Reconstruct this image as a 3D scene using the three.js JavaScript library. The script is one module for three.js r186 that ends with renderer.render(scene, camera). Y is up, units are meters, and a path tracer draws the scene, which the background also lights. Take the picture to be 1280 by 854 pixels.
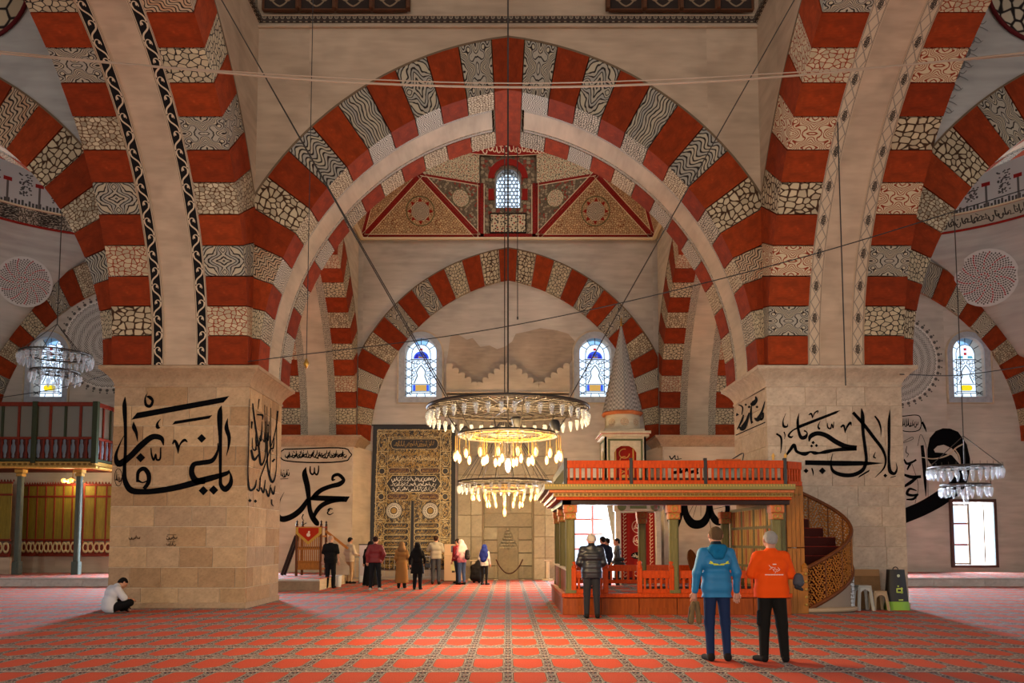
import * as THREE from 'three';
import { mergeGeometries, mergeVertices } from 'three/addons/utils/BufferGeometryUtils.js';
import { RectAreaLightUniformsLib } from 'three/addons/lights/RectAreaLightUniformsLib.js';

// ------------------------------------------------------------------ camera, sky, light, exposure
RectAreaLightUniformsLib.init();
const scene = new THREE.Scene();
const renderer = new THREE.WebGLRenderer({ antialias: true });
renderer.toneMapping = THREE.LinearToneMapping;
renderer.toneMappingExposure = 0.93;
renderer.shadowMap.enabled = true;
const F = 1010, CX = 635, CY = 604, PITCH = 0.0722, EYE = 1.6;      // lens in pixels of a 1280 x 854 frame
const camera = new THREE.PerspectiveCamera(2 * Math.atan(427 / F) * 180 / Math.PI, 1280 / 854, 0.1, 200);
camera.position.set(0, EYE, 0);
camera.rotation.x = PITCH;
camera.setViewOffset(1280, 854, 640 - CX, 427 - CY, 1280, 854);     // the lens is shifted up
scene.background = new THREE.Color(1.25, 1.5, 1.75);                // bright hazy sky behind the panes
const DAY = new THREE.Color(0.80, 0.90, 1.0), SKYFILL = new THREE.Color(1.0, 0.96, 0.9), WARM = new THREE.Color(1.0, 0.72, 0.38);
const L_FLOOR = 260, L_SIDE = 7, L_BACK = 38, L_BACK_HIGH = 6, L_DOME = 15, L_DOME_B = 3.5, L_DOME_A = 5, L_LAMP = 3.6, L_LAMP_FAR = 7;

// ------------------------------------------------------------------ small tools
let seed = 7;
const R = (a = 1, b) => { seed = (seed * 1664525 + 1013904223) >>> 0; const t = seed / 4294967296; return b === undefined ? t * a : a + (b - a) * t; };
const V = (x, y, z) => new THREE.Vector3(x, y, z);
const W = (x, y, d) => V(x, y, -d);                                 // d: metres ahead of the lens
const rayDir = (px, py) => V((px - CX) / F, -(py - CY) / F, -1).applyAxisAngle(V(1, 0, 0), PITCH);
const onD = (px, py, d) => { const r = rayDir(px, py), t = d / -r.z; return V(r.x * t, EYE + r.y * t, -d); };
const onX = (px, py, x) => { const r = rayDir(px, py), t = x / r.x; return V(x, EYE + r.y * t, r.z * t); };
const used = {};
const uniq = (n) => { const k = used[n] = (used[n] ?? -1) + 1; return k ? n + '_' + String(k).padStart(3, '0') : n; };
const shade = (o) => { o.castShadow = o.receiveShadow = true; return o; };
function mesh(name, geo, mat, parent) { const m = shade(new THREE.Mesh(Array.isArray(geo) ? merge(geo) : geo, mat)); m.name = parent ? name : uniq(name); (parent ?? scene).add(m); return m; }
function tag(o, label, category, group, kind) { Object.assign(o.userData, { label, category }); if (group) o.userData.group = group; if (kind) o.userData.kind = kind; return o; }
function thing(name, label, category, pos, turn = 0, group, kind) { const g = new THREE.Group(); g.name = uniq(name); scene.add(g); if (pos) g.position.copy(pos); g.rotation.y = turn; return tag(g, label, category, group, kind); }
const struct = (o, label, category) => tag(o, label, category, undefined, 'structure');
function sub(name, parent) { const g = new THREE.Group(); g.name = name; parent.add(g); return g; }
function plain(g) { const q = g.index ? g.toNonIndexed() : g; for (const k of Object.keys(q.attributes)) if (!['position', 'normal', 'uv'].includes(k)) q.deleteAttribute(k); if (!q.attributes.uv) q.setAttribute('uv', new THREE.Float32BufferAttribute(new Float32Array(q.attributes.position.count * 2), 2)); if (!q.attributes.normal) q.computeVertexNormals(); return q; }
const merge = (list) => mergeGeometries(list.map(plain));
function box(w, h, d, x = 0, y = 0, z = 0, ry = 0, rx = 0, rz = 0) { const g = new THREE.BoxGeometry(w, h, d); if (rx) g.rotateX(rx); if (rz) g.rotateZ(rz); if (ry) g.rotateY(ry); return g.translate(x, y, z); }
// box with its edges cut off
function cbox(w, h, d, x = 0, y = 0, z = 0, c = 0.008) {
  const s = new THREE.Shape(), a = w / 2 - c, b = h / 2 - c;
  s.moveTo(-a, -b); s.lineTo(a, -b); s.lineTo(a, b); s.lineTo(-a, b);
  return new THREE.ExtrudeGeometry(s, { depth: Math.max(0.001, d - 2 * c), bevelThickness: c, bevelSize: c, bevelSegments: 1 }).translate(x, y, z - d / 2 + c);
}
function bar(a, b, r, n = 6, r2 = r) { const d = b.clone().sub(a), g = new THREE.CylinderGeometry(r2, r, d.length(), n); g.translate(0, d.length() / 2, 0).applyQuaternion(new THREE.Quaternion().setFromUnitVectors(V(0, 1, 0), d.normalize())); return g.translate(a.x, a.y, a.z); }
function beam(a, b, w, h) { const d = b.clone().sub(a), l = d.length(), g = new THREE.BoxGeometry(w, h, l); return g.lookAt(d).translate((a.x + b.x) / 2, (a.y + b.y) / 2, (a.z + b.z) / 2); }
function tube(pts, r, seg = 24, n = 5) { return new THREE.TubeGeometry(new THREE.CatmullRomCurve3(pts), seg, r, n, false); }
function lathe(pts, n = 16) { return new THREE.LatheGeometry(pts.map(([r, y]) => new THREE.Vector2(r, y)), n); }
function extrude(shape, depth, curve = 8) { return new THREE.ExtrudeGeometry(shape, { depth, bevelEnabled: false, curveSegments: curve }); }
// uv in metres, by the way each face points
function boxUV(g, k = 1, dx = 0, dy = 0) {
  g = plain(g); const p = g.attributes.position, n = g.attributes.normal, uv = g.attributes.uv;
  for (let i = 0; i < p.count; i += 3) {
    let nx = 0, ny = 0, nz = 0; for (let j = i; j < i + 3; j++) { nx += Math.abs(n.getX(j)); ny += Math.abs(n.getY(j)); nz += Math.abs(n.getZ(j)); }
    for (let j = i; j < i + 3; j++) {
      const x = p.getX(j), y = p.getY(j), z = p.getZ(j);
      if (ny >= nx && ny >= nz) uv.setXY(j, x * k + dx, z * k + dy); else if (nx >= nz) uv.setXY(j, z * k + dx, y * k + dy); else uv.setXY(j, x * k + dx, y * k + dy);
    }
  }
  return g;
}
// ------------------------------------------------------------------ noise and textures
const hash = (x, y, s = 0) => { let h = Math.imul(x | 0, 374761393) + Math.imul(y | 0, 668265263) + Math.imul(s | 0, 974634777) | 0; h = Math.imul(h ^ (h >>> 13), 1274126177); return ((h ^ (h >>> 16)) >>> 0) / 4294967296; };
function vnoise(x, y, per = 0, s = 0) {
  const ix = Math.floor(x), iy = Math.floor(y), fx = x - ix, fy = y - iy, u = fx * fx * (3 - 2 * fx), v = fy * fy * (3 - 2 * fy), m = (a) => per ? ((a % per) + per) % per : a;
  const a = hash(m(ix), m(iy), s), b = hash(m(ix + 1), m(iy), s), c = hash(m(ix), m(iy + 1), s), d = hash(m(ix + 1), m(iy + 1), s);
  return a + (b - a) * u + (c - a) * v + (a - b - c + d) * u * v;
}
const fbm = (x, y, per, s = 0) => vnoise(x, y, per, s) * 0.5 + vnoise(x * 2, y * 2, per * 2, s + 1) * 0.3 + vnoise(x * 4, y * 4, per * 4, s + 2) * 0.2;
function voro(x, y, per, s = 0) {                                   // distances to the nearest and second nearest cell point
  const ix = Math.floor(x), iy = Math.floor(y); let d1 = 9, d2 = 9, id = 0;
  for (let j = -1; j <= 1; j++) for (let i = -1; i <= 1; i++) {
    const cx = ix + i, cy = iy + j, mx = ((cx % per) + per) % per, my = ((cy % per) + per) % per;
    const d = Math.hypot(cx + 0.1 + 0.8 * hash(mx, my, s) - x, cy + 0.1 + 0.8 * hash(mx, my, s + 5) - y);
    if (d < d1) { d2 = d1; d1 = d; id = hash(mx, my, s + 9); } else if (d < d2) d2 = d;
  }
  return [d1, d2, id];
}
const mixc = (a, b, t) => a.map((v, i) => v + (b[i] - v) * t), clamp01 = (t) => Math.min(1, Math.max(0, t)), sst = (a, b, t) => { t = clamp01((t - a) / (b - a)); return t * t * (3 - 2 * t); };
function tex(w, h, fn, srgb = true) {
  const d = new Uint8Array(w * h * 4);
  for (let y = 0; y < h; y++) for (let x = 0; x < w; x++) { const c = fn((x + 0.5) / w, (y + 0.5) / h), o = (y * w + x) * 4; for (let k = 0; k < 3; k++) d[o + k] = Math.max(0, Math.min(255, c[k])); d[o + 3] = 255; }
  const t = new THREE.DataTexture(d, w, h); t.magFilter = THREE.LinearFilter; t.wrapS = t.wrapT = THREE.RepeatWrapping; if (srgb) t.colorSpace = THREE.SRGBColorSpace; t.needsUpdate = true; return t;
}
function canvasTex(w, h, draw, repeat = true) { const c = document.createElement('canvas'); c.width = w; c.height = h; draw(c.getContext('2d'), w, h); const t = new THREE.CanvasTexture(c); t.colorSpace = THREE.SRGBColorSpace; if (repeat) t.wrapS = t.wrapT = THREE.RepeatWrapping; return t; }
const M = (color, roughness = 0.85, o = {}) => new THREE.MeshPhysicalMaterial({ color, roughness, specularIntensity: roughness >= 0.75 ? 0.35 : 1, ...o });
const grain = tex(256, 256, (u, v) => { const n = fbm(u * 8, v * 8, 8, 3), f = vnoise(u * 64, v * 64, 64, 9); const k = 255 * (0.80 + 0.16 * n + 0.04 * f); return [k, k, k]; });
const stoneGrain = tex(256, 256, (u, v) => { const n = fbm(u * 6, v * 6, 6, 13), f = fbm(u * 32, v * 32, 32, 19), p = sst(0.62, 0.8, vnoise(u * 24, v * 40, 8, 23)); const k = 1 - 0.15 * n - 0.09 * f - 0.04 * p; return [255 * k, 252 * k, 247 * k]; });
const plasterStain = tex(512, 512, (u, v) => { const n = fbm(u * 4, v * 4, 4, 33), f = fbm(u * 6, v * 40, 0, 39), s = sst(0.5, 0.72, fbm(u * 6, v * 3, 3, 45)), c = sst(0.5, 0.8, fbm(u * 7, v * 12, 0, 48)); const k = 1 - 0.16 * n - 0.12 * f - 0.04 * c; return [255 * k, (251 - 6 * s) * k, (246 - 16 * s) * k]; });
const woodGrain = tex(256, 256, (u, v) => { const n = fbm(u * 24 + 3 * vnoise(u * 4, v * 3, 1, 2), v * 2, 0, 51), f = vnoise(u * 90, v * 5, 0, 57); const k = 0.72 + 0.22 * n + 0.10 * f; return [255 * k, 250 * k, 243 * k]; });
const rep = (t, x, y = x) => { const c = t.clone(); c.repeat.set(x, y); c.needsUpdate = true; return c; };

const mPlaster = M(0xd6c6ae, 0.92, { map: rep(plasterStain, 0.16), bumpMap: rep(grain, 0.8), bumpScale: 0.006 });
const mPlasterGrey = M(0xc3c3c0, 0.92, { map: rep(plasterStain, 0.16), bumpMap: rep(grain, 0.8), bumpScale: 0.005 });
const mPlasterWarm = M(0xc4ae96, 0.92, { map: rep(plasterStain, 0.2), bumpMap: rep(grain, 0.8), bumpScale: 0.006 });
const mBand = M(0xcfb79e, 0.9, { map: rep(plasterStain, 0.2) });
const mMortar = M(0xdcc8aa, 0.95, { map: rep(grain, 1) });
const stoneMats = [0xc4a580, 0xb99873, 0xcdae88, 0xb08f6c, 0xc4a684].map((c) => M(c, 0.9, { map: rep(stoneGrain, 0.9), bumpMap: rep(stoneGrain, 0.9), bumpScale: 0.007 }));
const paleStoneMats = [0xcdb9a4, 0xc8b39e, 0xd1bea9, 0xcab6a1].map((c) => M(c, 0.9, { map: rep(stoneGrain, 0.7), bumpMap: rep(stoneGrain, 0.7), bumpScale: 0.004 }));
const marbleMats = [0xa2967d, 0x998d74, 0xaaa087].map((c) => M(c, 0.6, { map: rep(stoneGrain, 0.5), bumpMap: rep(stoneGrain, 0.5), bumpScale: 0.006 }));
const mCapPale = M(0xcbb8a3, 0.85, { map: rep(stoneGrain, 0.8), bumpMap: rep(stoneGrain, 0.8), bumpScale: 0.008 });
const mInk = M(0x08080a, 0.9, { specularIntensity: 0.1 }), mInkBrown = M(0x1a1412, 0.9, { specularIntensity: 0.1 });
const mGrout = M(0x6a5844, 0.95);
// ------------------------------------------------------------------ painted voussoir patterns
const CREAM = [192, 174, 142], CREAM2 = [176, 162, 136], INK = [34, 28, 26], BROWN = [84, 54, 32], RUST = [128, 48, 26], GREY = [146, 141, 131];
function pebble(cells, line, base, ink, s, tone = 0.15) {
  return tex(160, 160, (u, v) => { const wx = u + 0.03 * (vnoise(u * 8, v * 8, 8, s) - 0.5), wy = v + 0.03 * (vnoise(u * 8, v * 8, 8, s + 3) - 0.5); const [a, b, id] = voro(wx * cells, wy * cells, cells, s), e = b - a, t = sst(line * 0.5, line, e); return mixc(ink, base.map((c) => c * (1 - tone * id)), t); });
}
function waves(k, mode, base, ink, s, base2 = base) {
  return tex(160, 160, (u, v) => {
    let x = u, y = v;
    if (mode === 'book' || mode === 'diamond') { x = Math.abs(u - 0.5) * 2; y = Math.abs(v - 0.5) * 2; }
    const n = fbm(x * 3 + 7, y * 3 + s, 0, s) - 0.5, n2 = vnoise(x * 7, y * 7, 0, s + 4) - 0.5, n3 = vnoise(x * 2.4 + 3, y * 2.4 + 5, 0, s + 6) - 0.5; let f;
    if (mode === 'book') f = (x - y) * 0.55 + n3 * 0.5 + n2 * 0.05;
    else if (mode === 'diamond') f = (x * 0.8 + y) * 0.6 + n3 * 0.35 + n2 * 0.05;
    else if (mode === 'flat') f = v + 0.06 * Math.sin(u * 12.57 + 2) + n * 0.15;
    else if (mode === 'up') f = u + 0.05 * Math.sin(v * 14 + 1) + n * 0.2;
    else f = (u + v) * 0.6 + 0.05 * Math.sin((u - v) * 16) + n * 0.15;
    const q = Math.abs(((f * k) % 1 + 1) % 1 - 0.5) * 2, id = vnoise(Math.floor(f * k + 0.5) * 3.7, 1, 0, s);
    return mixc(ink, mixc(base, base2, id), sst(0.2, 0.44, q));
  });
}
const patternMaps = [
  pebble(6, 0.16, CREAM, INK, 101), pebble(7, 0.17, CREAM, RUST, 111), pebble(5, 0.22, CREAM, [60, 40, 26], 121), pebble(8, 0.2, [196, 180, 150], BROWN, 131, 0.3),
  waves(9, 'book', CREAM, INK, 141, GREY), waves(8, 'diamond', CREAM2, INK, 151, GREY), waves(11, 'flat', GREY, INK, 161, CREAM2), waves(10, 'up', CREAM2, INK, 171, GREY), waves(11, 'slant', CREAM2, INK, 181, [176, 136, 104]),
  waves(8, 'book', CREAM, RUST, 191), waves(10, 'diamond', [186, 174, 152], [70, 58, 48], 201),
];
const mPattern = patternMaps.map((t) => M(0xffffff, 0.88, { map: t }));
const smallPebble = [pebble(10, 0.24, [196, 184, 160], INK, 211, 0.1), pebble(9, 0.22, [200, 184, 152], [84, 62, 44], 221, 0.1), waves(14, 'up', [186, 178, 160], [70, 64, 60], 231)];
const mSmall = smallPebble.map((t) => M(0xffffff, 0.88, { map: t }));
const redMap = tex(128, 128, (u, v) => { const n = fbm(u * 4, v * 4, 4, 301), f = vnoise(u * 40, v * 14, 0, 307), s = sst(0.66, 0.9, fbm(u * 9, v * 9, 9, 311)); const k = 0.78 + 0.3 * n + 0.1 * f; return [136 * k + 16 * s, 51 * k + 12 * s, 16 * k + 8 * s]; });
const mRed = [0xffffff, 0xf2ece8, 0xe6ddd8].map((c) => M(c, 0.85, { map: redMap }));
// scroll border of the left arch: pale vine on black
const scrollTex = canvasTex(128, 256, (g, w, h) => {
  g.fillStyle = '#b7a186'; g.fillRect(0, 0, w, h); g.fillStyle = '#120f0f'; g.fillRect(20, 0, w - 40, h); g.fillStyle = '#5d4c3c'; g.fillRect(7, 0, 4, h); g.fillRect(w - 11, 0, 4, h);
  g.strokeStyle = '#c4ae92'; g.lineCap = 'round';
  for (const o of [-256, 0, 256]) for (const [y0, s] of [[0, 1], [128, -1]]) { const y = o + y0; g.lineWidth = 13; g.beginPath(); g.moveTo(64 - s * 36, y - 10); g.bezierCurveTo(64 - s * 40, y + 50, 64 + s * 44, y + 40, 64 + s * 36, y + 100); g.stroke(); g.lineWidth = 8; g.beginPath(); g.arc(64 + s * 6, y + 92, 26, s > 0 ? -0.6 : 3.7, s > 0 ? 3.4 : -0.2, s < 0); g.stroke(); g.fillStyle = '#c4ae92'; g.beginPath(); g.ellipse(64 - s * 8, y + 100, 9, 13, s * 0.5, 0, 7); g.fill(); }
});
// lattice border of the right arch: grey diamonds and dark flowers on plaster
const latticeTex = canvasTex(128, 256, (g, w, h) => {
  g.fillStyle = '#bba58b'; g.fillRect(0, 0, w, h); g.fillStyle = '#4a3f37'; for (const x of [6, 13, w - 16, w - 9]) g.fillRect(x, 0, 3, h);
  g.strokeStyle = '#857a6c'; g.lineWidth = 8; for (const o of [-128, 0, 128]) { g.beginPath(); g.moveTo(20, o); g.lineTo(w - 20, o + 128); g.lineTo(20, o + 256); g.stroke(); g.beginPath(); g.moveTo(w - 20, o); g.lineTo(20, o + 128); g.lineTo(w - 20, o + 256); g.stroke(); }
  g.fillStyle = '#1d1a18'; for (let i = 0; i < 46; i++) { const a = i * 2.4, r = 4.6 * Math.sqrt(i); g.beginPath(); g.ellipse(w / 2 + r * 0.75 * Math.cos(a), 128 + r * 1.25 * Math.sin(a), 3.4, 5, a, 0, 7); g.fill(); }
});
const mScroll = M(0xffffff, 0.85, { map: scrollTex }), mLattice = M(0xffffff, 0.85, { map: latticeTex });
const greyBorder = M(0xffffff, 0.88, { map: smallPebble[2] });
// mosaic grounds of the triangle belt
const mosaicCream = M(0xffffff, 0.88, { map: pebble(14, 0.2, [206, 180, 136], [116, 62, 38], 401, 0.2) });
const mosaicDark = M(0xffffff, 0.88, { map: tex(192, 192, (u, v) => { const [a, b, id] = voro(u * 12, v * 12, 12, 411), f = sst(0.1, 0.2, b - a), n = vnoise(u * 40, v * 40, 40, 3); return mixc(mixc([74, 66, 54], [120, 104, 84], n), id > 0.75 ? [150, 60, 46] : [168, 152, 124], f * (id > 0.45 ? 0.8 : 0.1)); }) });
const floralPale = M(0xffffff, 0.88, { map: tex(192, 192, (u, v) => { const [a, , id] = voro(u * 14, v * 14, 14, 421); return mixc(id > 0.7 ? [150, 52, 44] : id > 0.3 ? [52, 48, 42] : [120, 104, 84], [198, 182, 150], sst(0.22, 0.36, a)); }) });
const redDots = M(0xffffff, 0.85, { map: tex(96, 96, (u, v) => { const [a] = voro(u * 9, v * 9, 9, 431); return mixc([44, 16, 14], [138, 34, 28], sst(0.16, 0.26, a)); }) });
const mCrimson = M(0x8c2018, 0.85), mFillet = M(0xd9c7a4, 0.85), mGreenRing = M(0x5a5a3c, 0.85);

// a script-like line of strokes, for lettering too fine to read in the photograph
function scribble(g, x, y, w, h, color, lw, s, n) {
  g.strokeStyle = color; g.fillStyle = color; g.lineCap = 'round'; g.lineJoin = 'round';
  for (let i = 0; i < n; i++) {
    const cx = x + w * (i + 0.5) / n, r = (k) => hash(i, k, s); g.lineWidth = lw * (0.7 + 0.6 * r(1));
    const b = y + h * (0.62 + 0.2 * r(2)), dx = w / n;
    g.beginPath();
    if (r(3) < 0.4) { g.moveTo(cx + dx * 0.2, y + h * (0.05 + 0.15 * r(4))); g.quadraticCurveTo(cx + dx * 0.1, b, cx - dx * 0.3, b); g.quadraticCurveTo(cx - dx * 0.7, b, cx - dx * 0.6, b - h * 0.15); }
    else if (r(3) < 0.7) { g.moveTo(cx + dx * 0.6, b - h * 0.25); g.bezierCurveTo(cx + dx * 0.3, b + h * 0.35, cx - dx * 0.6, b + h * 0.3, cx - dx * 0.5, b - h * 0.2); }
    else { g.moveTo(cx + dx * 0.7, b - h * 0.1); g.bezierCurveTo(cx + dx * 0.2, b - h * 0.55, cx - dx * 0.2, b - h * 0.3, cx, b); g.lineTo(cx - dx * 0.8, b); }
    g.stroke();
    if (r(5) < 0.55) { g.beginPath(); g.arc(cx + dx * (r(6) - 0.5), y + h * (0.1 + 0.8 * r(7)), lw * 0.8, 0, 7); g.fill(); }
    if (r(8) < 0.4) { g.lineWidth = lw * 0.6; g.beginPath(); g.moveTo(cx + dx * 0.3, y + h * 0.25 * r(9)); g.lineTo(cx - dx * 0.3, y + h * 0.25 * r(9) + lw * 2); g.stroke(); }
  }
}
const redScript = M(0xffffff, 0.85, { map: canvasTex(1024, 96, (g, w, h) => { g.fillStyle = '#8c1f18'; g.fillRect(0, 0, w, h); scribble(g, 0, 10, w, h - 20, '#e3cfae', 6, 5, 44); g.fillStyle = '#d8c3a0'; g.fillRect(0, 0, w, 5); g.fillRect(0, h - 5, w, 5); }) });
// ------------------------------------------------------------------ plan of the hall (metres; d = distance ahead of the camera)
const PX0 = 6.3, PX1 = 9.6, PD0 = 19.5, PD1 = 22.3, QW = 34.2, OX = 22.4, SP = 5.85, TOP = 14.7, AISLE = 16.0, BAYC = 28.2, BAYB = 13.1;
const HALF = 6.1, RISE = 7.05, RING = 1.38;

// carpet: rows of red prayer niches between flowered stripes, woven
const carpetTex = canvasTex(256, 512, (g, w, h) => {
  g.fillStyle = '#857c78'; g.fillRect(0, 0, w, h);
  let s = 3; const rr = () => { s = (s * 16807) % 2147483647; return s / 2147483647; };
  for (let i = 0; i < 900; i++) { const x = rr() * w, y = rr() * h; g.fillStyle = ['#1b1d2a', '#2a2b40', '#6b2a2a', '#8a8078', '#343c4a', '#d3c8ba', '#23202c'][i % 7]; for (const ox of [-w, 0, w]) { g.beginPath(); g.ellipse(x + ox, y, 3 + rr() * 5, 2 + rr() * 4, rr() * 3, 0, 7); g.fill(); } }
  const cx = w / 2;
  for (const [grow, col] of [[9, '#b9ab9d'], [6, '#15121a'], [2, '#a07e6a'], [0, '#ba452a']]) {
    const a = 93 + grow, y0 = 74 - grow, y1 = 456 + grow;
    g.fillStyle = col; g.beginPath(); g.moveTo(cx - a + 14, y1); g.lineTo(cx + a - 14, y1); g.quadraticCurveTo(cx + a, y1 - 14, cx + a, y1 - 40); g.lineTo(cx + a, 200); g.quadraticCurveTo(cx + a - 6, 140, cx + 50, 116 - grow); g.quadraticCurveTo(cx + 20, 104 - grow, cx, y0); g.quadraticCurveTo(cx - 20, 104 - grow, cx - 50, 116 - grow); g.quadraticCurveTo(cx - a + 6, 140, cx - a, 200); g.lineTo(cx - a, y1 - 40); g.quadraticCurveTo(cx - a, y1 - 14, cx - a + 14, y1); g.fill();
  }
  g.fillStyle = '#7a2020'; for (let i = 0; i < 17; i++) { g.beginPath(); g.arc(cx - 78 + i * 9.7, 444 - (i % 2) * 5, 3.6, 0, 7); g.fill(); }
  g.fillStyle = '#d6cabb'; g.fillRect(0, 486, w, 6); g.fillStyle = '#2b2130'; for (let i = 0; i < 16; i++) g.fillRect(i * 16 + 3, 495, 9, 10);
  for (const fx of [0, w]) for (const fy of [60, 190, 320, 440]) { g.fillStyle = '#15182c'; for (let k = 0; k < 8; k++) { g.beginPath(); g.ellipse(fx + 14 * Math.cos(k * 0.785), fy + 20 * Math.sin(k * 0.785), 7, 10, k * 0.785, 0, 7); g.fill(); } g.fillStyle = '#8a2d2b'; g.beginPath(); g.arc(fx, fy, 8, 0, 7); g.fill(); g.fillStyle = '#dccfbf'; g.beginPath(); g.arc(fx, fy, 4, 0, 7); g.fill(); }
});
carpetTex.repeat.set(1 / 0.52, 1 / 1.13);
const carpetBump = rep(tex(128, 128, (u, v) => { const n = vnoise(u * 64, v * 64, 64, 5) * 255; return [n, n, n]; }, false), 3);
const mCarpet = M(0xffffff, 1, { map: carpetTex, bumpMap: carpetBump, bumpScale: 0.006, sheen: 0.3, sheenColor: new THREE.Color(0.5, 0.3, 0.25), specularIntensity: 0.2 });
struct(mesh('floor', boxUV(box(2 * OX, 0.3, QW + 10, 0, -0.15, -(QW - 10) / 2)), mCarpet), 'wall to wall red prayer carpet with rows of niches and flowered stripes', 'floor');
const mStep = M(0xd0ceca, 0.7, { map: rep(stoneGrain, 0.5) }), mStepBrown = M(0x9b8570, 0.8, { map: rep(stoneGrain, 0.5) });
function platform(x0, x1, d0, d1, h, m, label) {
  const g = thing('raised_platform', label, 'platform', V((x0 + x1) / 2, 0, -(d0 + d1) / 2), 0, undefined, 'structure'), n = Math.max(2, Math.round((x1 - x0) / 1.9)), w = (x1 - x0) / n;
  mesh('body', box(x1 - x0 - 0.1, h - 0.02, d1 - d0 - 0.1, 0, (h - 0.02) / 2, -0.05), mMortar, g);
  for (let i = 0; i < n; i++) mesh('riser_slab', boxUV(cbox(w - 0.008, h - 0.06, 0.1, x0 + w * (i + 0.5) - (x0 + x1) / 2, (h - 0.06) / 2, (d1 - d0) / 2 - 0.05, 0.006), 1, R(9), R(9)), m, g);
  mesh('edge_trim', cbox(x1 - x0, 0.06, 0.16, 0, h - 0.03, (d1 - d0) / 2 - 0.06, 0.012), mStep, g);
  mesh('carpet', boxUV(box(x1 - x0, 0.014, d1 - d0 - 0.14, 0, h + 0.004, -0.07), 1, 0.2, 0.4), mCarpet, g);
  return g;
}
platform(PX1 + 0.1, OX - 0.02, 28.9, QW - 0.02, 0.31, mStep, 'low carpeted platform under the open casement window beside the huge black letter');
platform(-OX + 0.02, -PX1 - 0.1, 28.9, QW - 0.02, 0.31, mStep, 'low carpeted platform with a pale marble riser under the wooden gallery');
platform(-PX1 + 0.1, -6.15, 26.5, 32.1, 0.37, mStepBrown, 'low brown-faced carpeted platform carrying the wooden preaching chair');

// ------------------------------------------------------------------ striped arches
function arc(half, rise, ring) {
  const e = (rise * rise - half * half) / (2 * half), r = half + e, t0 = Math.acos(e / r), t1 = Math.acos(e / (r + ring));
  const at = (s, k) => {                                            // s 0..1 along the arch, k 0..1 from soffit to outer edge
    const left = s <= 0.5, q = left ? s * 2 : (1 - s) * 2, sg = left ? 1 : -1, i = [sg * (e - r * Math.cos(q * t0)), r * Math.sin(q * t0)], o = [sg * (e - (r + ring) * Math.cos(q * t1)), (r + ring) * Math.sin(q * t1)];
    return [i[0] + (o[0] - i[0]) * k, i[1] + (o[1] - i[1]) * k];
  };
  return { e, r, ring, at, len: 2 * r * t0 };
}
function clipRay(a, b, c) { if (Math.abs(b[0]) <= c) return b; const t = (c * Math.sign(b[0]) - a[0]) / (b[0] - a[0]); return [a[0] + (b[0] - a[0]) * t, a[1] + (b[1] - a[1]) * t]; }
function wedge(A, s0, s1, w0, w1, clip, vs, ou, ov) {
  const N = 3, inn = [], out = []; for (let j = 0; j < N; j++) { const s = s0 + (s1 - s0) * j / (N - 1), a = A.at(s, 0); inn.push(a); out.push(clipRay(a, A.at(s, 1), clip)); }
  const P = [], U = [], groups = []; const quad = (a, b, c, d, ua, ub, uc, ud) => { P.push(...a, ...b, ...c, ...a, ...c, ...d); U.push(...ua, ...ub, ...uc, ...ua, ...uc, ...ud); };
  const f = (p, w) => [p[0], p[1], -w];
  for (let j = 0; j < N - 1; j++) { const u0 = ou + j / (N - 1), u1 = ou + (j + 1) / (N - 1);
    quad(f(inn[j], w0), f(inn[j + 1], w0), f(out[j + 1], w0), f(out[j], w0), [u0, ov], [u1, ov], [u1, ov + vs], [u0, ov + vs]);
    quad(f(inn[j + 1], w1), f(inn[j], w1), f(out[j], w1), f(out[j + 1], w1), [u1, ov], [u0, ov], [u0, ov + vs], [u1, ov + vs]); }
  const k = P.length / 3;
  for (let j = 0; j < N - 1; j++) { const u0 = j / (N - 1), u1 = (j + 1) / (N - 1);
    quad(f(inn[j], w1), f(inn[j + 1], w1), f(inn[j + 1], w0), f(inn[j], w0), [u0, 1], [u1, 1], [u1, 0], [u0, 0]);
    quad(f(out[j], w0), f(out[j + 1], w0), f(out[j + 1], w1), f(out[j], w1), [u0, 0], [u1, 0], [u1, 1], [u0, 1]); }
  quad(f(inn[0], w1), f(inn[0], w0), f(out[0], w0), f(out[0], w1), [0, 0], [1, 0], [1, 1], [0, 1]);
  quad(f(inn[N - 1], w0), f(inn[N - 1], w1), f(out[N - 1], w1), f(out[N - 1], w0), [0, 0], [1, 0], [1, 1], [0, 1]);
  const g = new THREE.BufferGeometry(); g.setAttribute('position', new THREE.Float32BufferAttribute(P, 3)); g.setAttribute('uv', new THREE.Float32BufferAttribute(U, 2)); g.computeVertexNormals();
  g.addGroup(0, k, 0); g.addGroup(k, P.length / 3 - k, 1); return g;
}
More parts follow.
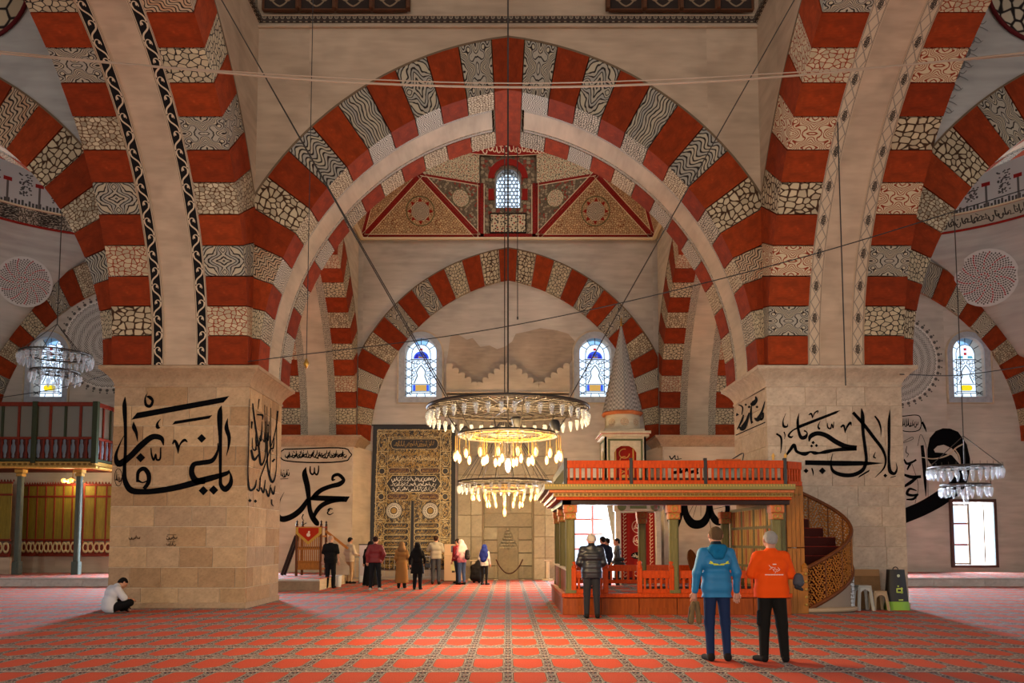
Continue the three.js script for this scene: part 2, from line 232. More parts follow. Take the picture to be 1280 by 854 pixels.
function arcStrip(A, w0, w1, k0, k1, n = 48, s0 = 0, s1 = 1, tile = 1) {
  const P = [], U = [], len = A.len; const q = (a, b, c, d, ua, ub, uc, ud) => { P.push(...a, ...b, ...c, ...a, ...c, ...d); U.push(...ua, ...ub, ...uc, ...ua, ...uc, ...ud); };
  for (let i = 0; i < n; i++) { const a = s0 + (s1 - s0) * i / n, b = s0 + (s1 - s0) * (i + 1) / n, [ax, ay] = A.at(a, k0), [bx, by] = A.at(b, k0), [cx, cy] = A.at(a, k1), [dx, dy] = A.at(b, k1), va = a * len / tile, vb = b * len / tile;
    q([ax, ay, -w1], [bx, by, -w1], [bx, by, -w0], [ax, ay, -w0], [1, va], [1, vb], [0, vb], [0, va]);
    q([ax, ay, -w0], [bx, by, -w0], [dx, dy, -w0], [cx, cy, -w0], [0, va], [0, vb], [0.1, vb], [0.1, va]);
    q([bx, by, -w1], [ax, ay, -w1], [cx, cy, -w1], [dx, dy, -w1], [1, vb], [1, va], [0.9, va], [0.9, vb]); }
  const g = new THREE.BufferGeometry(); g.setAttribute('position', new THREE.Float32BufferAttribute(P, 3)); g.setAttribute('uv', new THREE.Float32BufferAttribute(U, 2)); g.computeVertexNormals(); return g;
}
function wedgeColors(i, o) { return (i % 2 === 0) ? null : (o.seq ? o.seq[((i - 1) / 2 | 0) % o.seq.length] : Math.floor(hash(i, o.seed, 1) * 11)); }
function spandrel(A, clip, y0, top, depth, halfW = clip) {
  const s = new THREE.Shape(); s.moveTo(-halfW, top); const pts = []; for (let i = 0; i <= 40; i++) { const q = i / 40, a = A.at(q, 0), b = A.at(q, 1); pts.push(clipRay(a, b, clip)); }
  s.lineTo(-halfW, Math.min(pts[0][1], 0)); s.lineTo(-clip, Math.min(pts[0][1], 0)); for (const p of pts) s.lineTo(p[0], p[1]); s.lineTo(clip, 0); s.lineTo(halfW, 0); s.lineTo(halfW, top);
  return extrude(s, depth).translate(0, 0, -depth);
}
// o: pos, turn, half, rise, clip, bands [front ring, border, band, border, back ring], seed, label, range [s0, s1], border, wall {top, halfW, mat}
function stripedArch(o) {
  const A = arc(o.half ?? HALF, o.rise ?? RISE, o.ring ?? RING), g = thing('striped_arch', o.label, 'arch', o.pos, o.turn ?? 0, undefined, 'structure');
  const N = 29, [a, b, c, d, e] = o.bands, w = [0, a, a + b, a + b + c, a + b + c + d, a + b + c + d + (e ?? 0)], [r0, r1] = o.range ?? [0, 1], gap = 0.0006;
  const rings = e ? [[w[0], w[1], 0], [w[4], w[5], 1]] : [[w[0], w[1], 0]];
  for (const [wa, wb, back] of rings) for (let i = 0; i < N; i++) {
    const s0 = i / N + gap, s1 = (i + 1) / N - gap; if (s1 < r0 || s0 > r1) continue;
    const red = i % 2 === 0, proud = red ? 0.012 : 0, p = red ? 0 : o.seq[((Math.abs(i - 14) - 1) / 2 + back) % 7];
    const geo = wedge(A, s0, s1, back ? wa : wa - proud, back ? wb + proud : wb, o.clip, red ? 1.6 : p < 4 ? 1.6 : 1, p < 4 ? R(1) : 0, p < 4 ? R(1) : 0);
    const fm = red ? mRed[Math.floor(R(3))] : mPattern[p], sm = red ? mRed[Math.floor(R(3))] : (o.smallSoffit ? mSmall[Math.floor(R(3))] : fm);
    mesh('voussoir', geo, [fm, sm], g);
  }
  if (c) {
    const runs = o.key ? [[r0, 14 / N - 0.004], [15 / N + 0.004, r1]] : [[r0, r1]]; if (o.key) mesh('voussoir', wedge(A, 14 / N + gap, 15 / N - gap, w[1], w[4], o.clip, 1.6, 0, 0), [mRed[0], mRed[0]], g);
    for (const [r0, r1] of runs) {
    const kk = 0.02, [bm, tile] = o.border ?? [greyBorder, 0.5];
    mesh('soffit_band', arcStrip(A, w[2], w[3], kk, 0.4, 48, r0, r1, 1), o.band ?? mBand, g);
    mesh('soffit_border', arcStrip(A, w[1], w[2], kk * 0.5, 0.4, 48, r0, r1, tile), bm, g); mesh('soffit_border', arcStrip(A, w[3], w[4], kk * 0.5, 0.4, 48, r0, r1, tile), bm, g);
    }
  }
  // thin dark fillet that runs round the outer edge
  const fil = []; for (let i = 0; i < 60; i++) { const q0 = r0 + (r1 - r0) * i / 60, q1 = r0 + (r1 - r0) * (i + 1) / 60, p0 = A.at(q0, 1), p1 = A.at(q1, 1); if (Math.abs(p0[0]) > o.clip || Math.abs(p1[0]) > o.clip) continue; fil.push(beam(V(p0[0], p0[1], -0.01), V(p1[0], p1[1], -0.01), 0.05, 0.05)); }
  if (fil.length) mesh('fillet', fil, mGrout, g);
  if (o.wall) struct(Object.assign(mesh('wall_' + o.wall.name, boxUV(spandrel(A, o.clip, 0, o.wall.top - SP, w[5] || w[1], o.wall.halfW ?? o.clip)), o.wall.mat ?? mPlasterWarm)), o.wall.label, 'wall').applyMatrix4((g.updateMatrix(), g.matrix));
  return g;
}
// the great arch between the two piers ahead
stripedArch({ pos: W(0, SP, PD0), clip: 6.36, bands: [0.82, 0.12, 0.92, 0.12, 0.82], seq: [4, 5, 7, 6, 2, 8, 0], key: true, band: mPlaster, smallSoffit: true, label: 'great red and patterned striped arch spanning the two inscribed piers', wall: { name: 'centre', top: TOP, halfW: 6.36, label: 'warm plaster wall over the great striped arch' } });
const BA = [0.95, 0.31, 0.74, 0.31, 0.95];
// arches that rise from the piers towards the viewer (only the half that shows)
stripedArch({ pos: W(-6.28, SP, BAYB), turn: Math.PI / 2, clip: 6.4, bands: BA, seq: [2, 8, 0, 4, 3, 5, 1], range: [0.45, 1], border: [mScroll, 0.75], label: 'striped arch with black vine scroll borders rising from the inscribed stone pier', wall: { name: 'inner_left', top: TOP, halfW: 6.42, label: 'plaster wall over the arch with vine scroll borders', mat: mPlasterWarm } });
stripedArch({ pos: W(6.28, SP, BAYB), turn: -Math.PI / 2, clip: 6.4, bands: BA, seq: [0, 4, 1, 9, 2, 9, 4], range: [0, 0.55], border: [mLattice, 0.75], label: 'striped arch with grey lattice borders rising from the pier behind the staircase', wall: { name: 'inner_right', top: TOP, halfW: 6.42, label: 'plaster wall over the arch with lattice borders', mat: mPlasterWarm } });
// arches across the two aisles, beside the piers
stripedArch({ pos: W(-AISLE, SP, PD0), clip: 6.4, bands: [0.82, 0.12, 0.92, 0.12, 0.82], seq: [4, 0, 8, 2, 3, 6, 0], range: [0.3, 1], label: 'dim striped aisle arch beside the vine scroll arch', wall: { name: 'aisle_left', top: 16.6, halfW: 6.42, mat: mPlasterGrey, label: 'grey plaster wall over the dim aisle arch' } });
stripedArch({ pos: W(AISLE, SP, PD0), clip: 6.4, bands: [0.82, 0.12, 0.92, 0.12, 0.82], seq: [3, 0, 4, 2, 3, 0, 2], range: [0, 0.7], label: 'striped aisle arch beside the lattice bordered arch', wall: { name: 'aisle_right', top: 16.6, halfW: 6.42, mat: mPlasterGrey, label: 'grey plaster wall over the aisle arch with a floral fringe' } });
// arches from the piers on to the far wall
for (const [s, t, lab, nm] of [[-1, Math.PI / 2, 'far striped arch springing from the pilaster with the name cartouche', 'far_left'], [1, -Math.PI / 2, 'far striped arch springing beside the minbar spire', 'far_right']])
  stripedArch({ pos: W(6.42 * s, SP, (PD1 + 33.9) / 2), turn: t, half: 5.7, clip: 5.8, bands: [0.82, 0.3, 0.9, 0.3, 0.82], seq: [0, 1, 0, 3, 0, 1, 0], band: mPlaster, border: [M(0xffffff, 0.88, { map: rep(smallPebble[0], 1, 1) }), 0.6], label: lab, wall: { name: nm, top: TOP, halfW: 5.82, mat: mPlaster, label: 'pale plaster wall over the ' + lab } });
// arches laid against the far wall
for (const [x, lab, sd] of [[0, 'striped wall arch around the two coloured windows over the prayer niche', [2, 0, 5, 4, 3, 10, 0]], [-AISLE, 'striped wall arch around the coloured window over the wooden gallery', [0, 3, 4, 0, 3, 5, 0]], [AISLE, 'striped wall arch around the coloured window over the huge black letter', [2, 7, 10, 10, 3, 6, 0]]])
  stripedArch({ pos: W(x, SP, QW - 0.14), half: 5.85, rise: 7, clip: 6.4, bands: [0.2, 0, 0, 0, 0], seq: sd, label: lab });

// ------------------------------------------------------------------ piers of cut stone
const mCap = M(0xb79b7d, 0.85, { map: rep(stoneGrain, 0.8), bumpMap: rep(stoneGrain, 0.8), bumpScale: 0.008 });
function courses(g, faces, h, rows, mats, plasterShare, joint, capM, name = 'stone_block') {
  const rh = h / rows;
  for (const f of faces) for (let r = 0; r < rows; r++) {
    let x = 0; const hh = rh, first = r % 2 ? 0.55 : 1;
    for (let i = 0; x < f.w - 0.02; i++) {
      let bw = Math.min(f.w - x, (i === 0 ? first : 1) * (0.62 + 0.45 * hash(i, r, f.s))); if (f.w - x - bw < 0.25) bw = f.w - x;
      const q = hash(i, r, f.s + 3), m = mats[Math.floor(hash(i, r, f.s + 7) * mats.length)], proud = 0.006 * q;
      const b = boxUV(cbox(bw - joint, hh - joint, 0.1, 0, 0, 0, 0.004), 1, R(9), R(9)); const k = mesh(name, b, q < plasterShare ? capM : m, g);
      k.position.copy(f.o).addScaledVector(f.u, x + bw / 2).addScaledVector(f.n, proud - 0.05); k.position.y += r * rh + hh / 2; k.rotation.y = f.turn; x += bw;
    }
  }
}
function cornice(g, w, d, y, h, over, m, x = 0, z = 0) {
  const c = new THREE.CylinderGeometry(Math.SQRT1_2, Math.SQRT1_2, 1, 4, 5, true).rotateY(Math.PI / 4), p = c.attributes.position;
  for (let i = 0; i < p.count; i++) { const t = p.getY(i) + 0.5, o = over * (0.25 * t + 0.75 * t * t); p.setXYZ(i, p.getX(i) * (w + 2 * o), y + t * h, p.getZ(i) * (d + 2 * o)); }
  const q = c.toNonIndexed(); q.computeVertexNormals();
  mesh('cornice', boxUV(merge([q.translate(x, 0, z), cbox(w + 2 * over + 0.03, 0.09, d + 2 * over + 0.03, x, y + h + 0.04, z, 0.012), cbox(w + 0.05, 0.05, d + 0.05, x, y - 0.02, z, 0.01)])), m, g);
}
function pier(x0, x1, d0, d1, mats, label, side, plasterShare, joint, rough, capM = mCap) {
  const cx = (x0 + x1) / 2, cd = (d0 + d1) / 2, w = x1 - x0, d = d1 - d0, g = thing('stone_pier', label, 'pier', W(cx, 0, cd), 0, undefined, 'structure'), H = SP - 0.47;
  mesh('core', boxUV(box(w - 0.03, SP - 0.1, d - 0.03, 0, (SP - 0.1) / 2, 0)), mMortar, g);
  if (rough !== undefined) {
    courses(g, [{ o: V(-w / 2, 0, d / 2), u: V(1, 0, 0), n: V(0, 0, 1), turn: 0, w, s: 3 + rough }, side > 0 ? { o: V(w / 2, 0, d / 2 - 0.1), u: V(0, 0, -1), n: V(1, 0, 0), turn: Math.PI / 2, w: d - 0.1, s: 13 + rough } : { o: V(-w / 2, 0, -d / 2), u: V(0, 0, 1), n: V(-1, 0, 0), turn: -Math.PI / 2, w: d - 0.1, s: 13 + rough }], H, 11, mats, plasterShare, joint, capM);
    mesh('plinth', boxUV(cbox(w + 0.06, 0.14, d + 0.06, 0, 0.07, 0, 0.015)), capM, g);
  }
  cornice(g, w, d, H + 0.02, 0.36, 0.27, capM);
  return g;
}
const pierLeft = pier(-PX1, -PX0, PD0, PD1, stoneMats, 'square brown ashlar pier painted with a large black calligraphic name', 1, 0.16, 0.014, 0);
const pierRight = pier(PX0, PX1, PD0, PD1, paleStoneMats, 'square greyish pier painted with black calligraphy behind the spiral stair', -1, 0.3, 0.008, 40, mCapPale);
pier(-PX1, -PX0, 3.4, 6.7, stoneMats, 'plain stone pier behind the viewer on the sitting man side', 1, 0, 0); pier(PX0, PX1, 3.4, 6.7, stoneMats, 'plain stone pier behind the viewer on the staircase side', 1, 0, 0);
// pilasters on the far wall: front face narrower than the foot on the wall
function pilaster(s, label) {
  const g = thing('wall_pilaster', label, 'pilaster', W(0, 0, QW), 0, undefined, 'structure'), sh = new THREE.Shape();
  for (const [i, [x, z]] of [[5.8, 0.02], [9.95, 0.02], [9.6, 2], [6.2, 2]].entries()) i ? sh.lineTo(x * s, -z) : sh.moveTo(x * s, -z);
  mesh('shaft', boxUV(extrude(sh, SP - 0.42).rotateX(-Math.PI / 2)), mPlaster, g);
  cornice(g, 3.55, 2.02, SP - 0.42, 0.32, 0.24, mCap, 7.9 * s, 1.0); return g;
}
const pilLeft = pilaster(-1, 'whitewashed pilaster painted with a black name under a script cartouche'), pilRight = pilaster(1, 'whitewashed pilaster with looped black lettering seen under the wooden platform');
// ------------------------------------------------------------------ outer walls, openings and ceilings
const WINX = 3.75, archHole = (cx, y0, w, h) => { const p = new THREE.Path(); p.moveTo(cx - w / 2, y0); p.lineTo(cx + w / 2, y0); p.lineTo(cx + w / 2, y0 + h - w / 2); p.absarc(cx, y0 + h - w / 2, w / 2, 0, Math.PI); p.lineTo(cx - w / 2, y0); return p; };
const rectHole = (cx, y0, w, h) => { const p = new THREE.Path(); p.moveTo(cx - w / 2, y0); p.lineTo(cx + w / 2, y0); p.lineTo(cx + w / 2, y0 + h); p.lineTo(cx - w / 2, y0 + h); p.closePath(); return p; };
const WY = 7.77, WWW = 1.36, WH = 2.6, upper = [-AISLE - WINX, -WINX, WINX, AISLE + WINX], lowers = [-AISLE + WINX, WINX - 0.15, AISLE - WINX, AISLE + WINX - 0.1], LY = 0.56, LW = 1.72, LH = 2.7;
{
  const s = new THREE.Shape(); s.moveTo(-OX - 0.6, -0.3); s.lineTo(OX + 0.6, -0.3); s.lineTo(OX + 0.6, 22); s.lineTo(-OX - 0.6, 22);
  for (const x of upper) s.holes.push(archHole(x, WY, WWW, WH)); for (const x of lowers) s.holes.push(rectHole(x, LY, LW, LH)); s.holes.push(archHole(0, 16.02, 1.12, 1.86)); s.holes.push(rectHole(0, 0, 2.16, 3.7));
  struct(mesh('wall_back', boxUV(extrude(s, 0.7, 16).translate(0, 0, -QW - 0.7)), M(0xd3cbc0, 0.92, { map: rep(plasterStain, 0.16), bumpMap: rep(grain, 0.8), bumpScale: 0.005 })), 'pale plastered far wall with coloured windows and painted lettering', 'wall');
}
const mShell = M(0xd0c6b8, 0.92, { map: rep(plasterStain, 0.16) });
struct(mesh('wall_left', boxUV(box(0.6, 22.3, QW + 10, -OX - 0.3, 10.85, -(QW - 10) / 2)), mShell), 'plastered outer wall of the aisle with the wooden gallery', 'wall');
struct(mesh('wall_right', boxUV(box(0.6, 22.3, QW + 10, OX + 0.3, 10.85, -(QW - 10) / 2)), mShell), 'plastered outer wall of the aisle with the open casement', 'wall');
struct(mesh('wall_front', boxUV(box(2 * OX + 1.2, 22.3, 0.6, 0, 10.85, 10.3)), mShell), 'plastered entrance wall behind the viewer', 'wall');
struct(mesh('ceiling', boxUV(box(2 * OX + 1.2, 0.4, QW + 11.5, 0, 22.2, -(QW - 10) / 2)), mShell), 'plain vaulted roof above the domes', 'ceiling');
// prayer niche back behind its opening in the wall
// upper walls of the aisle bays and of the bay overhead
for (const s of [-1, 1]) struct(mesh(s < 0 ? 'wall_upper_left' : 'wall_upper_right', boxUV(box(0.5, 5.4, 12.8, s * 9.4, 17.3, -BAYB)), mShell), s < 0 ? 'plain upper wall over the vine scroll arch' : 'plain upper wall over the lattice arch', 'wall');

// ------------------------------------------------------------------ bay overhead: string course, corbel niches
{
  const g = thing('trim_1', 'dark dotted string course and carved corbel niches over the great arch', 'cornice', W(0, TOP, PD0), 0, undefined, 'structure');
  const beadTex = canvasTex(64, 64, (c, w, h) => { c.fillStyle = '#3a302a'; c.fillRect(0, 0, w, h); c.strokeStyle = '#a8977f'; c.lineWidth = 6; c.beginPath(); c.arc(32, 32, 17, 0, 7); c.stroke(); c.fillStyle = '#8c7d69'; c.beginPath(); c.arc(32, 32, 6, 0, 7); c.fill(); });
  beadTex.repeat.set(6.6, 6.6); const mBead = M(0xffffff, 0.85, { map: beadTex });
  mesh('plaster_band', boxUV(box(12.7, 2.6, 0.5, 0, 1.3, -0.3)), mPlasterWarm, g);
  mesh('bead_course', boxUV(cbox(12.6, 0.15, 0.1, 0, 0.03, 0.0, 0.004)), mBead, g);
  for (const s of [-1, 1]) mesh('bead_course', boxUV(cbox(0.1, 0.15, 12, s * 6.25, 0.03, 6, 0.004)), mBead, g);
  mesh('moulding', [cbox(12.6, 0.07, 0.16, 0, -0.16, 0.0, 0.02), cbox(12.6, 0.03, 0.12, 0, 0.125, 0, 0.01)], mPlasterWarm, g);
  const nicheTex = canvasTex(128, 128, (c, w, h) => { c.fillStyle = '#2c231e'; c.fillRect(0, 0, w, h); c.strokeStyle = '#7a6650'; c.lineWidth = 6; for (const [x, s] of [[64, 1], [64, -1]]) { for (let k = 0; k < 3; k++) { c.beginPath(); c.arc(x + s * (18 + k * 14), 50 + (k % 2) * 34, 13, 0, 5.2); c.stroke(); } c.beginPath(); c.moveTo(64, 118); c.bezierCurveTo(64 + s * 60, 100, 64 + s * 50, 20, 64 + s * 8, 12); c.stroke(); } });
  const mNiche = M(0xffffff, 0.9, { map: nicheTex }), mRib = M(0x5b3a26, 0.85, { map: rep(grain, 2) });
  for (const s of [-1, 1]) for (let k = 0; k < 4; k++) { const x = s * (5.72 - k * 0.92); const n = sub('corbel_niche', g); mesh('niche_panel', box(0.78, 0.9, 0.06, x, 0.66, 0.14), mNiche, n); mesh('rib', [cbox(0.1, 0.95, 0.2, x - s * 0.46, 0.66, 0.18, 0.02), cbox(0.06, 0.95, 0.14, x + s * 0.41, 0.66, 0.16, 0.02), cbox(0.86, 0.04, 0.12, x, 0.19, 0.14, 0.01)], mRib, n); }
}
// ------------------------------------------------------------------ bay before the far wall: belt of triangles under the dome
{
  const hx = 6.36, hd = 5.9, y0 = TOP, y1 = 17.05, Rr = 6.3, c = W(0, 0, BAYC), g = thing('ceiling_triangle_belt', 'painted belt of triangles with star roundels under the far dome', 'dome belt', c, 0, undefined, 'structure');
  const up = (deg) => V(Rr * Math.sin(deg * Math.PI / 180) * hx / 6.3, y1, -Rr * Math.cos(deg * Math.PI / 180) * hd / 6.3 * 0.985);
  const tri = (a, b, c2, m, name, k = 0.75, bw = 0.14) => {             // flat painted facet with a red border proud of it
    const n = b.clone().sub(a).cross(c2.clone().sub(a)).normalize(), ux = c2.clone().sub(a).normalize(), uy = n.clone().cross(ux), P = [a, b, c2], geo = new THREE.BufferGeometry(), back = n.clone().multiplyScalar(-0.12);
    const Q = [...P, a.clone().add(back), b.clone().add(back), c2.clone().add(back)], idx = [0, 1, 2, 5, 4, 3, 0, 3, 4, 0, 4, 1, 1, 4, 5, 1, 5, 2, 2, 5, 3, 2, 3, 0];
    geo.setAttribute('position', new THREE.Float32BufferAttribute(idx.flatMap((i) => Q[i].toArray()), 3)); geo.setAttribute('uv', new THREE.Float32BufferAttribute(idx.flatMap((i) => { const d = Q[i].clone().sub(a); return [d.dot(ux) * k, d.dot(uy) * k]; }), 2)); geo.computeVertexNormals();
    const f = mesh(name, geo, m, g), lift = n.clone().multiplyScalar(0.015), ctr = P.reduce((s, p) => s.add(p), V(0, 0, 0)).divideScalar(3), strips = [], fil = [];
    for (let i = 0; i < 3; i++) { const p = P[i], q = P[(i + 1) % 3], mid = p.clone().add(q).multiplyScalar(0.5), inn = ctr.clone().sub(mid); const e = q.clone().sub(p).normalize(); inn.addScaledVector(e, -inn.dot(e)).normalize();
      const s = (o0, o1, l, arr) => { const A = p.clone().addScaledVector(inn, o0).add(l), B = q.clone().addScaledVector(inn, o0).add(l), C = q.clone().addScaledVector(inn, o1).add(l), D = p.clone().addScaledVector(inn, o1).add(l); const sh = new THREE.BufferGeometry(), v = [A, B, C, A, C, D]; sh.setAttribute('position', new THREE.Float32BufferAttribute(v.flatMap((x) => x.toArray()), 3)); const L = A.distanceTo(B); sh.setAttribute('uv', new THREE.Float32BufferAttribute([0, 0, L * 2, 0, L * 2, 0.3, 0, 0, L * 2, 0.3, 0, 0.3], 2)); sh.computeVertexNormals(); arr.push(sh); };
      s(0, bw, lift, strips); s(bw, bw + 0.03, lift, fil); }
    mesh('border', strips, redDots, f); mesh('fillet', fil, mFillet, f);
    return { f, n, ctr, ux, uy };
  };
  const roundel = (t, r, star) => {
    const d = sub('roundel', t.f), q = new THREE.Matrix4().makeBasis(t.ux, t.uy, t.n), pos = t.ctr.clone().addScaledVector(t.n, 0.03);
    const put = (geo) => geo.applyMatrix4(q).translate(pos.x, pos.y, pos.z);
    mesh('ring', put(new THREE.RingGeometry(r * 0.93, r, 40)), mGreenRing, d);
    if (!star) return mesh('flower_disc', put(new THREE.CircleGeometry(r * 0.92, 40)), floralPale, d);
    mesh('disc', put(new THREE.CircleGeometry(r * 0.92, 40)), mosaicCream, d);
    const reds = [], hex = new THREE.CircleGeometry(r * 0.66, 8, 0.39).translate(0, 0, 0.006); for (let k = 0; k < 8; k++) { const a = k * Math.PI / 4, s = new THREE.CircleGeometry(r * 0.17, 3).rotateZ(0).translate(r * 0.72, 0, 0.008).rotateZ(a); reds.push(s); }
    mesh('star_centre', put(hex), mPattern[10], d); mesh('star_point', put(merge(reds)), mCrimson, d);
  };
  for (let side = 0; side < 4; side++) {
    const rot = (v) => side === 0 ? v : (() => { const a = -side * Math.PI / 2, x = v.x / hx, z = v.z / hd, cx = x * Math.cos(a) - z * Math.sin(a), cz = x * Math.sin(a) + z * Math.cos(a); return V(cx * hx, v.y, cz * hd); })();
    const L = (x) => rot(V(x, y0, -hd)), U = (d) => rot(up(d));
    if (side === 2) continue;                                        // over the great arch, never in view
    for (const s of [-1, 1]) {
      const order = (a, b, c2) => s < 0 ? [a, b, c2] : [a, c2, b];
      const big = tri(...order(L(s * 6.36), L(s * 1.2), U(s * 35.5)), mosaicCream, 'upright_triangle'), dk = tri(...order(L(s * 1.2), U(s * 11), U(s * 35.5)), mosaicDark, 'hanging_triangle', 0.8, 0.1);
      big.ctr.set(0, 0, 0).addScaledVector(L(s * 6.36), 0.29).addScaledVector(L(s * 1.2), 0.29).addScaledVector(U(s * 35.5), 0.42);
      if (side === 0) { roundel(big, 0.62, true); roundel(dk, 0.4, false); }
      tri(...order(L(s * 6.36), U(s * 35.5), U(s * 54.5)), mosaicCream, 'corner_triangle', 0.8, 0.1);
    }
    if (side) continue;
    const p = sub('window_panel', g), z = -hd + 0.02;
    const hs = new THREE.Shape(); hs.moveTo(-1.2, y0); hs.lineTo(1.2, y0); hs.lineTo(1.2, 18.4); hs.lineTo(-1.2, 18.4); hs.holes.push(archHole(0, 16.02, 1.14, 1.88));
    mesh('panel_ground', boxUV(extrude(hs, 0.1, 16).translate(0, 0, z - 0.05), 0.5), mosaicDark, p);
    mesh('panel_border', boxUV(merge([box(0.14, 2.4, 0.05, -1.13, y0 + 1.2, z + 0.06), box(0.14, 2.4, 0.05, 1.13, y0 + 1.2, z + 0.06), box(2.4, 0.14, 0.05, 0, y0 + 0.08, z + 0.06)]), 2), redDots, p);
    const ar = new THREE.Shape(); ar.absarc(0, 17.33, 0.86, 0, Math.PI); ar.absarc(0, 17.33, 0.6, Math.PI, 0, true); mesh('window_surround', [extrude(ar, 0.05, 24).translate(0, 0, z + 0.05), box(0.24, 0.5, 0.05, -0.73, 16.6, z + 0.07), box(0.24, 0.5, 0.05, 0.73, 16.6, z + 0.07)], mCrimson, p);
    mesh('flower_panel', boxUV(box(1.5, 0.8, 0.04, 0, y0 + 0.62, z + 0.06), 0.6), floralPale, p); mesh('flower_panel_frame', [box(1.56, 0.05, 0.06, 0, y0 + 1.04, z + 0.06), box(1.56, 0.05, 0.06, 0, y0 + 0.2, z + 0.06), box(0.05, 0.88, 0.06, -0.77, y0 + 0.62, z + 0.06), box(0.05, 0.88, 0.06, 0.77, y0 + 0.62, z + 0.06)], mInkBrown, p);
    mesh('panel_fillet', [box(0.03, 2.3, 0.05, -1.03, y0 + 1.2, z + 0.06), box(0.03, 2.3, 0.05, 1.03, y0 + 1.2, z + 0.06)], mFillet, p);
  }
  mesh('string_moulding', [cbox(12.7, 0.1, 0.14, 0, y0 - 0.05, -hd + 0.06, 0.02), cbox(0.14, 0.1, 11.6, -6.3, y0 - 0.05, 0, 0.02), cbox(0.14, 0.1, 11.6, 6.3, y0 - 0.05, 0, 0.02)], mFillet, g);
  // drum: flowered ring, red ring of script, dome
  const drum = (ya, yb, r, m, name, n = 64) => { const q = new THREE.CylinderGeometry(r, r, yb - ya, n, 1, true); q.scale(hx / 6.3, 1, hd / 6.3 * 0.985).translate(0, (ya + yb) / 2, 0); const uv = q.attributes.uv; for (let i = 0; i < uv.count; i++) uv.setXY(i, uv.getX(i) * 2 * Math.PI * r, uv.getY(i) * (yb - ya)); return q; };
  const cutFront = (q) => { const p = q.attributes.position, keep = [], idx = q.index.array; for (let i = 0; i < idx.length; i += 3) { let hit = false; for (let j = 0; j < 3; j++) { const v = idx[i + j]; if (p.getZ(v) < 0 && Math.abs(p.getX(v)) < 1.2) hit = true; } if (!hit) keep.push(idx[i], idx[i + 1], idx[i + 2]); } q.setIndex(keep); return q; };
  mesh('flower_ring', cutFront(drum(y1, 18.35, Rr, floralPale, 'x', 288)), floralPale, g);
  const scr = drum(18.3, 18.85, Rr - 0.05, redScript, 'x'); const uv = scr.attributes.uv; for (let i = 0; i < uv.count; i++) uv.setXY(i, uv.getX(i) / 8, uv.getY(i) / 0.55); mesh('script_ring', scr, redScript, g);
  mesh('dome', new THREE.SphereGeometry(Rr, 40, 12, 0, Math.PI * 2, 0, Math.PI / 2).scale(hx / 6.3, 0.5, hd / 6.3).translate(0, 18.8, 0), M(0xcbbfae, 0.9, { map: rep(plasterStain, 2) }), g);
}
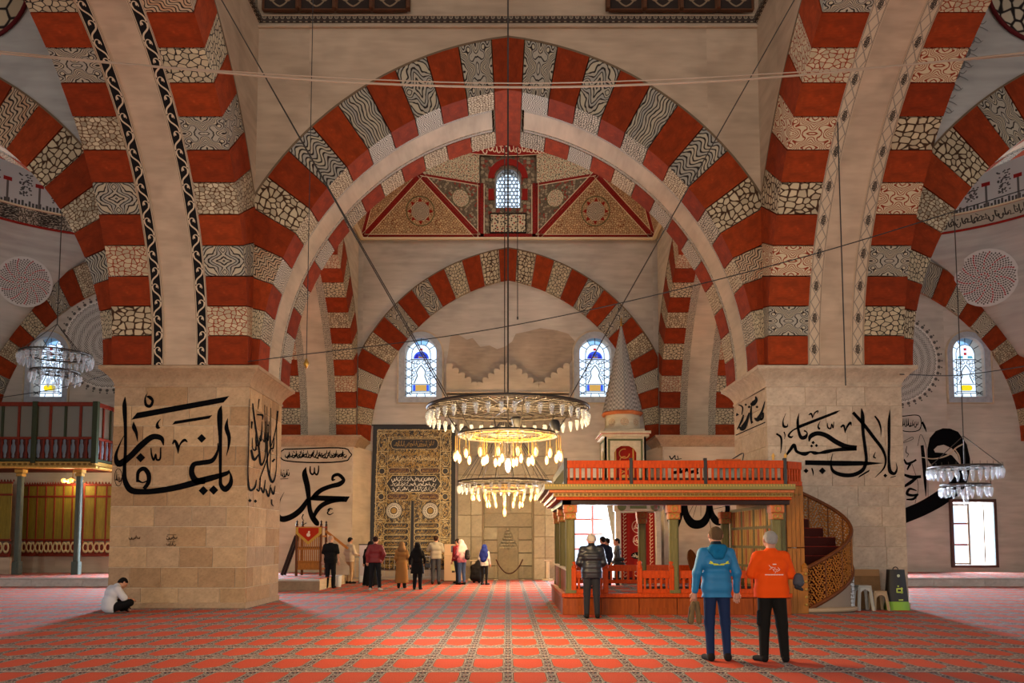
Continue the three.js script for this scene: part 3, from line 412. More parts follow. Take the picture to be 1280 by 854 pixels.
// ------------------------------------------------------------------ aisle bays before the far wall: pendentives, frieze, drum, dome
const friezeTex = (sd, script) => canvasTex(1024, 128, (g, w, h) => { g.fillStyle = '#a99e8c'; g.fillRect(0, 0, w, h); if (script) scribble(g, 0, 20, w, h - 40, '#3a332e', 7, sd, 36); else { for (let i = 0; i < 2600; i++) { const u = hash(i, 1, sd) * w, v = 10 + hash(i, 2, sd) * (h - 20), k = Math.floor(u / 128) % 2; g.fillStyle = k ? '#4a4036' : '#2e2823'; g.beginPath(); k ? g.arc(u, v, 3.4, 0, 7) : g.ellipse(u, v, 9, 1.8, 0.5 * Math.sin(u / 21), 0, 7); g.fill(); } } g.fillStyle = '#8c1f1c'; g.fillRect(0, h - 9, w, 6); g.fillRect(0, 3, w, 4); });
for (const s of [-1, 1]) {
  const g = thing('ceiling_aisle_dome', s < 0 ? 'aisle dome with a marbled frieze over the wooden gallery' : 'aisle dome with a grey script frieze over the open casement', 'dome', W(s * AISLE, 0, BAYC), 0, undefined, 'structure'), r = 5.95, P = [], U = [], n = 96, rows = 8;
  const pt = (i, j) => { const a = i / n * Math.PI * 2, sq = Math.min(6.38 / Math.max(1e-6, Math.abs(Math.sin(a))), 5.98 / Math.max(1e-6, Math.abs(Math.cos(a)))), t = j / rows, q = r + (sq - r) * t, drop = (sq - r) * 2.1 * (1 - Math.pow(1 - t, 1.7)); return V(q * Math.sin(a), TOP - drop, -q * Math.cos(a)); };
  for (let i = 0; i < n; i++) for (let j = 0; j < rows; j++) { const q = [pt(i, j), pt(i + 1, j), pt(i + 1, j + 1), pt(i, j + 1)]; for (const k of [0, 1, 2, 0, 2, 3]) { P.push(...q[k].toArray()); U.push(q[k].x, q[k].y); } }
  const pg = new THREE.BufferGeometry(); pg.setAttribute('position', new THREE.Float32BufferAttribute(P, 3)); pg.setAttribute('uv', new THREE.Float32BufferAttribute(U, 2)); const pv = mergeVertices(pg, 1e-3); pv.computeVertexNormals(); mesh('pendentive', pv, mPlasterGrey, g);
  const cyl = (ya, yb, rr, rx, m, name) => { const q = new THREE.CylinderGeometry(rr, rr, yb - ya, 72, 1, true).translate(0, (ya + yb) / 2, 0), uv = q.attributes.uv; for (let i = 0; i < uv.count; i++) uv.setX(i, uv.getX(i) * rx); mesh(name, q, m, g); };
  cyl(TOP, TOP + 0.72, r, 6, M(0xffffff, 0.9, { map: friezeTex(60 + s, s > 0) }), 'frieze');
  mesh('frieze_moulding', new THREE.TorusGeometry(r - 0.02, 0.05, 6, 72).rotateX(Math.PI / 2).translate(0, TOP, 0), mCrimson, g); mesh('frieze_moulding', new THREE.TorusGeometry(r - 0.02, 0.04, 6, 72).rotateX(Math.PI / 2).translate(0, TOP + 0.73, 0), mFillet, g);
  const drumTex = canvasTex(1024, 256, (c, w, h) => { c.fillStyle = '#b9b7b2'; c.fillRect(0, 0, w, h); c.fillStyle = '#4b4846'; for (let x = 0; x < w; x += 14) { const hh = 18 + 20 * hash(x, 1, 77); c.fillRect(x, h - hh, 9, hh); } for (let x = 40; x < w; x += 128) { c.fillStyle = '#5a5550'; c.fillRect(x, h - 130, 9, 130); c.fillStyle = '#8c1f1c'; c.fillRect(x - 12, h - 150, 34, 22); c.fillStyle = '#4b4846'; for (let k = 0; k < 60; k++) { c.beginPath(); c.arc(x + 62 + 26 * (hash(k, 2, x) - 0.5) * 2, h - 60 - 130 * hash(k, 3, x), 4, 0, 7); c.fill(); } } });
  cyl(TOP + 0.74, TOP + 2.6, r, 4, M(0xffffff, 0.9, { map: drumTex }), 'drum'); mesh('dome', new THREE.SphereGeometry(r, 40, 12, 0, Math.PI * 2, 0, Math.PI / 2).scale(1, 0.6, 1).translate(0, TOP + 2.6, 0), mPlasterGrey, g);
  // fringed floral roundel on the pendentive
  const fl = canvasTex(256, 256, (c, w) => { c.fillStyle = '#bdbdba'; c.fillRect(0, 0, w, w); for (let i = 0; i < 420; i++) { const a = i * 2.39996, q = 5.6 * Math.sqrt(i); c.fillStyle = i % 5 === 0 ? '#8e2a2c' : ['#4a4644', '#6b6560', '#57504c'][i % 3]; c.beginPath(); c.ellipse(128 + q * Math.cos(a), 128 + q * Math.sin(a), i % 5 === 0 ? 5 : 4, 3, a, 0, 7); c.fill(); } });
  const i0 = s < 0 ? 96 - 96 * 40.5 / 360 : 96 * 39 / 360, a = pt(i0, 3), b = pt(i0 + 0.5, 3), c2 = pt(i0, 2), nn = b.clone().sub(a).cross(c2.clone().sub(a)).normalize(); if (nn.dot(a.clone().setY(0)) > 0) nn.negate();
  const md = mesh('flower_roundel', new THREE.CircleGeometry(s < 0 ? 1.05 : 1.2, 28), M(0xffffff, 0.9, { map: fl }), g); md.position.copy(a).addScaledVector(nn, 0.06); md.lookAt(md.getWorldPosition(V()).add(nn)); 
}
// painted roundels high on the aisle walls near the viewer
for (const s of [-1, 1]) { const g = thing('trim_roundel', s < 0 ? 'dark marbled roundel with a maroon rim above the dim aisle arch' : 'pale marbled roundel with a maroon rim above the aisle arch', 'roundel', W(s * 13.55, 15.55, PD0 - 0.06), 0, undefined, 'structure'); mesh('disc', new THREE.CircleGeometry(1.42, 48), s < 0 ? mPattern[0] : mSmall[0], g); mesh('rim', new THREE.TorusGeometry(1.45, 0.05, 6, 56), M(0x5a1a1c, 0.85), g); }

// ------------------------------------------------------------------ daylight: the low windows of the far wall, and the rows of windows out of view
function areaLight(pos, look, w, h, I, color, name) { const l = new THREE.RectAreaLight(color, I, w, h); l.name = name; l.position.copy(pos); l.lookAt(look); scene.add(l); return l; }
for (const x of lowers) { const I = L_FLOOR * [2.2, 0.7, 2.2, 0.25][lowers.indexOf(x)], p = W(x, LY + LH / 2, QW + 0.72); areaLight(p, W(x, LY + LH / 2, 0), LW, LH, I, DAY, 'daylight_window'); }
const mGlow = M(0xffffff, 1, { emissive: 0xdfeaff, emissiveIntensity: 1.2 });
let wn = 20;
function farWindow(pos, dir, w, h, I, color, label) {                  // an unseen window: frame, pane glowing in place of sky, fill light
  const g = thing('window_' + (++wn), label, 'window', pos, 0, 'windows out of view', 'structure'); g.lookAt(pos.clone().add(dir));
  mesh('window_pane', box(w, h, 0.02, 0, 0, 0.01), mGlow, g); mesh('window_frame', [box(w + 0.2, 0.12, 0.14, 0, h / 2 + 0.06, 0.05), box(w + 0.2, 0.12, 0.14, 0, -h / 2 - 0.06, 0.05), box(0.12, h, 0.14, -w / 2 - 0.06, 0, 0.05), box(0.12, h, 0.14, w / 2 + 0.06, 0, 0.05)], mShell, g);
  areaLight(pos.clone().addScaledVector(dir, 0.05), pos.clone().addScaledVector(dir, 3), w, h, I, color, 'daylight_window');
}
for (const s of [-1, 1]) for (const d of [-3, 9.5, 16.5]) { farWindow(W(s * (OX - 0.01), 2.6, d), V(-s, 0, 0), 1.7, 2.7, L_SIDE, DAY, 'tall side window of the aisle, out of the picture'); farWindow(W(s * (OX - 0.01), 9.2, d), V(-s, 0, 0), 1.5, 2.6, L_SIDE, DAY, 'arched side window of the aisle, out of the picture'); }
for (const x of [-16, -4, 4, 16]) { farWindow(W(x, 3.2, -9.99), V(0, 0, -1), 2.2, 3.4, L_BACK, SKYFILL, 'entrance wall window behind the viewer'); farWindow(W(x, 9.6, -9.99), V(0, 0, -1), 1.8, 3.0, L_BACK_HIGH, SKYFILL, 'high entrance wall window behind the viewer'); }

for (let k = 0; k < 8; k++) { const a = (k + 0.5) * Math.PI / 4, dir = V(-Math.sin(a), -0.25, Math.cos(a)).normalize(); farWindow(W(5.75 * Math.sin(a), 19.75, BAYC + 5.4 * Math.cos(a)), dir, 1.0, 1.3, L_DOME, SKYFILL, 'unseen dome window added to light the far bay'); }  // unseen windows added to brighten the far bay from its dome
for (const s of [-1, 1]) { for (const d of [9.5, 13.1, 16.7]) farWindow(W(s * 9.13, 18.2, d), V(-s, 0, 0), 1.3, 2.2, L_DOME_B, SKYFILL, 'unseen high window added to light the bay before the great arch'); for (let k = 0; k < 6; k++) { const a = k * Math.PI / 3; farWindow(W(s * AISLE + 5.2 * Math.sin(a), 18.6, BAYC + 5.2 * Math.cos(a)), V(-Math.sin(a), -0.3, Math.cos(a)).normalize(), 0.9, 1.2, L_DOME_A, DAY, 'small dome window high over the aisle'); } }  // the bay windows here are added, to light the upper walls opposite
for (const x of [-3.4, 0, 3.4]) farWindow(W(x, 18.4, 6.2), V(0, 0, -1), 1.5, 2.6, L_DOME_B, SKYFILL, 'unseen high window added to light the great arch wall');  // unseen clerestory added to light the wall over the great arch
struct(mesh('wall_upper_front', boxUV(box(18.4, 6.6, 0.5, 0, 18.6, -5.9)), mShell), 'plain upper wall over the entrance bay', 'wall');
// ------------------------------------------------------------------ windows of the far wall
const glass = (c, o = {}) => M(c, 0.04, { transmission: 1, thickness: 0, ior: 1.45, ...o });
const gWhite = glass(0xf4f8ff), gBlue = glass(0x3a58c8), gPurple = glass(0x5a3a9a), gAmber = glass(0xd89a48), gYellow = glass(0xffd21e), gRed = glass(0xc02a2a), gSky = glass(0x9cc4ee), gTeal = glass(0x5aa0a8);
const mLead = M(0x2b2f33, 0.6), mReveal = M(0xb4bac2, 0.85, { map: rep(grain, 1) });
const rod = (pts, r = 0.015) => { const o = []; for (let i = 0; i + 1 < pts.length; i++) o.push(bar(V(pts[i][0], pts[i][1], 0), V(pts[i + 1][0], pts[i + 1][1], 0), r, 4)); return o; };
const arcPts = (cx, cy, r, a0, a1, n = 10) => Array.from({ length: n + 1 }, (_, i) => { const a = a0 + (a1 - a0) * i / n; return [cx + r * Math.cos(a), cy + r * Math.sin(a)]; });
const flat = (shape, z = 0) => new THREE.ShapeGeometry(shape, 12).translate(0, 0, z);
const poly = (pts) => { const s = new THREE.Shape(); pts.forEach(([x, y], i) => i ? s.lineTo(x, y) : s.moveTo(x, y)); s.closePath(); return s; };
const archShape = (w, h) => { const s = new THREE.Shape(); s.moveTo(-w / 2, 0); s.lineTo(w / 2, 0); s.lineTo(w / 2, h - w / 2); s.absarc(0, h - w / 2, w / 2, 0, Math.PI); s.lineTo(-w / 2, 0); return s; };
function stainedWindow(n, x, label, aisle) {
  const g = thing('window_' + n, label, 'window', W(x, WY, QW), 0, undefined, 'structure'), w = WWW, h = WH, z = -0.22, yc = h - w / 2;
  const fr = archShape(w + 0.52, h + 0.5); fr.holes.push(archHole(0, 0.25, w, h)); mesh('plaster_surround', [extrude(fr, 0.05, 20).translate(0, -0.25, 0.002)], mReveal, g);
  const rim = archShape(w + 0.62, h + 0.6); rim.holes.push(archHole(0, 0.05, w + 0.5, h + 0.48)); mesh('surround_moulding', [extrude(rim, 0.09, 20).translate(0, -0.3, 0.002)], mPlaster, g);
  const leads = [], iw = 0.4; leads.push(...rod([[-iw, 0.2], [-iw, yc]]), ...rod([[iw, 0.2], [iw, yc]]), ...rod(arcPts(0, yc, iw, 0, Math.PI)), ...rod([[-w / 2, 0.2], [w / 2, 0.2]]), ...rod([[-0.2, 0], [-0.16, 0.2]]), ...rod([[0.2, 0], [0.16, 0.2]]), ...rod([[-iw, 1.66], [iw, 1.66]], 0.022), ...rod([[-iw, 0.28], [iw, 0.28]]), ...rod([[-iw, 0.58], [iw, 0.58]]));
  const cells = []; for (let k = 0; k < 5; k++) for (const s of [-1, 1]) { const y = 0.2 + k * 0.35; leads.push(...rod([[s * w / 2, y + 0.09], [s * (iw + 0.13), y], [s * iw, y + 0.09]]), ...rod([[s * w / 2, y - 0.09], [s * (iw + 0.13), y], [s * iw, y - 0.09]])); cells.push([s, y]); }
  for (let k = 1; k < 6; k++) { const a = k * Math.PI / 6, c = Math.cos(a), sn = Math.sin(a); leads.push(...rod([[c * iw, yc + sn * iw], [c * w / 2, yc + sn * w / 2]])); }
  // glazing: one pale light per border cell, the middle lights, and the coloured pieces
  const bx = (iw + w / 2) / 2, bw = w / 2 - iw;
  for (const [s, y] of cells) mesh('border_pane', flat(poly([[s * iw, y], [s * w / 2, y], [s * w / 2, y + 0.35], [s * iw, y + 0.35]].map(([a, b]) => [a, Math.min(b, yc)])), z), gWhite, g);
  for (let k = 0; k < 6; k++) { const a0 = k * Math.PI / 6, a1 = a0 + Math.PI / 6, sh = new THREE.Shape(); sh.absarc(0, yc, w / 2, a0, a1); sh.absarc(0, yc, iw, a1, a0, true); mesh('arch_pane', flat(sh, z), k === 2 || k === 3 ? gSky : gWhite, g); }
  for (const [a, b] of [[-w / 2, -0.18], [-0.18, 0.18], [0.18, w / 2]]) mesh('foot_pane', flat(poly([[a, 0], [b, 0], [b, 0.2], [a, 0.2]]), z), gWhite, g);
  mesh('centre_pane', flat(poly([[-iw, 0.58], [iw, 0.58], [iw, 1.66], [-iw, 1.66]]), z), gWhite, g);
  mesh('foot_panel_pane', flat(poly([[-iw, 0.2], [iw, 0.2], [iw, 0.58], [-iw, 0.58]]), z), gWhite, g);
  const top = new THREE.Shape(); top.moveTo(-iw, 1.66); top.lineTo(iw, 1.66); top.lineTo(iw, yc); top.absarc(0, yc, iw, 0, Math.PI); mesh('crown_pane', flat(top, z), gWhite, g);
  const cp = (name, sh, m) => mesh(name, flat(sh, z + 0.004), m, g);
  if (!aisle) {
    const hd = new THREE.Shape(); hd.moveTo(-0.33, 1.7); hd.lineTo(0.33, 1.7); hd.absarc(0, 1.7, 0.33, 0, Math.PI); cp('coloured_pane', hd, gBlue);
    cp('coloured_pane', poly([[-0.12, 1.72], [0.12, 1.72], [0.1, 1.9], [0, 2.0], [-0.1, 1.9]]), gAmber); cp('coloured_pane', poly([[-0.07, 2.06], [0.07, 2.06], [0.05, 2.16], [-0.05, 2.16]]), gRed); for (const s of [-1, 1]) cp('coloured_pane', poly([[s * 0.14, 1.72], [s * 0.29, 1.72], [s * 0.22, 1.88], [s * 0.12, 1.9]]), gPurple);
    cp('coloured_pane', poly([[-0.24, 0.3], [0.24, 0.3], [0.24, 0.56], [-0.24, 0.56]]), gAmber); for (const s of [-1, 1]) { cp('coloured_pane', poly([[s * 0.24, 0.3], [s * 0.34, 0.3], [s * 0.34, 0.56], [s * 0.24, 0.56]]), gBlue); cp('coloured_pane', poly([[s * 0.34, 0.3], [s * 0.39, 0.3], [s * 0.39, 0.56], [s * 0.34, 0.56]]), gSky); }
  } else {
    const y = new THREE.Shape(); y.moveTo(-0.14, 0.31); y.lineTo(0.14, 0.31); y.absarc(0.14, 0.43, 0.12, -Math.PI / 2, Math.PI / 2); y.lineTo(-0.14, 0.55); y.absarc(-0.14, 0.43, 0.12, Math.PI / 2, Math.PI * 1.5); cp('coloured_pane', y, gYellow);
    for (const yy of [1.86, 2.06]) cp('coloured_pane', poly([[-0.06, yy], [0.06, yy], [0.06, yy + 0.11], [-0.06, yy + 0.11]]), gRed); for (const s of [-1, 1]) cp('coloured_pane', poly([[s * 0.1, 1.72], [s * 0.33, 1.72], [s * 0.28, 1.82], [s * 0.1, 1.82]]), gTeal);
  }
  // curling leads round the white lamp shape in the middle
  const lamp = [[-0.3, 0.62], [-0.16, 0.95], [-0.2, 1.1], [-0.14, 1.24], [0, 1.42], [0.14, 1.24], [0.2, 1.1], [0.16, 0.95], [0.3, 0.62]]; leads.push(...rod(lamp, 0.02));
  for (const s of [-1, 1]) for (const [cx, cy, r] of [[0.31, 1.0, 0.07], [0.3, 1.2, 0.08], [0.24, 1.4, 0.09], [0.33, 1.55, 0.06], [0.36, 0.82, 0.05], [0.12, 1.54, 0.08]]) leads.push(...rod(arcPts(s * cx, cy, r, 0.6, 6.4, 7), 0.014));
  mesh('lead_tracery', merge(leads).translate(0, 0, z + 0.012), mLead, g);
  return g;
}
stainedWindow(1, upper[1], 'arched coloured window with blue and amber lights beside the striped arch over the hanging', false);
stainedWindow(2, upper[2], 'arched coloured window with blue and amber lights half behind the minbar spire', false);
stainedWindow(3, upper[0], 'arched window with a yellow oblong pane above the wooden gallery', true);
stainedWindow(4, upper[3], 'arched window with a yellow oblong pane above the hanging chandelier in the bare aisle', true);
{ // honeycomb window in the triangle belt
  const g = thing('window_5', 'small arched honeycomb window in the painted triangle belt', 'window', W(0, 16.02, QW), 0, undefined, 'structure'), rings = [];
  for (let j = 0; j < 11; j++) for (let i = -3; i <= 3; i++) { const x = i * 0.17 + (j % 2) * 0.085, y = 0.09 + j * 0.165; if (Math.abs(x) > 0.5 || (y > 1.3 && Math.hypot(x, y - 1.3) > 0.5)) continue; rings.push(new THREE.TorusGeometry(0.083, 0.016, 4, 8).translate(x, y, -0.1)); const p = mesh('round_pane', new THREE.CircleGeometry(0.085, 8), gWhite, g); p.position.set(x, y, -0.11); }
  mesh('stucco_lattice', rings, mLead, g); const fr = archShape(1.12, 1.86); fr.holes.push(archHole(0, 0.05, 1.02, 1.76)); mesh('frame', extrude(fr, 0.1, 16).translate(0, 0, -0.15), mReveal, g);
}
const mSashRed = M(0x7c3a33, 0.6), mSashDark = M(0x4a2a22, 0.6), mSashWhite = M(0x8a7a6c, 0.6);
function lowWindow(n, x, label, cols, rows, m, frame) {
  const g = thing('window_' + n, label, 'window', W(x, LY, QW), 0, undefined, 'structure'), z = -0.35;
  mesh('frame', [cbox(LW, 0.1, 0.16, 0, LH - 0.05, z, 0.01), cbox(LW, 0.1, 0.16, 0, 0.05, z, 0.01), cbox(0.1, LH - 0.2, 0.16, -LW / 2 + 0.05, LH / 2, z, 0.01), cbox(0.1, LH - 0.2, 0.16, LW / 2 - 0.05, LH / 2, z, 0.01)], frame, g);
  const w = (LW - 0.2) / cols, h = (LH - 0.2) / rows;
  for (let i = 1; i < cols; i++) mesh('mullion', cbox(0.1, LH - 0.2, 0.08, -LW / 2 + 0.1 + i * w, LH / 2, z, 0.008), m, g);
  for (let j = 1; j < rows; j++) mesh('glazing_bar', cbox(LW - 0.2, 0.08, 0.06, 0, 0.1 + j * h, z, 0.008), m, g);
  for (let i = 0; i < cols; i++) for (let j = 0; j < rows; j++) mesh('pane', new THREE.PlaneGeometry(w - 0.02, h - 0.02).translate(-LW / 2 + 0.1 + (i + 0.5) * w, 0.1 + (j + 0.5) * h, z), gWhite, g);
  return g;
}
lowWindow(6, lowers[1], 'bright low window with red-brown bars seen under the wooden platform', 2, 4, mSashRed, mSashRed);
lowWindow(7, lowers[0], 'low window behind the inscribed brown pier', 2, 4, mSashRed, mSashRed); lowWindow(8, lowers[2], 'low window behind the greyish pier', 2, 4, mSashRed, mSashRed);
{ // casement standing open in the bare aisle
  const x = lowers[3], g = thing('window_9', 'low window with one casement open beside the huge black letter', 'window', W(x, LY, QW), 0, undefined, 'structure');
  mesh('frame', [cbox(LW + 0.24, 0.14, 0.14, 0, LH + 0.06, 0.04, 0.01), cbox(LW + 0.24, 0.1, 0.16, 0, 0, 0.04, 0.01), cbox(0.13, LH, 0.14, -LW / 2 - 0.06, LH / 2, 0.04, 0.01), cbox(0.13, LH, 0.14, LW / 2 + 0.06, LH / 2, 0.04, 0.01)], mSashDark, g);
  const sash = sub('fixed_sash', g); mesh('sash_frame', [cbox(0.08, LH - 0.1, 0.07, -0.78, LH / 2, -0.3), cbox(0.1, LH - 0.1, 0.07, -0.02, LH / 2, -0.3), cbox(0.8, 0.08, 0.07, -0.4, LH - 0.1, -0.3), cbox(0.8, 0.08, 0.07, -0.4, 0.1, -0.3)], mSashWhite, sash);
  for (let k = 1; k < 3; k++) mesh('glazing_bar', cbox(0.76, 0.08, 0.05, -0.4, LH * k / 3, -0.3), mSashRed, sash);
  for (let k = 0; k < 3; k++) mesh('pane', new THREE.PlaneGeometry(0.7, LH / 3 - 0.1).translate(-0.4, LH * (k + 0.5) / 3, -0.31), gWhite, sash);
  const open = sub('open_sash', g); mesh('sash_frame', [box(0.06, LH - 0.14, 0.08, 0.66, LH / 2, -0.36), box(0.06, LH - 0.14, 0.08, 0.5, LH / 2, -0.08), beam(V(0.66, LH - 0.12, -0.36), V(0.5, LH - 0.12, -0.08), 0.06, 0.08), beam(V(0.66, 0.1, -0.36), V(0.5, 0.1, -0.08), 0.06, 0.08)], mSashWhite, open); mesh('pane', new THREE.PlaneGeometry(0.3, LH - 0.3).rotateY(1.05).translate(0.58, LH / 2, -0.22), gTeal, open);
}
// ------------------------------------------------------------------ prayer niche
{
  const g = thing('mihrab', 'tall stone prayer niche with a scalloped plaster crest', 'prayer niche', W(0, 0, QW)), P = 0.26, slab = (x0, x1, y0, y1, m, z = P, t = 0.12) => mesh('stone_slab', boxUV(cbox(x1 - x0 - 0.014, y1 - y0 - 0.014, t, (x0 + x1) / 2, (y0 + y1) / 2, z - t / 2, 0.01), 1, R(9), R(9)), m, g);
  const back = new THREE.Shape(); back.moveTo(-2.1, 0.02); back.lineTo(-1.06, 0.02); back.lineTo(-1.06, 3.58); back.lineTo(1.06, 3.58); back.lineTo(1.06, 0.02); back.lineTo(2.1, 0.02); back.lineTo(2.1, 7.6); back.lineTo(-2.1, 7.6); mesh('backing', boxUV(extrude(back, P - 0.06).translate(0, 0, 0.01)), mGrout, g);
  for (const s of [-1, 1]) for (let j = 0; j < 4; j++) { const y0 = j * 0.9; for (const [a, b] of [[1.08, 1.55], [1.55, 2.12]]) slab(Math.min(s * a, s * b), Math.max(s * a, s * b), y0 + (a > 1.2 ? 0 : 0), y0 + 0.9, marbleMats[Math.floor(R(3))], P + (a > 1.2 ? 0 : 0.05)); }
  for (let j = 0; j < 5; j++) { const y0 = 3.6 + j * 0.8, n = 3 + (j % 2); for (let i = 0; i < n; i++) slab(-2.12 + 4.24 * i / n, -2.12 + 4.24 * (i + 1) / n, y0, y0 + 0.8, marbleMats[Math.floor(R(3))]); }
  mesh('ledge', [cbox(5.1, 0.1, 0.5, 0, 7.72, 0.24, 0.02), cbox(5.2, 0.06, 0.56, 0, 7.88, 0.24, 0.02)], mPlaster, g);
  // crest: three points with scalloped dips between them
  const cr = new THREE.Shape(); cr.moveTo(-2.62, 7.9); cr.lineTo(2.62, 7.9); const lobe = (x0, y0, x1, y1, n) => { for (let k = 1; k <= n; k++) { const t0 = (k - 1) / n, t = k / n, mx = x0 + (x1 - x0) * (t0 + t) / 2, my = y0 + (y1 - y0) * (t0 + t) / 2, nx = -(y1 - y0), ny = x1 - x0, L = Math.hypot(nx, ny) / 0.34; cr.quadraticCurveTo(mx - nx / L, my - ny / L, x0 + (x1 - x0) * t, y0 + (y1 - y0) * t); } };
  cr.lineTo(2.62, 9.1); lobe(2.62, 9.1, 1.3, 8.1, 5); lobe(1.3, 8.1, 0.1, 9.05, 5); cr.lineTo(0, 9.3); cr.lineTo(-0.1, 9.05); lobe(-0.1, 9.05, -1.3, 8.1, 5); lobe(-1.3, 8.1, -2.62, 9.1, 5);
  mesh('crest', boxUV(extrude(cr, 0.14).translate(0, 0, 0.24)), mPlaster, g);
  // inside of the niche: slabs, then a small tapering muqarnas hood over a hollow
  const zb = -0.5; mesh('niche_back', boxUV(box(2.2, 3.72, 0.08, 0, 1.84, zb - 0.12)), marbleMats[1], g); for (const s of [-1, 1]) mesh('niche_cheek', boxUV(box(0.06, 3.62, 0.6, s * 1.06, 1.81, -0.26)), marbleMats[0], g); mesh('niche_head', boxUV(box(2.16, 0.06, 0.6, 0, 3.63, -0.26)), marbleMats[2], g);
  for (let j = 0; j < 4; j++) for (const s of [-1, 1]) slab(s < 0 ? -1.03 : 0.44, s < 0 ? -0.44 : 1.03, j * 0.55 + 0.02, j * 0.55 + 0.55, marbleMats[Math.floor(R(3))], zb + 0.1); slab(-1.03, 1.03, 2.22, 2.8, marbleMats[1], zb + 0.1); slab(-1.03, 0.1, 2.8, 3.56, marbleMats[0], zb + 0.1); slab(0.1, 1.03, 2.8, 3.56, marbleMats[2], zb + 0.1);
  const hoods = []; for (let r = 0; r < 7; r++) { const n = 7 - r, y = 1.32 + r * 0.13; for (let i = 0; i < n; i++) hoods.push(new THREE.SphereGeometry(0.075, 6, 4, 0, Math.PI * 2, 0, Math.PI * 0.6).translate((i - (n - 1) / 2) * 0.115, y, zb + 0.02 + r * 0.012)); } mesh('muqarnas_hood', hoods, marbleMats[2], g);
  for (const s of [-1, 1]) mesh('hollow_facet', boxUV(box(0.5, 1.4, 0.04, s * 0.2, 0.7, zb + 0.0, -s * 0.35)), marbleMats[1], g);
}
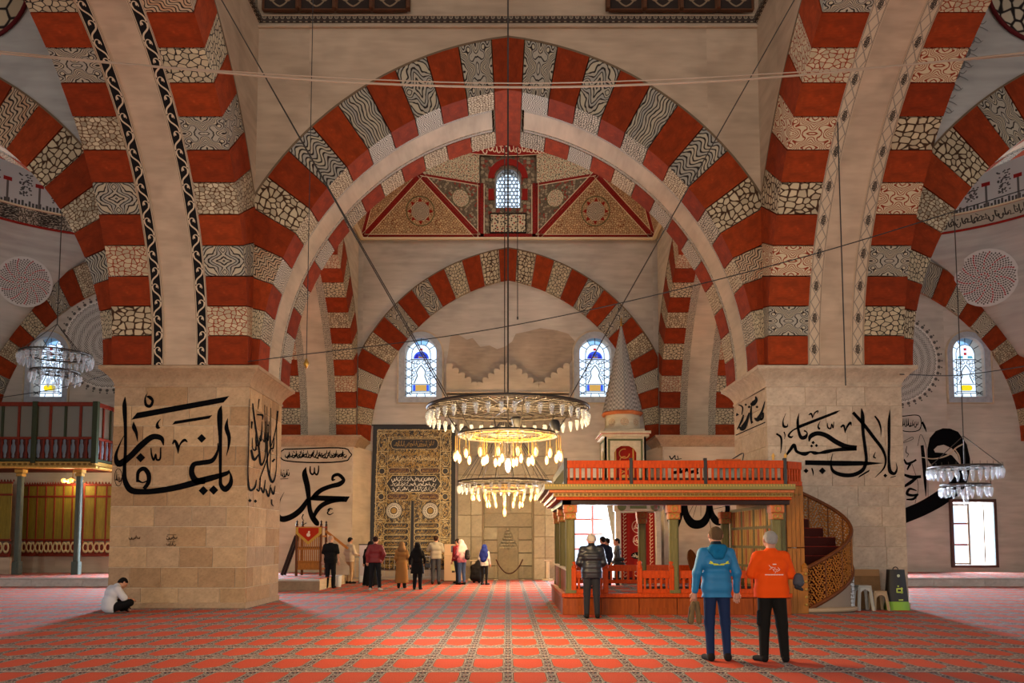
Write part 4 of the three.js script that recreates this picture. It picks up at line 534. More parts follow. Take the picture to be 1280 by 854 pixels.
// ------------------------------------------------------------------ gold embroidered hanging
{
  const kis = canvasTex(840, 1440, (g, w, h) => {
    const X = (z) => (z - 25) / 465 * w, Y = (z) => (z - 35) / 800 * h, gold = '#94742f', pale = '#b8a574', dim = '#5d4a20';
    g.fillStyle = '#0f0c0a'; g.fillRect(0, 0, w, h); let s = 11; const rr = () => { s = (s * 16807) % 2147483647; return s / 2147483647; };
    const orn = (x, y, ww, hh, n, col, r) => { g.save(); g.beginPath(); g.rect(X(x), Y(y), X(x + ww) - X(x), Y(y + hh) - Y(y)); g.clip(); for (let i = 0; i < n; i++) { const a = X(x + rr() * ww), b = Y(y + rr() * hh); g.strokeStyle = rr() < 0.3 ? pale : col; g.lineWidth = 2 + rr() * 2.4; g.beginPath(); g.arc(a, b, r * (0.5 + rr()), rr() * 6, rr() * 6 + 3.6); g.stroke(); } g.restore(); };
    orn(45, 55, 425, 775, 9000, gold, 7);
    const cart = (x0, y0, x1, y1, fill, line = pale, lw = 5) => { const r = (Y(y1) - Y(y0)) / 2; g.beginPath(); g.moveTo(X(x0) + r, Y(y0)); g.lineTo(X(x1) - r, Y(y0)); g.quadraticCurveTo(X(x1), Y(y0), X(x1), (Y(y0) + Y(y1)) / 2); g.quadraticCurveTo(X(x1), Y(y1), X(x1) - r, Y(y1)); g.lineTo(X(x0) + r, Y(y1)); g.quadraticCurveTo(X(x0), Y(y1), X(x0), (Y(y0) + Y(y1)) / 2); g.quadraticCurveTo(X(x0), Y(y0), X(x0) + r, Y(y0)); g.fillStyle = fill; g.fill(); g.strokeStyle = line; g.lineWidth = lw; g.stroke(); };
    const text = (x0, y0, x1, y1, col, lw, n, sd) => scribble(g, X(x0), Y(y0), X(x1) - X(x0), Y(y1) - Y(y0), col, lw, sd, n);
    g.strokeStyle = pale; g.lineWidth = 7; g.strokeRect(X(52), Y(60), X(462) - X(52), Y(850) - Y(60)); g.lineWidth = 5; g.strokeRect(X(112), Y(100), X(405) - X(112), Y(850) - Y(100));
    for (const x of [60, 412]) for (const [y0, y1] of [[75, 180], [190, 265], [318, 405], [460, 560], [570, 660], [670, 760]]) { cart(x, y0, x + 42, y1, '#15110c', pale, 5); orn(x + 5, y0 + 8, 32, y1 - y0 - 16, 60, gold, 8); }
    for (const x of [60, 412]) for (const y of [290, 432]) { g.beginPath(); g.arc(X(x + 21), Y(y), 30, 0, 7); g.fillStyle = '#171009'; g.fill(); g.lineWidth = 6; g.stroke(); }
    cart(128, 110, 392, 166, '#14100c'); text(150, 116, 372, 160, gold, 5, 16, 2); for (let k = 0; k < 3; k++) text(118, 172 + k * 30, 400, 204 + k * 30, k === 1 ? pale : gold, 6, 20, 30 + k);
    cart(118, 272, 236, 302, '#3a1c10'); cart(292, 272, 405, 302, '#3a1c10'); text(130, 275, 225, 300, gold, 4, 9, 8); text(300, 275, 398, 300, gold, 4, 9, 9);
    g.beginPath(); g.moveTo(X(108), Y(360)); g.lineTo(X(140), Y(314)); g.lineTo(X(378), Y(314)); g.lineTo(X(410), Y(360)); g.lineTo(X(378), Y(408)); g.lineTo(X(140), Y(408)); g.closePath(); g.fillStyle = '#0c0a0a'; g.fill(); g.lineWidth = 6; g.strokeStyle = pale; g.stroke(); for (let k = 0; k < 3; k++) text(138, 318 + k * 28, 380, 350 + k * 28, '#c9c4b6', 6, 15, 50 + k);
    cart(114, 416, 234, 450, '#3a1c10'); cart(286, 416, 400, 450, '#3a1c10'); text(126, 420, 224, 446, gold, 4, 9, 12); text(296, 420, 392, 446, gold, 4, 9, 13);
    for (const x of [155, 350]) { for (const [r, c] of [[86, '#0d0b0a'], [78, '#bdb6a4'], [70, '#1a1512']]) { g.beginPath(); g.arc(X(x), Y(510), r, 0, 7); g.fillStyle = c; g.fill(); } for (let k = 0; k < 26; k++) { const a = k * 0.242; g.strokeStyle = '#d2ccbb'; g.lineWidth = 6; g.beginPath(); g.arc(X(x) + 52 * Math.cos(a), Y(510) + 52 * Math.sin(a), 13, a, a + 4); g.stroke(); } g.beginPath(); g.arc(X(x), Y(510), 28, 0, 7); g.fillStyle = gold; g.fill(); }
    for (let k = 0; k < 7; k++) { const y = 578 + k * 34; for (const [a, b] of [[102, 240], [262, 400]]) { cart(a, y, b, y + 28, k % 2 ? '#1b140c' : '#221a0e', pale, 5); text(a + 14, y + 3, b - 14, y + 26, gold, 5, 10, 70 + k * 2 + (a > 200 ? 1 : 0)); } }
    g.fillStyle = '#0c0a09'; g.fillRect(X(247), Y(455), 22, h); g.fillStyle = pale; g.fillRect(X(247), Y(455), 3, h); g.fillRect(X(247) + 22, Y(455), 3, h);
    g.fillStyle = '#0e0b0a'; g.fillRect(0, 0, w, Y(55)); g.fillRect(0, 0, X(46), h); g.fillRect(X(468), 0, w, h);
  }, false);
  const g = thing('embroidered_hanging', 'huge black door hanging embroidered with gold script and two roundels', 'hanging', W(-3.98, 0, QW));
  const w = 3.5, h = 6.1, cl = new THREE.PlaneGeometry(w, h, 40, 24), p = cl.attributes.position; for (let i = 0; i < p.count; i++) { const x = p.getX(i), y = p.getY(i), t = (y + h / 2) / h; p.setXYZ(i, x - (1 - t) * 0.12 * (x < 0 ? 1 : 0), y, 0.02 * Math.sin(x * 7 + 1) * (1 - t * 0.6) + 0.05); } cl.computeVertexNormals();
  mesh('cloth', cl.translate(0, 0.42 + h / 2, 0.02), M(0xffffff, 0.5, { map: kis, sheen: 0.4, sheenColor: new THREE.Color(0.6, 0.45, 0.2) }), g);
  mesh('cloth_lining', box(w - 0.02, h - 0.02, 0.02, 0, 0.42 + h / 2, 0.015), M(0x14100d, 0.9), g); mesh('hanging_rail', bar(V(-w / 2 - 0.06, 0.42 + h + 0.02, 0.06), V(w / 2 + 0.06, 0.42 + h + 0.02, 0.06), 0.03, 8), M(0x2a211a, 0.6), g);
}
// ------------------------------------------------------------------ brush lettering painted on the piers and walls, traced as strokes (x, y, width)
function lettering(parent, strokes, [ox, oy, k], place, name = 'calligraphy', mat = mInk) {
  const T = [], add = (pts2, idx) => { const w = pts2.map(([x, y]) => place(ox + x * k, oy + y * k)); for (const i of idx) T.push(w[i].x, w[i].y, w[i].z); };
  for (const s of strokes) {
    if (s.poly) { const v = s.poly.map(([x, y]) => new THREE.Vector2(x, y)), hs = (s.holes ?? []).map((h) => h.map(([x, y]) => new THREE.Vector2(x, y))), f = THREE.ShapeUtils.triangulateShape(v, hs); add([...s.poly, ...(s.holes ?? []).flat()], f.flat()); continue; }
    if (s.dot) { const [x, y, r] = s.dot; add([[x, y - r], [x + r, y], [x, y + r], [x - r, y]], [0, 1, 2, 0, 2, 3]); continue; }
    const c = new THREE.CatmullRomCurve3(s.map(([x, y, w]) => V(x, y, w)), false, 'centripetal'), n = Math.max(8, s.length * 6), L = []; for (let i = 0; i <= n; i++) { const p = c.getPoint(i / n), q = c.getTangent(i / n), m = Math.hypot(q.x, q.y) || 1, w = Math.max(p.z, 1) / 2; L.push([p.x - q.y / m * w, p.y + q.x / m * w], [p.x + q.y / m * w, p.y - q.x / m * w]); }
    const idx = []; for (let i = 0; i < n; i++) idx.push(2 * i, 2 * i + 1, 2 * i + 2, 2 * i + 1, 2 * i + 3, 2 * i + 2); add(L, idx);
  }
  const g = new THREE.BufferGeometry(); g.setAttribute('position', new THREE.Float32BufferAttribute(T, 3)); parent.updateMatrixWorld(true); g.applyMatrix4(parent.matrixWorld.clone().invert()); g.computeVertexNormals(); mesh(name, g, mat, parent);
}
function fineScript(x, y, w, h, n, lw, sd) {                          // small joined lettering that cannot be read
  const out = []; for (let i = 0; i < n; i++) { const cx = x + w * (i + 0.5) / n, dx = w / n, r = (k) => hash(i, k, sd), b = y + h * (0.6 + 0.25 * r(2));
    if (r(3) < 0.45) out.push([[cx + dx * 0.2, y + h * 0.08, lw * 0.5], [cx + dx * 0.1, y + h * 0.4, lw], [cx - dx * 0.2, b, lw * 1.2], [cx - dx * 0.7, b - h * 0.08, lw * 0.4]]); else out.push([[cx + dx * 0.7, b - h * 0.25, lw * 0.5], [cx + dx * 0.2, b + h * 0.05, lw * 1.3], [cx - dx * 0.4, b + h * 0.02, lw], [cx - dx * 0.6, b - h * 0.3, lw * 0.4]]);
    if (r(5) < 0.6) out.push({ dot: [cx + dx * (r(6) - 0.5), y + h * (0.1 + 0.85 * r(7)), lw * 0.7] }); } return out;
}
const loop = (cx, cy, rx, ry, w, n = 24) => Array.from({ length: n + 1 }, (_, i) => [cx + rx * Math.cos(i / n * 6.2832), cy + ry * Math.sin(i / n * 6.2832), w]);
const flatD = (d) => (px, py) => onD(px, py, d), flatX = (x) => (px, py) => onX(px, py, x);
lettering(pierLeft, [
  { poly: [[195, 255], [235, 205], [892, 86], [850, 132]] }, { poly: [[485, 290], [505, 265], [770, 222], [750, 247]] },
  [[150, 92, 3], [146, 150, 30], [152, 300, 24], [152, 480, 22], [146, 600, 26], [150, 690, 36], [190, 755, 44], [280, 768, 40], [420, 755, 42], [560, 727, 44], [700, 687, 46], [840, 648, 34], [880, 632, 26], [892, 612, 4]],
  [[152, 350, 3], [112, 430, 10], [84, 520, 26], [104, 568, 46], [180, 522, 42], [270, 432, 44], [350, 376, 40], [408, 388, 34], [424, 438, 6]],
  [[210, 270, 4], [214, 310, 30], [230, 350, 22], [240, 412, 3]], [[310, 62, 2], [293, 105, 12], [302, 152, 22], [328, 158, 22], [346, 122, 18], [326, 96, 24], [304, 90, 8]], [[402, 250, 3], [380, 282, 14], [382, 308, 26], [400, 312, 5]],
  { dot: [260, 525, 34] }, { dot: [695, 388, 32] }, { dot: [707, 760, 34] }, { dot: [780, 756, 34] },
  [[334, 455, 6], [340, 510, 13], [354, 542, 14], [368, 500, 10], [376, 540, 14], [396, 538, 14], [404, 452, 8]], [[488, 428, 10], [502, 404, 16], [524, 446, 24], [528, 496, 5]], [[530, 470, 5], [545, 425, 12], [574, 400, 20], [594, 414, 6]],
  [[836, 155, 3], [825, 205, 36], [828, 400, 25], [828, 560, 22], [828, 650, 18]], [[880, 245, 3], [872, 312, 30], [890, 380, 26], [886, 450, 14], [870, 516, 2]],
  [[812, 420, 5], [808, 480, 16], [770, 545, 32], [690, 562, 34], [638, 575, 34], [624, 632, 40], [655, 688, 46], [720, 690, 44]], [[238, 700, 20], [246, 625, 26], [284, 604, 32], [316, 642, 34], [316, 700, 30], [284, 748, 26]], [[245, 690, 18], [275, 702, 10], [310, 690, 10]],
  [[830, 650, 20], [832, 720, 28], [862, 750, 40], [898, 715, 34], [905, 670, 22], [892, 618, 4]], loop(102, 665, 26, 62, 4), ...fineScript(84, 620, 38, 90, 4, 5, 91),
], [130, 480, 170 / 968], flatD(PD0 - 0.012));
lettering(pierLeft, [
  [[65, 100, 3], [58, 400, 7], [55, 640, 10], [70, 710, 14], [100, 690, 12], [110, 640, 5]], [[85, 130, 8], [100, 260, 12], [125, 420, 13], [142, 540, 16], [165, 500, 9], [165, 140, 4]], [[180, 150, 3], [182, 420, 10], [186, 560, 12], [215, 655, 16], [235, 620, 8], [246, 200, 5]], [[252, 180, 12], [240, 300, 6], [200, 440, 6], [160, 560, 8], [130, 640, 4]],
  [[75, 440, 13], [95, 505, 18], [125, 470, 7]], [[110, 700, 10], [125, 715, 10], [138, 620, 5]], [[140, 690, 10], [155, 725, 12], [170, 640, 5]], [[172, 700, 9], [190, 750, 12], [205, 670, 5]], [[205, 690, 8], [222, 735, 12], [235, 680, 5]], [[205, 160, 4], [205, 420, 6], [200, 600, 5]], [[112, 205, 8], [150, 210, 14], [150, 240, 4]], [[120, 170, 3], [128, 100, 8]], [[80, 250, 14], [78, 300, 6]], [[215, 520, 14], [232, 500, 10]],
  { dot: [67, 778, 12] }, { dot: [103, 782, 12] }, [[212, 770, 8], [214, 805, 8], [225, 815, 4]], ...fineScript(85, 230, 140, 240, 6, 8, 92),
], [300, 480, 60 / 320], flatX(-PX0 + 0.012));
lettering(pierRight, [
  { poly: [[350, 568], [880, 576], [1095, 595], [930, 616], [700, 622], [350, 612]] },
  [[800, 118, 30], [900, 230, 32], [1000, 360, 32], [1080, 470, 28], [1108, 560, 20], [1092, 640, 16], [1006, 732, 4]], [[880, 80, 8], [890, 150, 36], [895, 300, 30], [914, 450, 30], [924, 580, 30], [890, 660, 36], [800, 706, 38], [690, 704, 38], [612, 668, 30], [592, 600, 14], [608, 504, 4]],
  [[1148, 92, 3], [1140, 200, 26], [1140, 400, 26], [1138, 580, 26], [1152, 676, 36], [1190, 694, 28], [1214, 650, 14], [1204, 588, 3]], [[1005, 152, 14], [1040, 200, 20], [1062, 270, 14], [1062, 352, 2]],
  [[386, 392, 10], [400, 345, 40], [460, 316, 42], [540, 332, 44], [640, 395, 46], [740, 440, 46], [835, 452, 44]], [[835, 462, 30], [720, 464, 36], [620, 474, 30], [540, 490, 36], [480, 500, 20], [440, 500, 34], [400, 490, 18], [350, 508, 38], [300, 500, 28], [266, 480, 28], [246, 424, 30], [210, 470, 28], [165, 530, 14]],
  { poly: [[280, 242], [640, 105], [682, 97], [640, 130], [300, 266]] }, [[300, 255, 16], [230, 290, 14], [194, 338, 20], [216, 352, 20], [238, 338, 4]], [[292, 125, 3], [280, 200, 24], [290, 300, 26], [316, 356, 34], [350, 350, 36], [368, 310, 12], [340, 288, 18]],
  [[382, 142, 8], [406, 130, 18], [420, 172, 8]], [[420, 168, 5], [440, 122, 12], [470, 104, 12], [464, 132, 3]], [[684, 258, 14], [710, 240, 20], [728, 312, 8]], [[728, 300, 6], [742, 258, 16], [776, 215, 22], [784, 244, 5]], [[558, 215, 6], [565, 262, 14], [588, 270, 14], [600, 225, 8], [612, 264, 12], [620, 205, 6]], [[168, 125, 3], [142, 200, 10], [150, 250, 24], [180, 250, 14], [186, 224, 3]], [[492, 198, 3], [472, 250, 14], [482, 272, 18], [492, 262, 3]], [[78, 318, 18], [120, 350, 20], [126, 430, 14], [118, 502, 4]], [[150, 300, 12], [160, 330, 10], [155, 370, 3]],
  { dot: [425, 402, 17] }, { dot: [410, 434, 15] }, { dot: [456, 430, 16] }, { dot: [512, 668, 33] }, { dot: [358, 668, 24] }, { dot: [1104, 713, 20] }, [[412, 642, 14], [424, 680, 14], [426, 716, 2]], [[1012, 488, 4], [996, 538, 14], [1016, 548, 10]], { poly: [[845, 737], [862, 712], [958, 655], [952, 676]] }, [[1152, 732, 8], [1204, 716, 6]],
], [960, 500, 170 / 1280], flatD(PD0 - 0.012));
lettering(pierRight, [
  [[205, 470, 9], [465, 325, 9]], [[210, 742, 9], [475, 625, 9]], [[388, 395, 10], [392, 430, 30], [360, 462, 42], [345, 452, 8]], [[470, 440, 6], [440, 540, 20], [408, 600, 40], [376, 590, 10]], [[455, 540, 14], [450, 590, 16], [430, 610, 8]], [[330, 540, 10], [310, 610, 26], [270, 680, 46], [240, 670, 10]], [[350, 480, 10], [345, 560, 20], [350, 640, 8]], [[235, 470, 8], [270, 490, 14], [265, 560, 8]], [[230, 550, 30], [215, 570, 8]], [[280, 560, 12], [265, 610, 18], [225, 690, 10]], { dot: [330, 490, 14] }, { dot: [400, 490, 13] }, { dot: [300, 470, 12] }, { dot: [355, 625, 13] }, { dot: [440, 600, 11] },
], [890, 440, 120 / 854], flatX(PX0 - 0.012));
lettering(pilLeft, [
  [[280, 224, 4], [268, 275, 42], [290, 380, 46], [302, 480, 36], [312, 580, 38], [336, 640, 46], [372, 690, 40], [384, 704, 6]], [[296, 492, 34], [230, 580, 46], [150, 635, 48], [80, 650, 48], [50, 610, 26], [62, 510, 10], [100, 428, 2]],
  [[520, 325, 8], [498, 330, 18], [504, 298, 24], [545, 286, 28], [588, 330, 30], [556, 362, 40], [480, 382, 36], [400, 416, 38], [345, 465, 36], [326, 490, 14]], { poly: [[330, 455], [640, 465], [612, 511], [300, 496]] }, [[590, 492, 26], [480, 506, 38], [400, 546, 38], [354, 610, 30], [344, 664, 5]],
  [[315, 216, 8], [313, 250, 13], [318, 274, 14], [334, 284, 15], [346, 268, 12], [349, 226, 8]], [[349, 255, 8], [354, 276, 13], [368, 286, 15], [380, 264, 13], [383, 212, 8]], [[452, 582, 4], [472, 566, 12], [500, 568, 6]], [[474, 572, 10], [456, 602, 12], [474, 614, 10], [506, 598, 4]], [[258, 610, 10], [248, 640, 8], [264, 668, 5]], [[250, 700, 4], [284, 682, 8]],
  [[100, 77, 10], [620, 77, 10], [636, 100, 9], [654, 122, 9], [636, 145, 9], [620, 168, 10], [100, 168, 10], [72, 145, 9], [70, 122, 9], [72, 100, 9], [100, 77, 10]], ...fineScript(110, 92, 500, 66, 26, 9, 93), ...fineScript(170, 80, 420, 60, 16, 7, 94), ...fineScript(64, 236, 76, 86, 6, 7, 95), [[66, 322, 5], [134, 318, 5]],
], [340, 550, 110 / 723], flatD(QW - 2 - 0.008));
lettering(pilRight, [
  [[320, 280, 34], [326, 480, 44], [340, 600, 62], [400, 676, 78], [480, 672, 74], [532, 600, 58], [544, 480, 46], [540, 300, 36]], [[552, 480, 34], [566, 590, 54], [620, 656, 68], [680, 640, 58], [708, 560, 44], [702, 470, 46], [690, 300, 40]], [[290, 300, 34], [288, 480, 38], [290, 600, 36], [268, 712, 5]], [[150, 480, 14], [165, 580, 20], [196, 712, 6]], [[190, 70, 9], [210, 100, 12], [240, 68, 8], [244, 100, 9], [300, 96, 5]], [[262, 70, 8], [270, 104, 6]], ...fineScript(215, 170, 240, 60, 5, 22, 96),
  [[420, 480, 4], [360, 590, 4]], [[440, 480, 4], [400, 620, 3]], [[470, 480, 4], [470, 610, 3]], [[580, 545, 4], [690, 520, 4]], [[640, 600, 8], [660, 560, 6]], [[500, 690, 4], [540, 640, 4], [560, 720, 4]],
], [810, 560, 120 / 854], flatD(QW - 2 - 0.008));
{
  const wallB = scene.children.find((o) => o.name === 'wall_back'), tr = [1110, 500, 160 / 804], pl = flatD(QW - 0.008);
  lettering(wallB, [
    { poly: [[345, 178], [300, 195], [262, 240], [247, 310], [250, 380], [285, 425], [340, 440], [400, 436], [470, 446], [515, 430], [516, 370], [496, 280], [440, 200], [390, 180]], holes: [[[288, 312], [310, 290], [350, 282], [400, 304], [436, 344], [456, 410], [440, 392], [402, 348], [344, 333], [296, 330]]] },
    [[480, 425, 72], [440, 530, 94], [340, 610, 98], [220, 680, 92], [90, 735, 90]], [[214, 138, 14], [230, 170, 14], [242, 202, 3]], [[214, 285, 20], [226, 400, 24], [234, 520, 18], [238, 608, 3]],
    [[100, 372, 8], [118, 400, 16], [150, 392, 14], [178, 376, 12]], [[140, 400, 18], [120, 440, 8]], [[100, 470, 14], [150, 485, 22], [208, 482, 18]], [[190, 480, 14], [140, 520, 22], [100, 545, 14]], [[180, 570, 6], [135, 560, 16], [120, 590, 18], [150, 600, 16], [190, 595, 14]], [[190, 590, 10], [160, 622, 16], [115, 626, 8]], [[82, 103, 6], [198, 103, 6], [198, 187, 6], [82, 187, 6], [82, 103, 6]].map((p) => p), ...fineScript(88, 112, 100, 66, 9, 5, 97),
    [[186, 290, 3], [206, 218, 3], [236, 280, 3], [248, 420, 3], [252, 610, 3]], [[90, 266, 3], [156, 234, 3], [158, 244, 3], [92, 272, 3]], [[118, 290, 4], [114, 330, 5], [128, 340, 4], [118, 362, 3]], [[150, 400, 3], [190, 540, 3], [170, 650, 3]],
  ], tr, pl, 'calligraphy');
  lettering(wallB, [[[208, 360, 5], [290, 370, 7], [380, 345, 9], [430, 300, 9], [470, 278, 8]], [[420, 310, 5], [445, 350, 8], [456, 412, 5]]], tr, flatD(QW - 0.014), 'white_stroke', mPlaster);
  { const a = (x, y) => onD(490 + x * 300 / 1280, 340 + y * 300 / 1280, QW - 0.006), pts = [[312, 345], [350, 332], [400, 362], [430, 352], [470, 400], [520, 392], [560, 412], [600, 400], [640, 372], [660, 330], [720, 318], [790, 300], [880, 312], [940, 330], [985, 380], [970, 450], [945, 500], [940, 640], [290, 640], [290, 490]].map(([x, y]) => a(x, y)), s = new THREE.Shape(pts.map((p) => new THREE.Vector2(p.x, p.y))); mesh('bare_plaster_shade_patch', boxUV(new THREE.ShapeGeometry(s).translate(0, 0, -QW + 0.006)), M(0xbcaa97, 0.95, { map: rep(plasterStain, 0.3) }), wallB); }  // bare plaster tone, with the shade above the crest painted in
  // grey fringed roundels painted beside the windows, half hidden by the piers
  const lace = canvasTex(512, 512, (g, w) => { g.fillStyle = '#c9c4ba'; g.fillRect(0, 0, w, w); for (let i = 0; i < 2600; i++) { const a = i * 2.39996, q = 4.85 * Math.sqrt(i); const band = Math.sin(q * 0.16); g.fillStyle = band > 0.3 ? '#4a4845' : band > -0.4 ? '#6d6a66' : '#8d8a85'; g.beginPath(); g.ellipse(256 + q * Math.cos(a), 256 + q * Math.sin(a), 4.2, 2.6, a + 1, 0, 7); g.fill(); } }, false);
  for (const [s, cx, cy] of [[-1, 136, 430], [1, 1118, 451]]) { const c = onD(cx, cy, QW - 0.012), g = sub('lace_roundel', wallB), r = s < 0 ? 1.95 : 1.85; g.position.copy(c); mesh('disc', new THREE.CircleGeometry(r, 64), M(0xffffff, 0.9, { map: lace }), g);
    const fr = []; for (let k = 0; k < 44; k++) { const a = k * Math.PI / 22; fr.push(new THREE.CircleGeometry(0.075, 6).translate((r + 0.07) * Math.cos(a), (r + 0.07) * Math.sin(a), 0), new THREE.CircleGeometry(0.04, 5).translate((r + 0.19) * Math.cos(a), (r + 0.19) * Math.sin(a), 0)); } mesh('fringe', fr, M(0x55524e, 0.9), g); }
}

// faded stamps low on the brown pier, and the grey tendrils beside the lattice arch
lettering(pierLeft, [...fineScript(365, 60, 95, 50, 4, 9, 98), ...fineScript(700, 60, 90, 50, 4, 10, 99), ...fineScript(700, 118, 80, 50, 4, 7, 100), [[705, 62, 5], [785, 62, 5]], [[702, 122, 4], [778, 122, 4]]], [110, 660, 120 / 854], flatD(PD0 - 0.012), 'faded_stamp', M(0x5a4634, 0.95, { specularIntensity: 0.1 }));
{
  const wr = scene.children.find((o) => o.name === 'wall_aisle_right'), st = [], P = [[1046, 120], [1022, 190], [1002, 250], [975, 310], [950, 360], [925, 420], [896, 480], [880, 530]];
  P.forEach(([x, y], i) => { st.push(loop(x, y, 17, 22, 6, 14), loop(x + 3, y + 2, 8, 10, 5, 10), [[x + 12, y - 12, 5], [x + 34, y - 4, 4], [x + 52, y + (i % 2 ? 14 : -18), 3]], [[x + 14, y + 8, 4], [x + 40, y + 18, 3], [x + 60, y + (i % 2 ? 6 : 30), 2]]); if (i) st.push([[P[i - 1][0], P[i - 1][1] + 20, 5], [(x + P[i - 1][0]) / 2 + 10, (y + P[i - 1][1]) / 2, 6], [x, y - 20, 5]]); });
  lettering(wr, st, [950, 0, 330 / 1280], flatD(PD0 - 0.012), 'painted_tendril', M(0x6c6a68, 0.9));
}
// ------------------------------------------------------------------ woods and paints
const wood = (c, r = 0.6) => M(c, r, { specularIntensity: 0.4, map: rep(woodGrain, 1.2), bumpMap: rep(woodGrain, 1.2), bumpScale: 0.003 });
const mOrange = wood(0xc94a06, 0.55), mPlank = wood(0xac6e28, 0.5), mPlankDark = wood(0x6d3c1a, 0.55), mOlive = wood(0x77744a, 0.6), mGold = M(0xb08a36, 0.5, { map: rep(grain, 2) }), mGoldDark = wood(0x7c5c22, 0.55), mDarkWood = wood(0x2c170f, 0.5), mIron = M(0x1c1a19, 0.55), mSteel = M(0xa9adb0, 0.3, { metalness: 0.8 }), mYellowSlat = wood(0xe0b25e, 0.55), mSalmon = wood(0xcc7a4a, 0.55), mPlinth = wood(0x9a4a10, 0.5), mBrass = M(0x9a7430, 0.35, { metalness: 0.7 });
const paintBand = M(0xffffff, 0.6, { map: canvasTex(256, 64, (g, w, h) => { g.fillStyle = '#7c7238'; g.fillRect(0, 0, w, h); g.fillStyle = '#b8923c'; for (let i = 0; i < 16; i++) { g.beginPath(); g.ellipse(i * 16 + 8, 18 + (i % 2) * 5, 6, 4, 0.6, 0, 7); g.fill(); } g.fillStyle = '#5c5c34'; g.fillRect(0, 36, w, 20); g.fillStyle = '#96904e'; g.fillRect(0, 44, w, 5); }) });
const baluster = (h, r = 0.022) => lathe([[r * 0.8, 0], [r, h * 0.08], [r * 0.6, h * 0.16], [r * 1.1, h * 0.4], [r * 0.6, h * 0.62], [r * 0.9, h * 0.86], [r * 0.7, h]], 8);

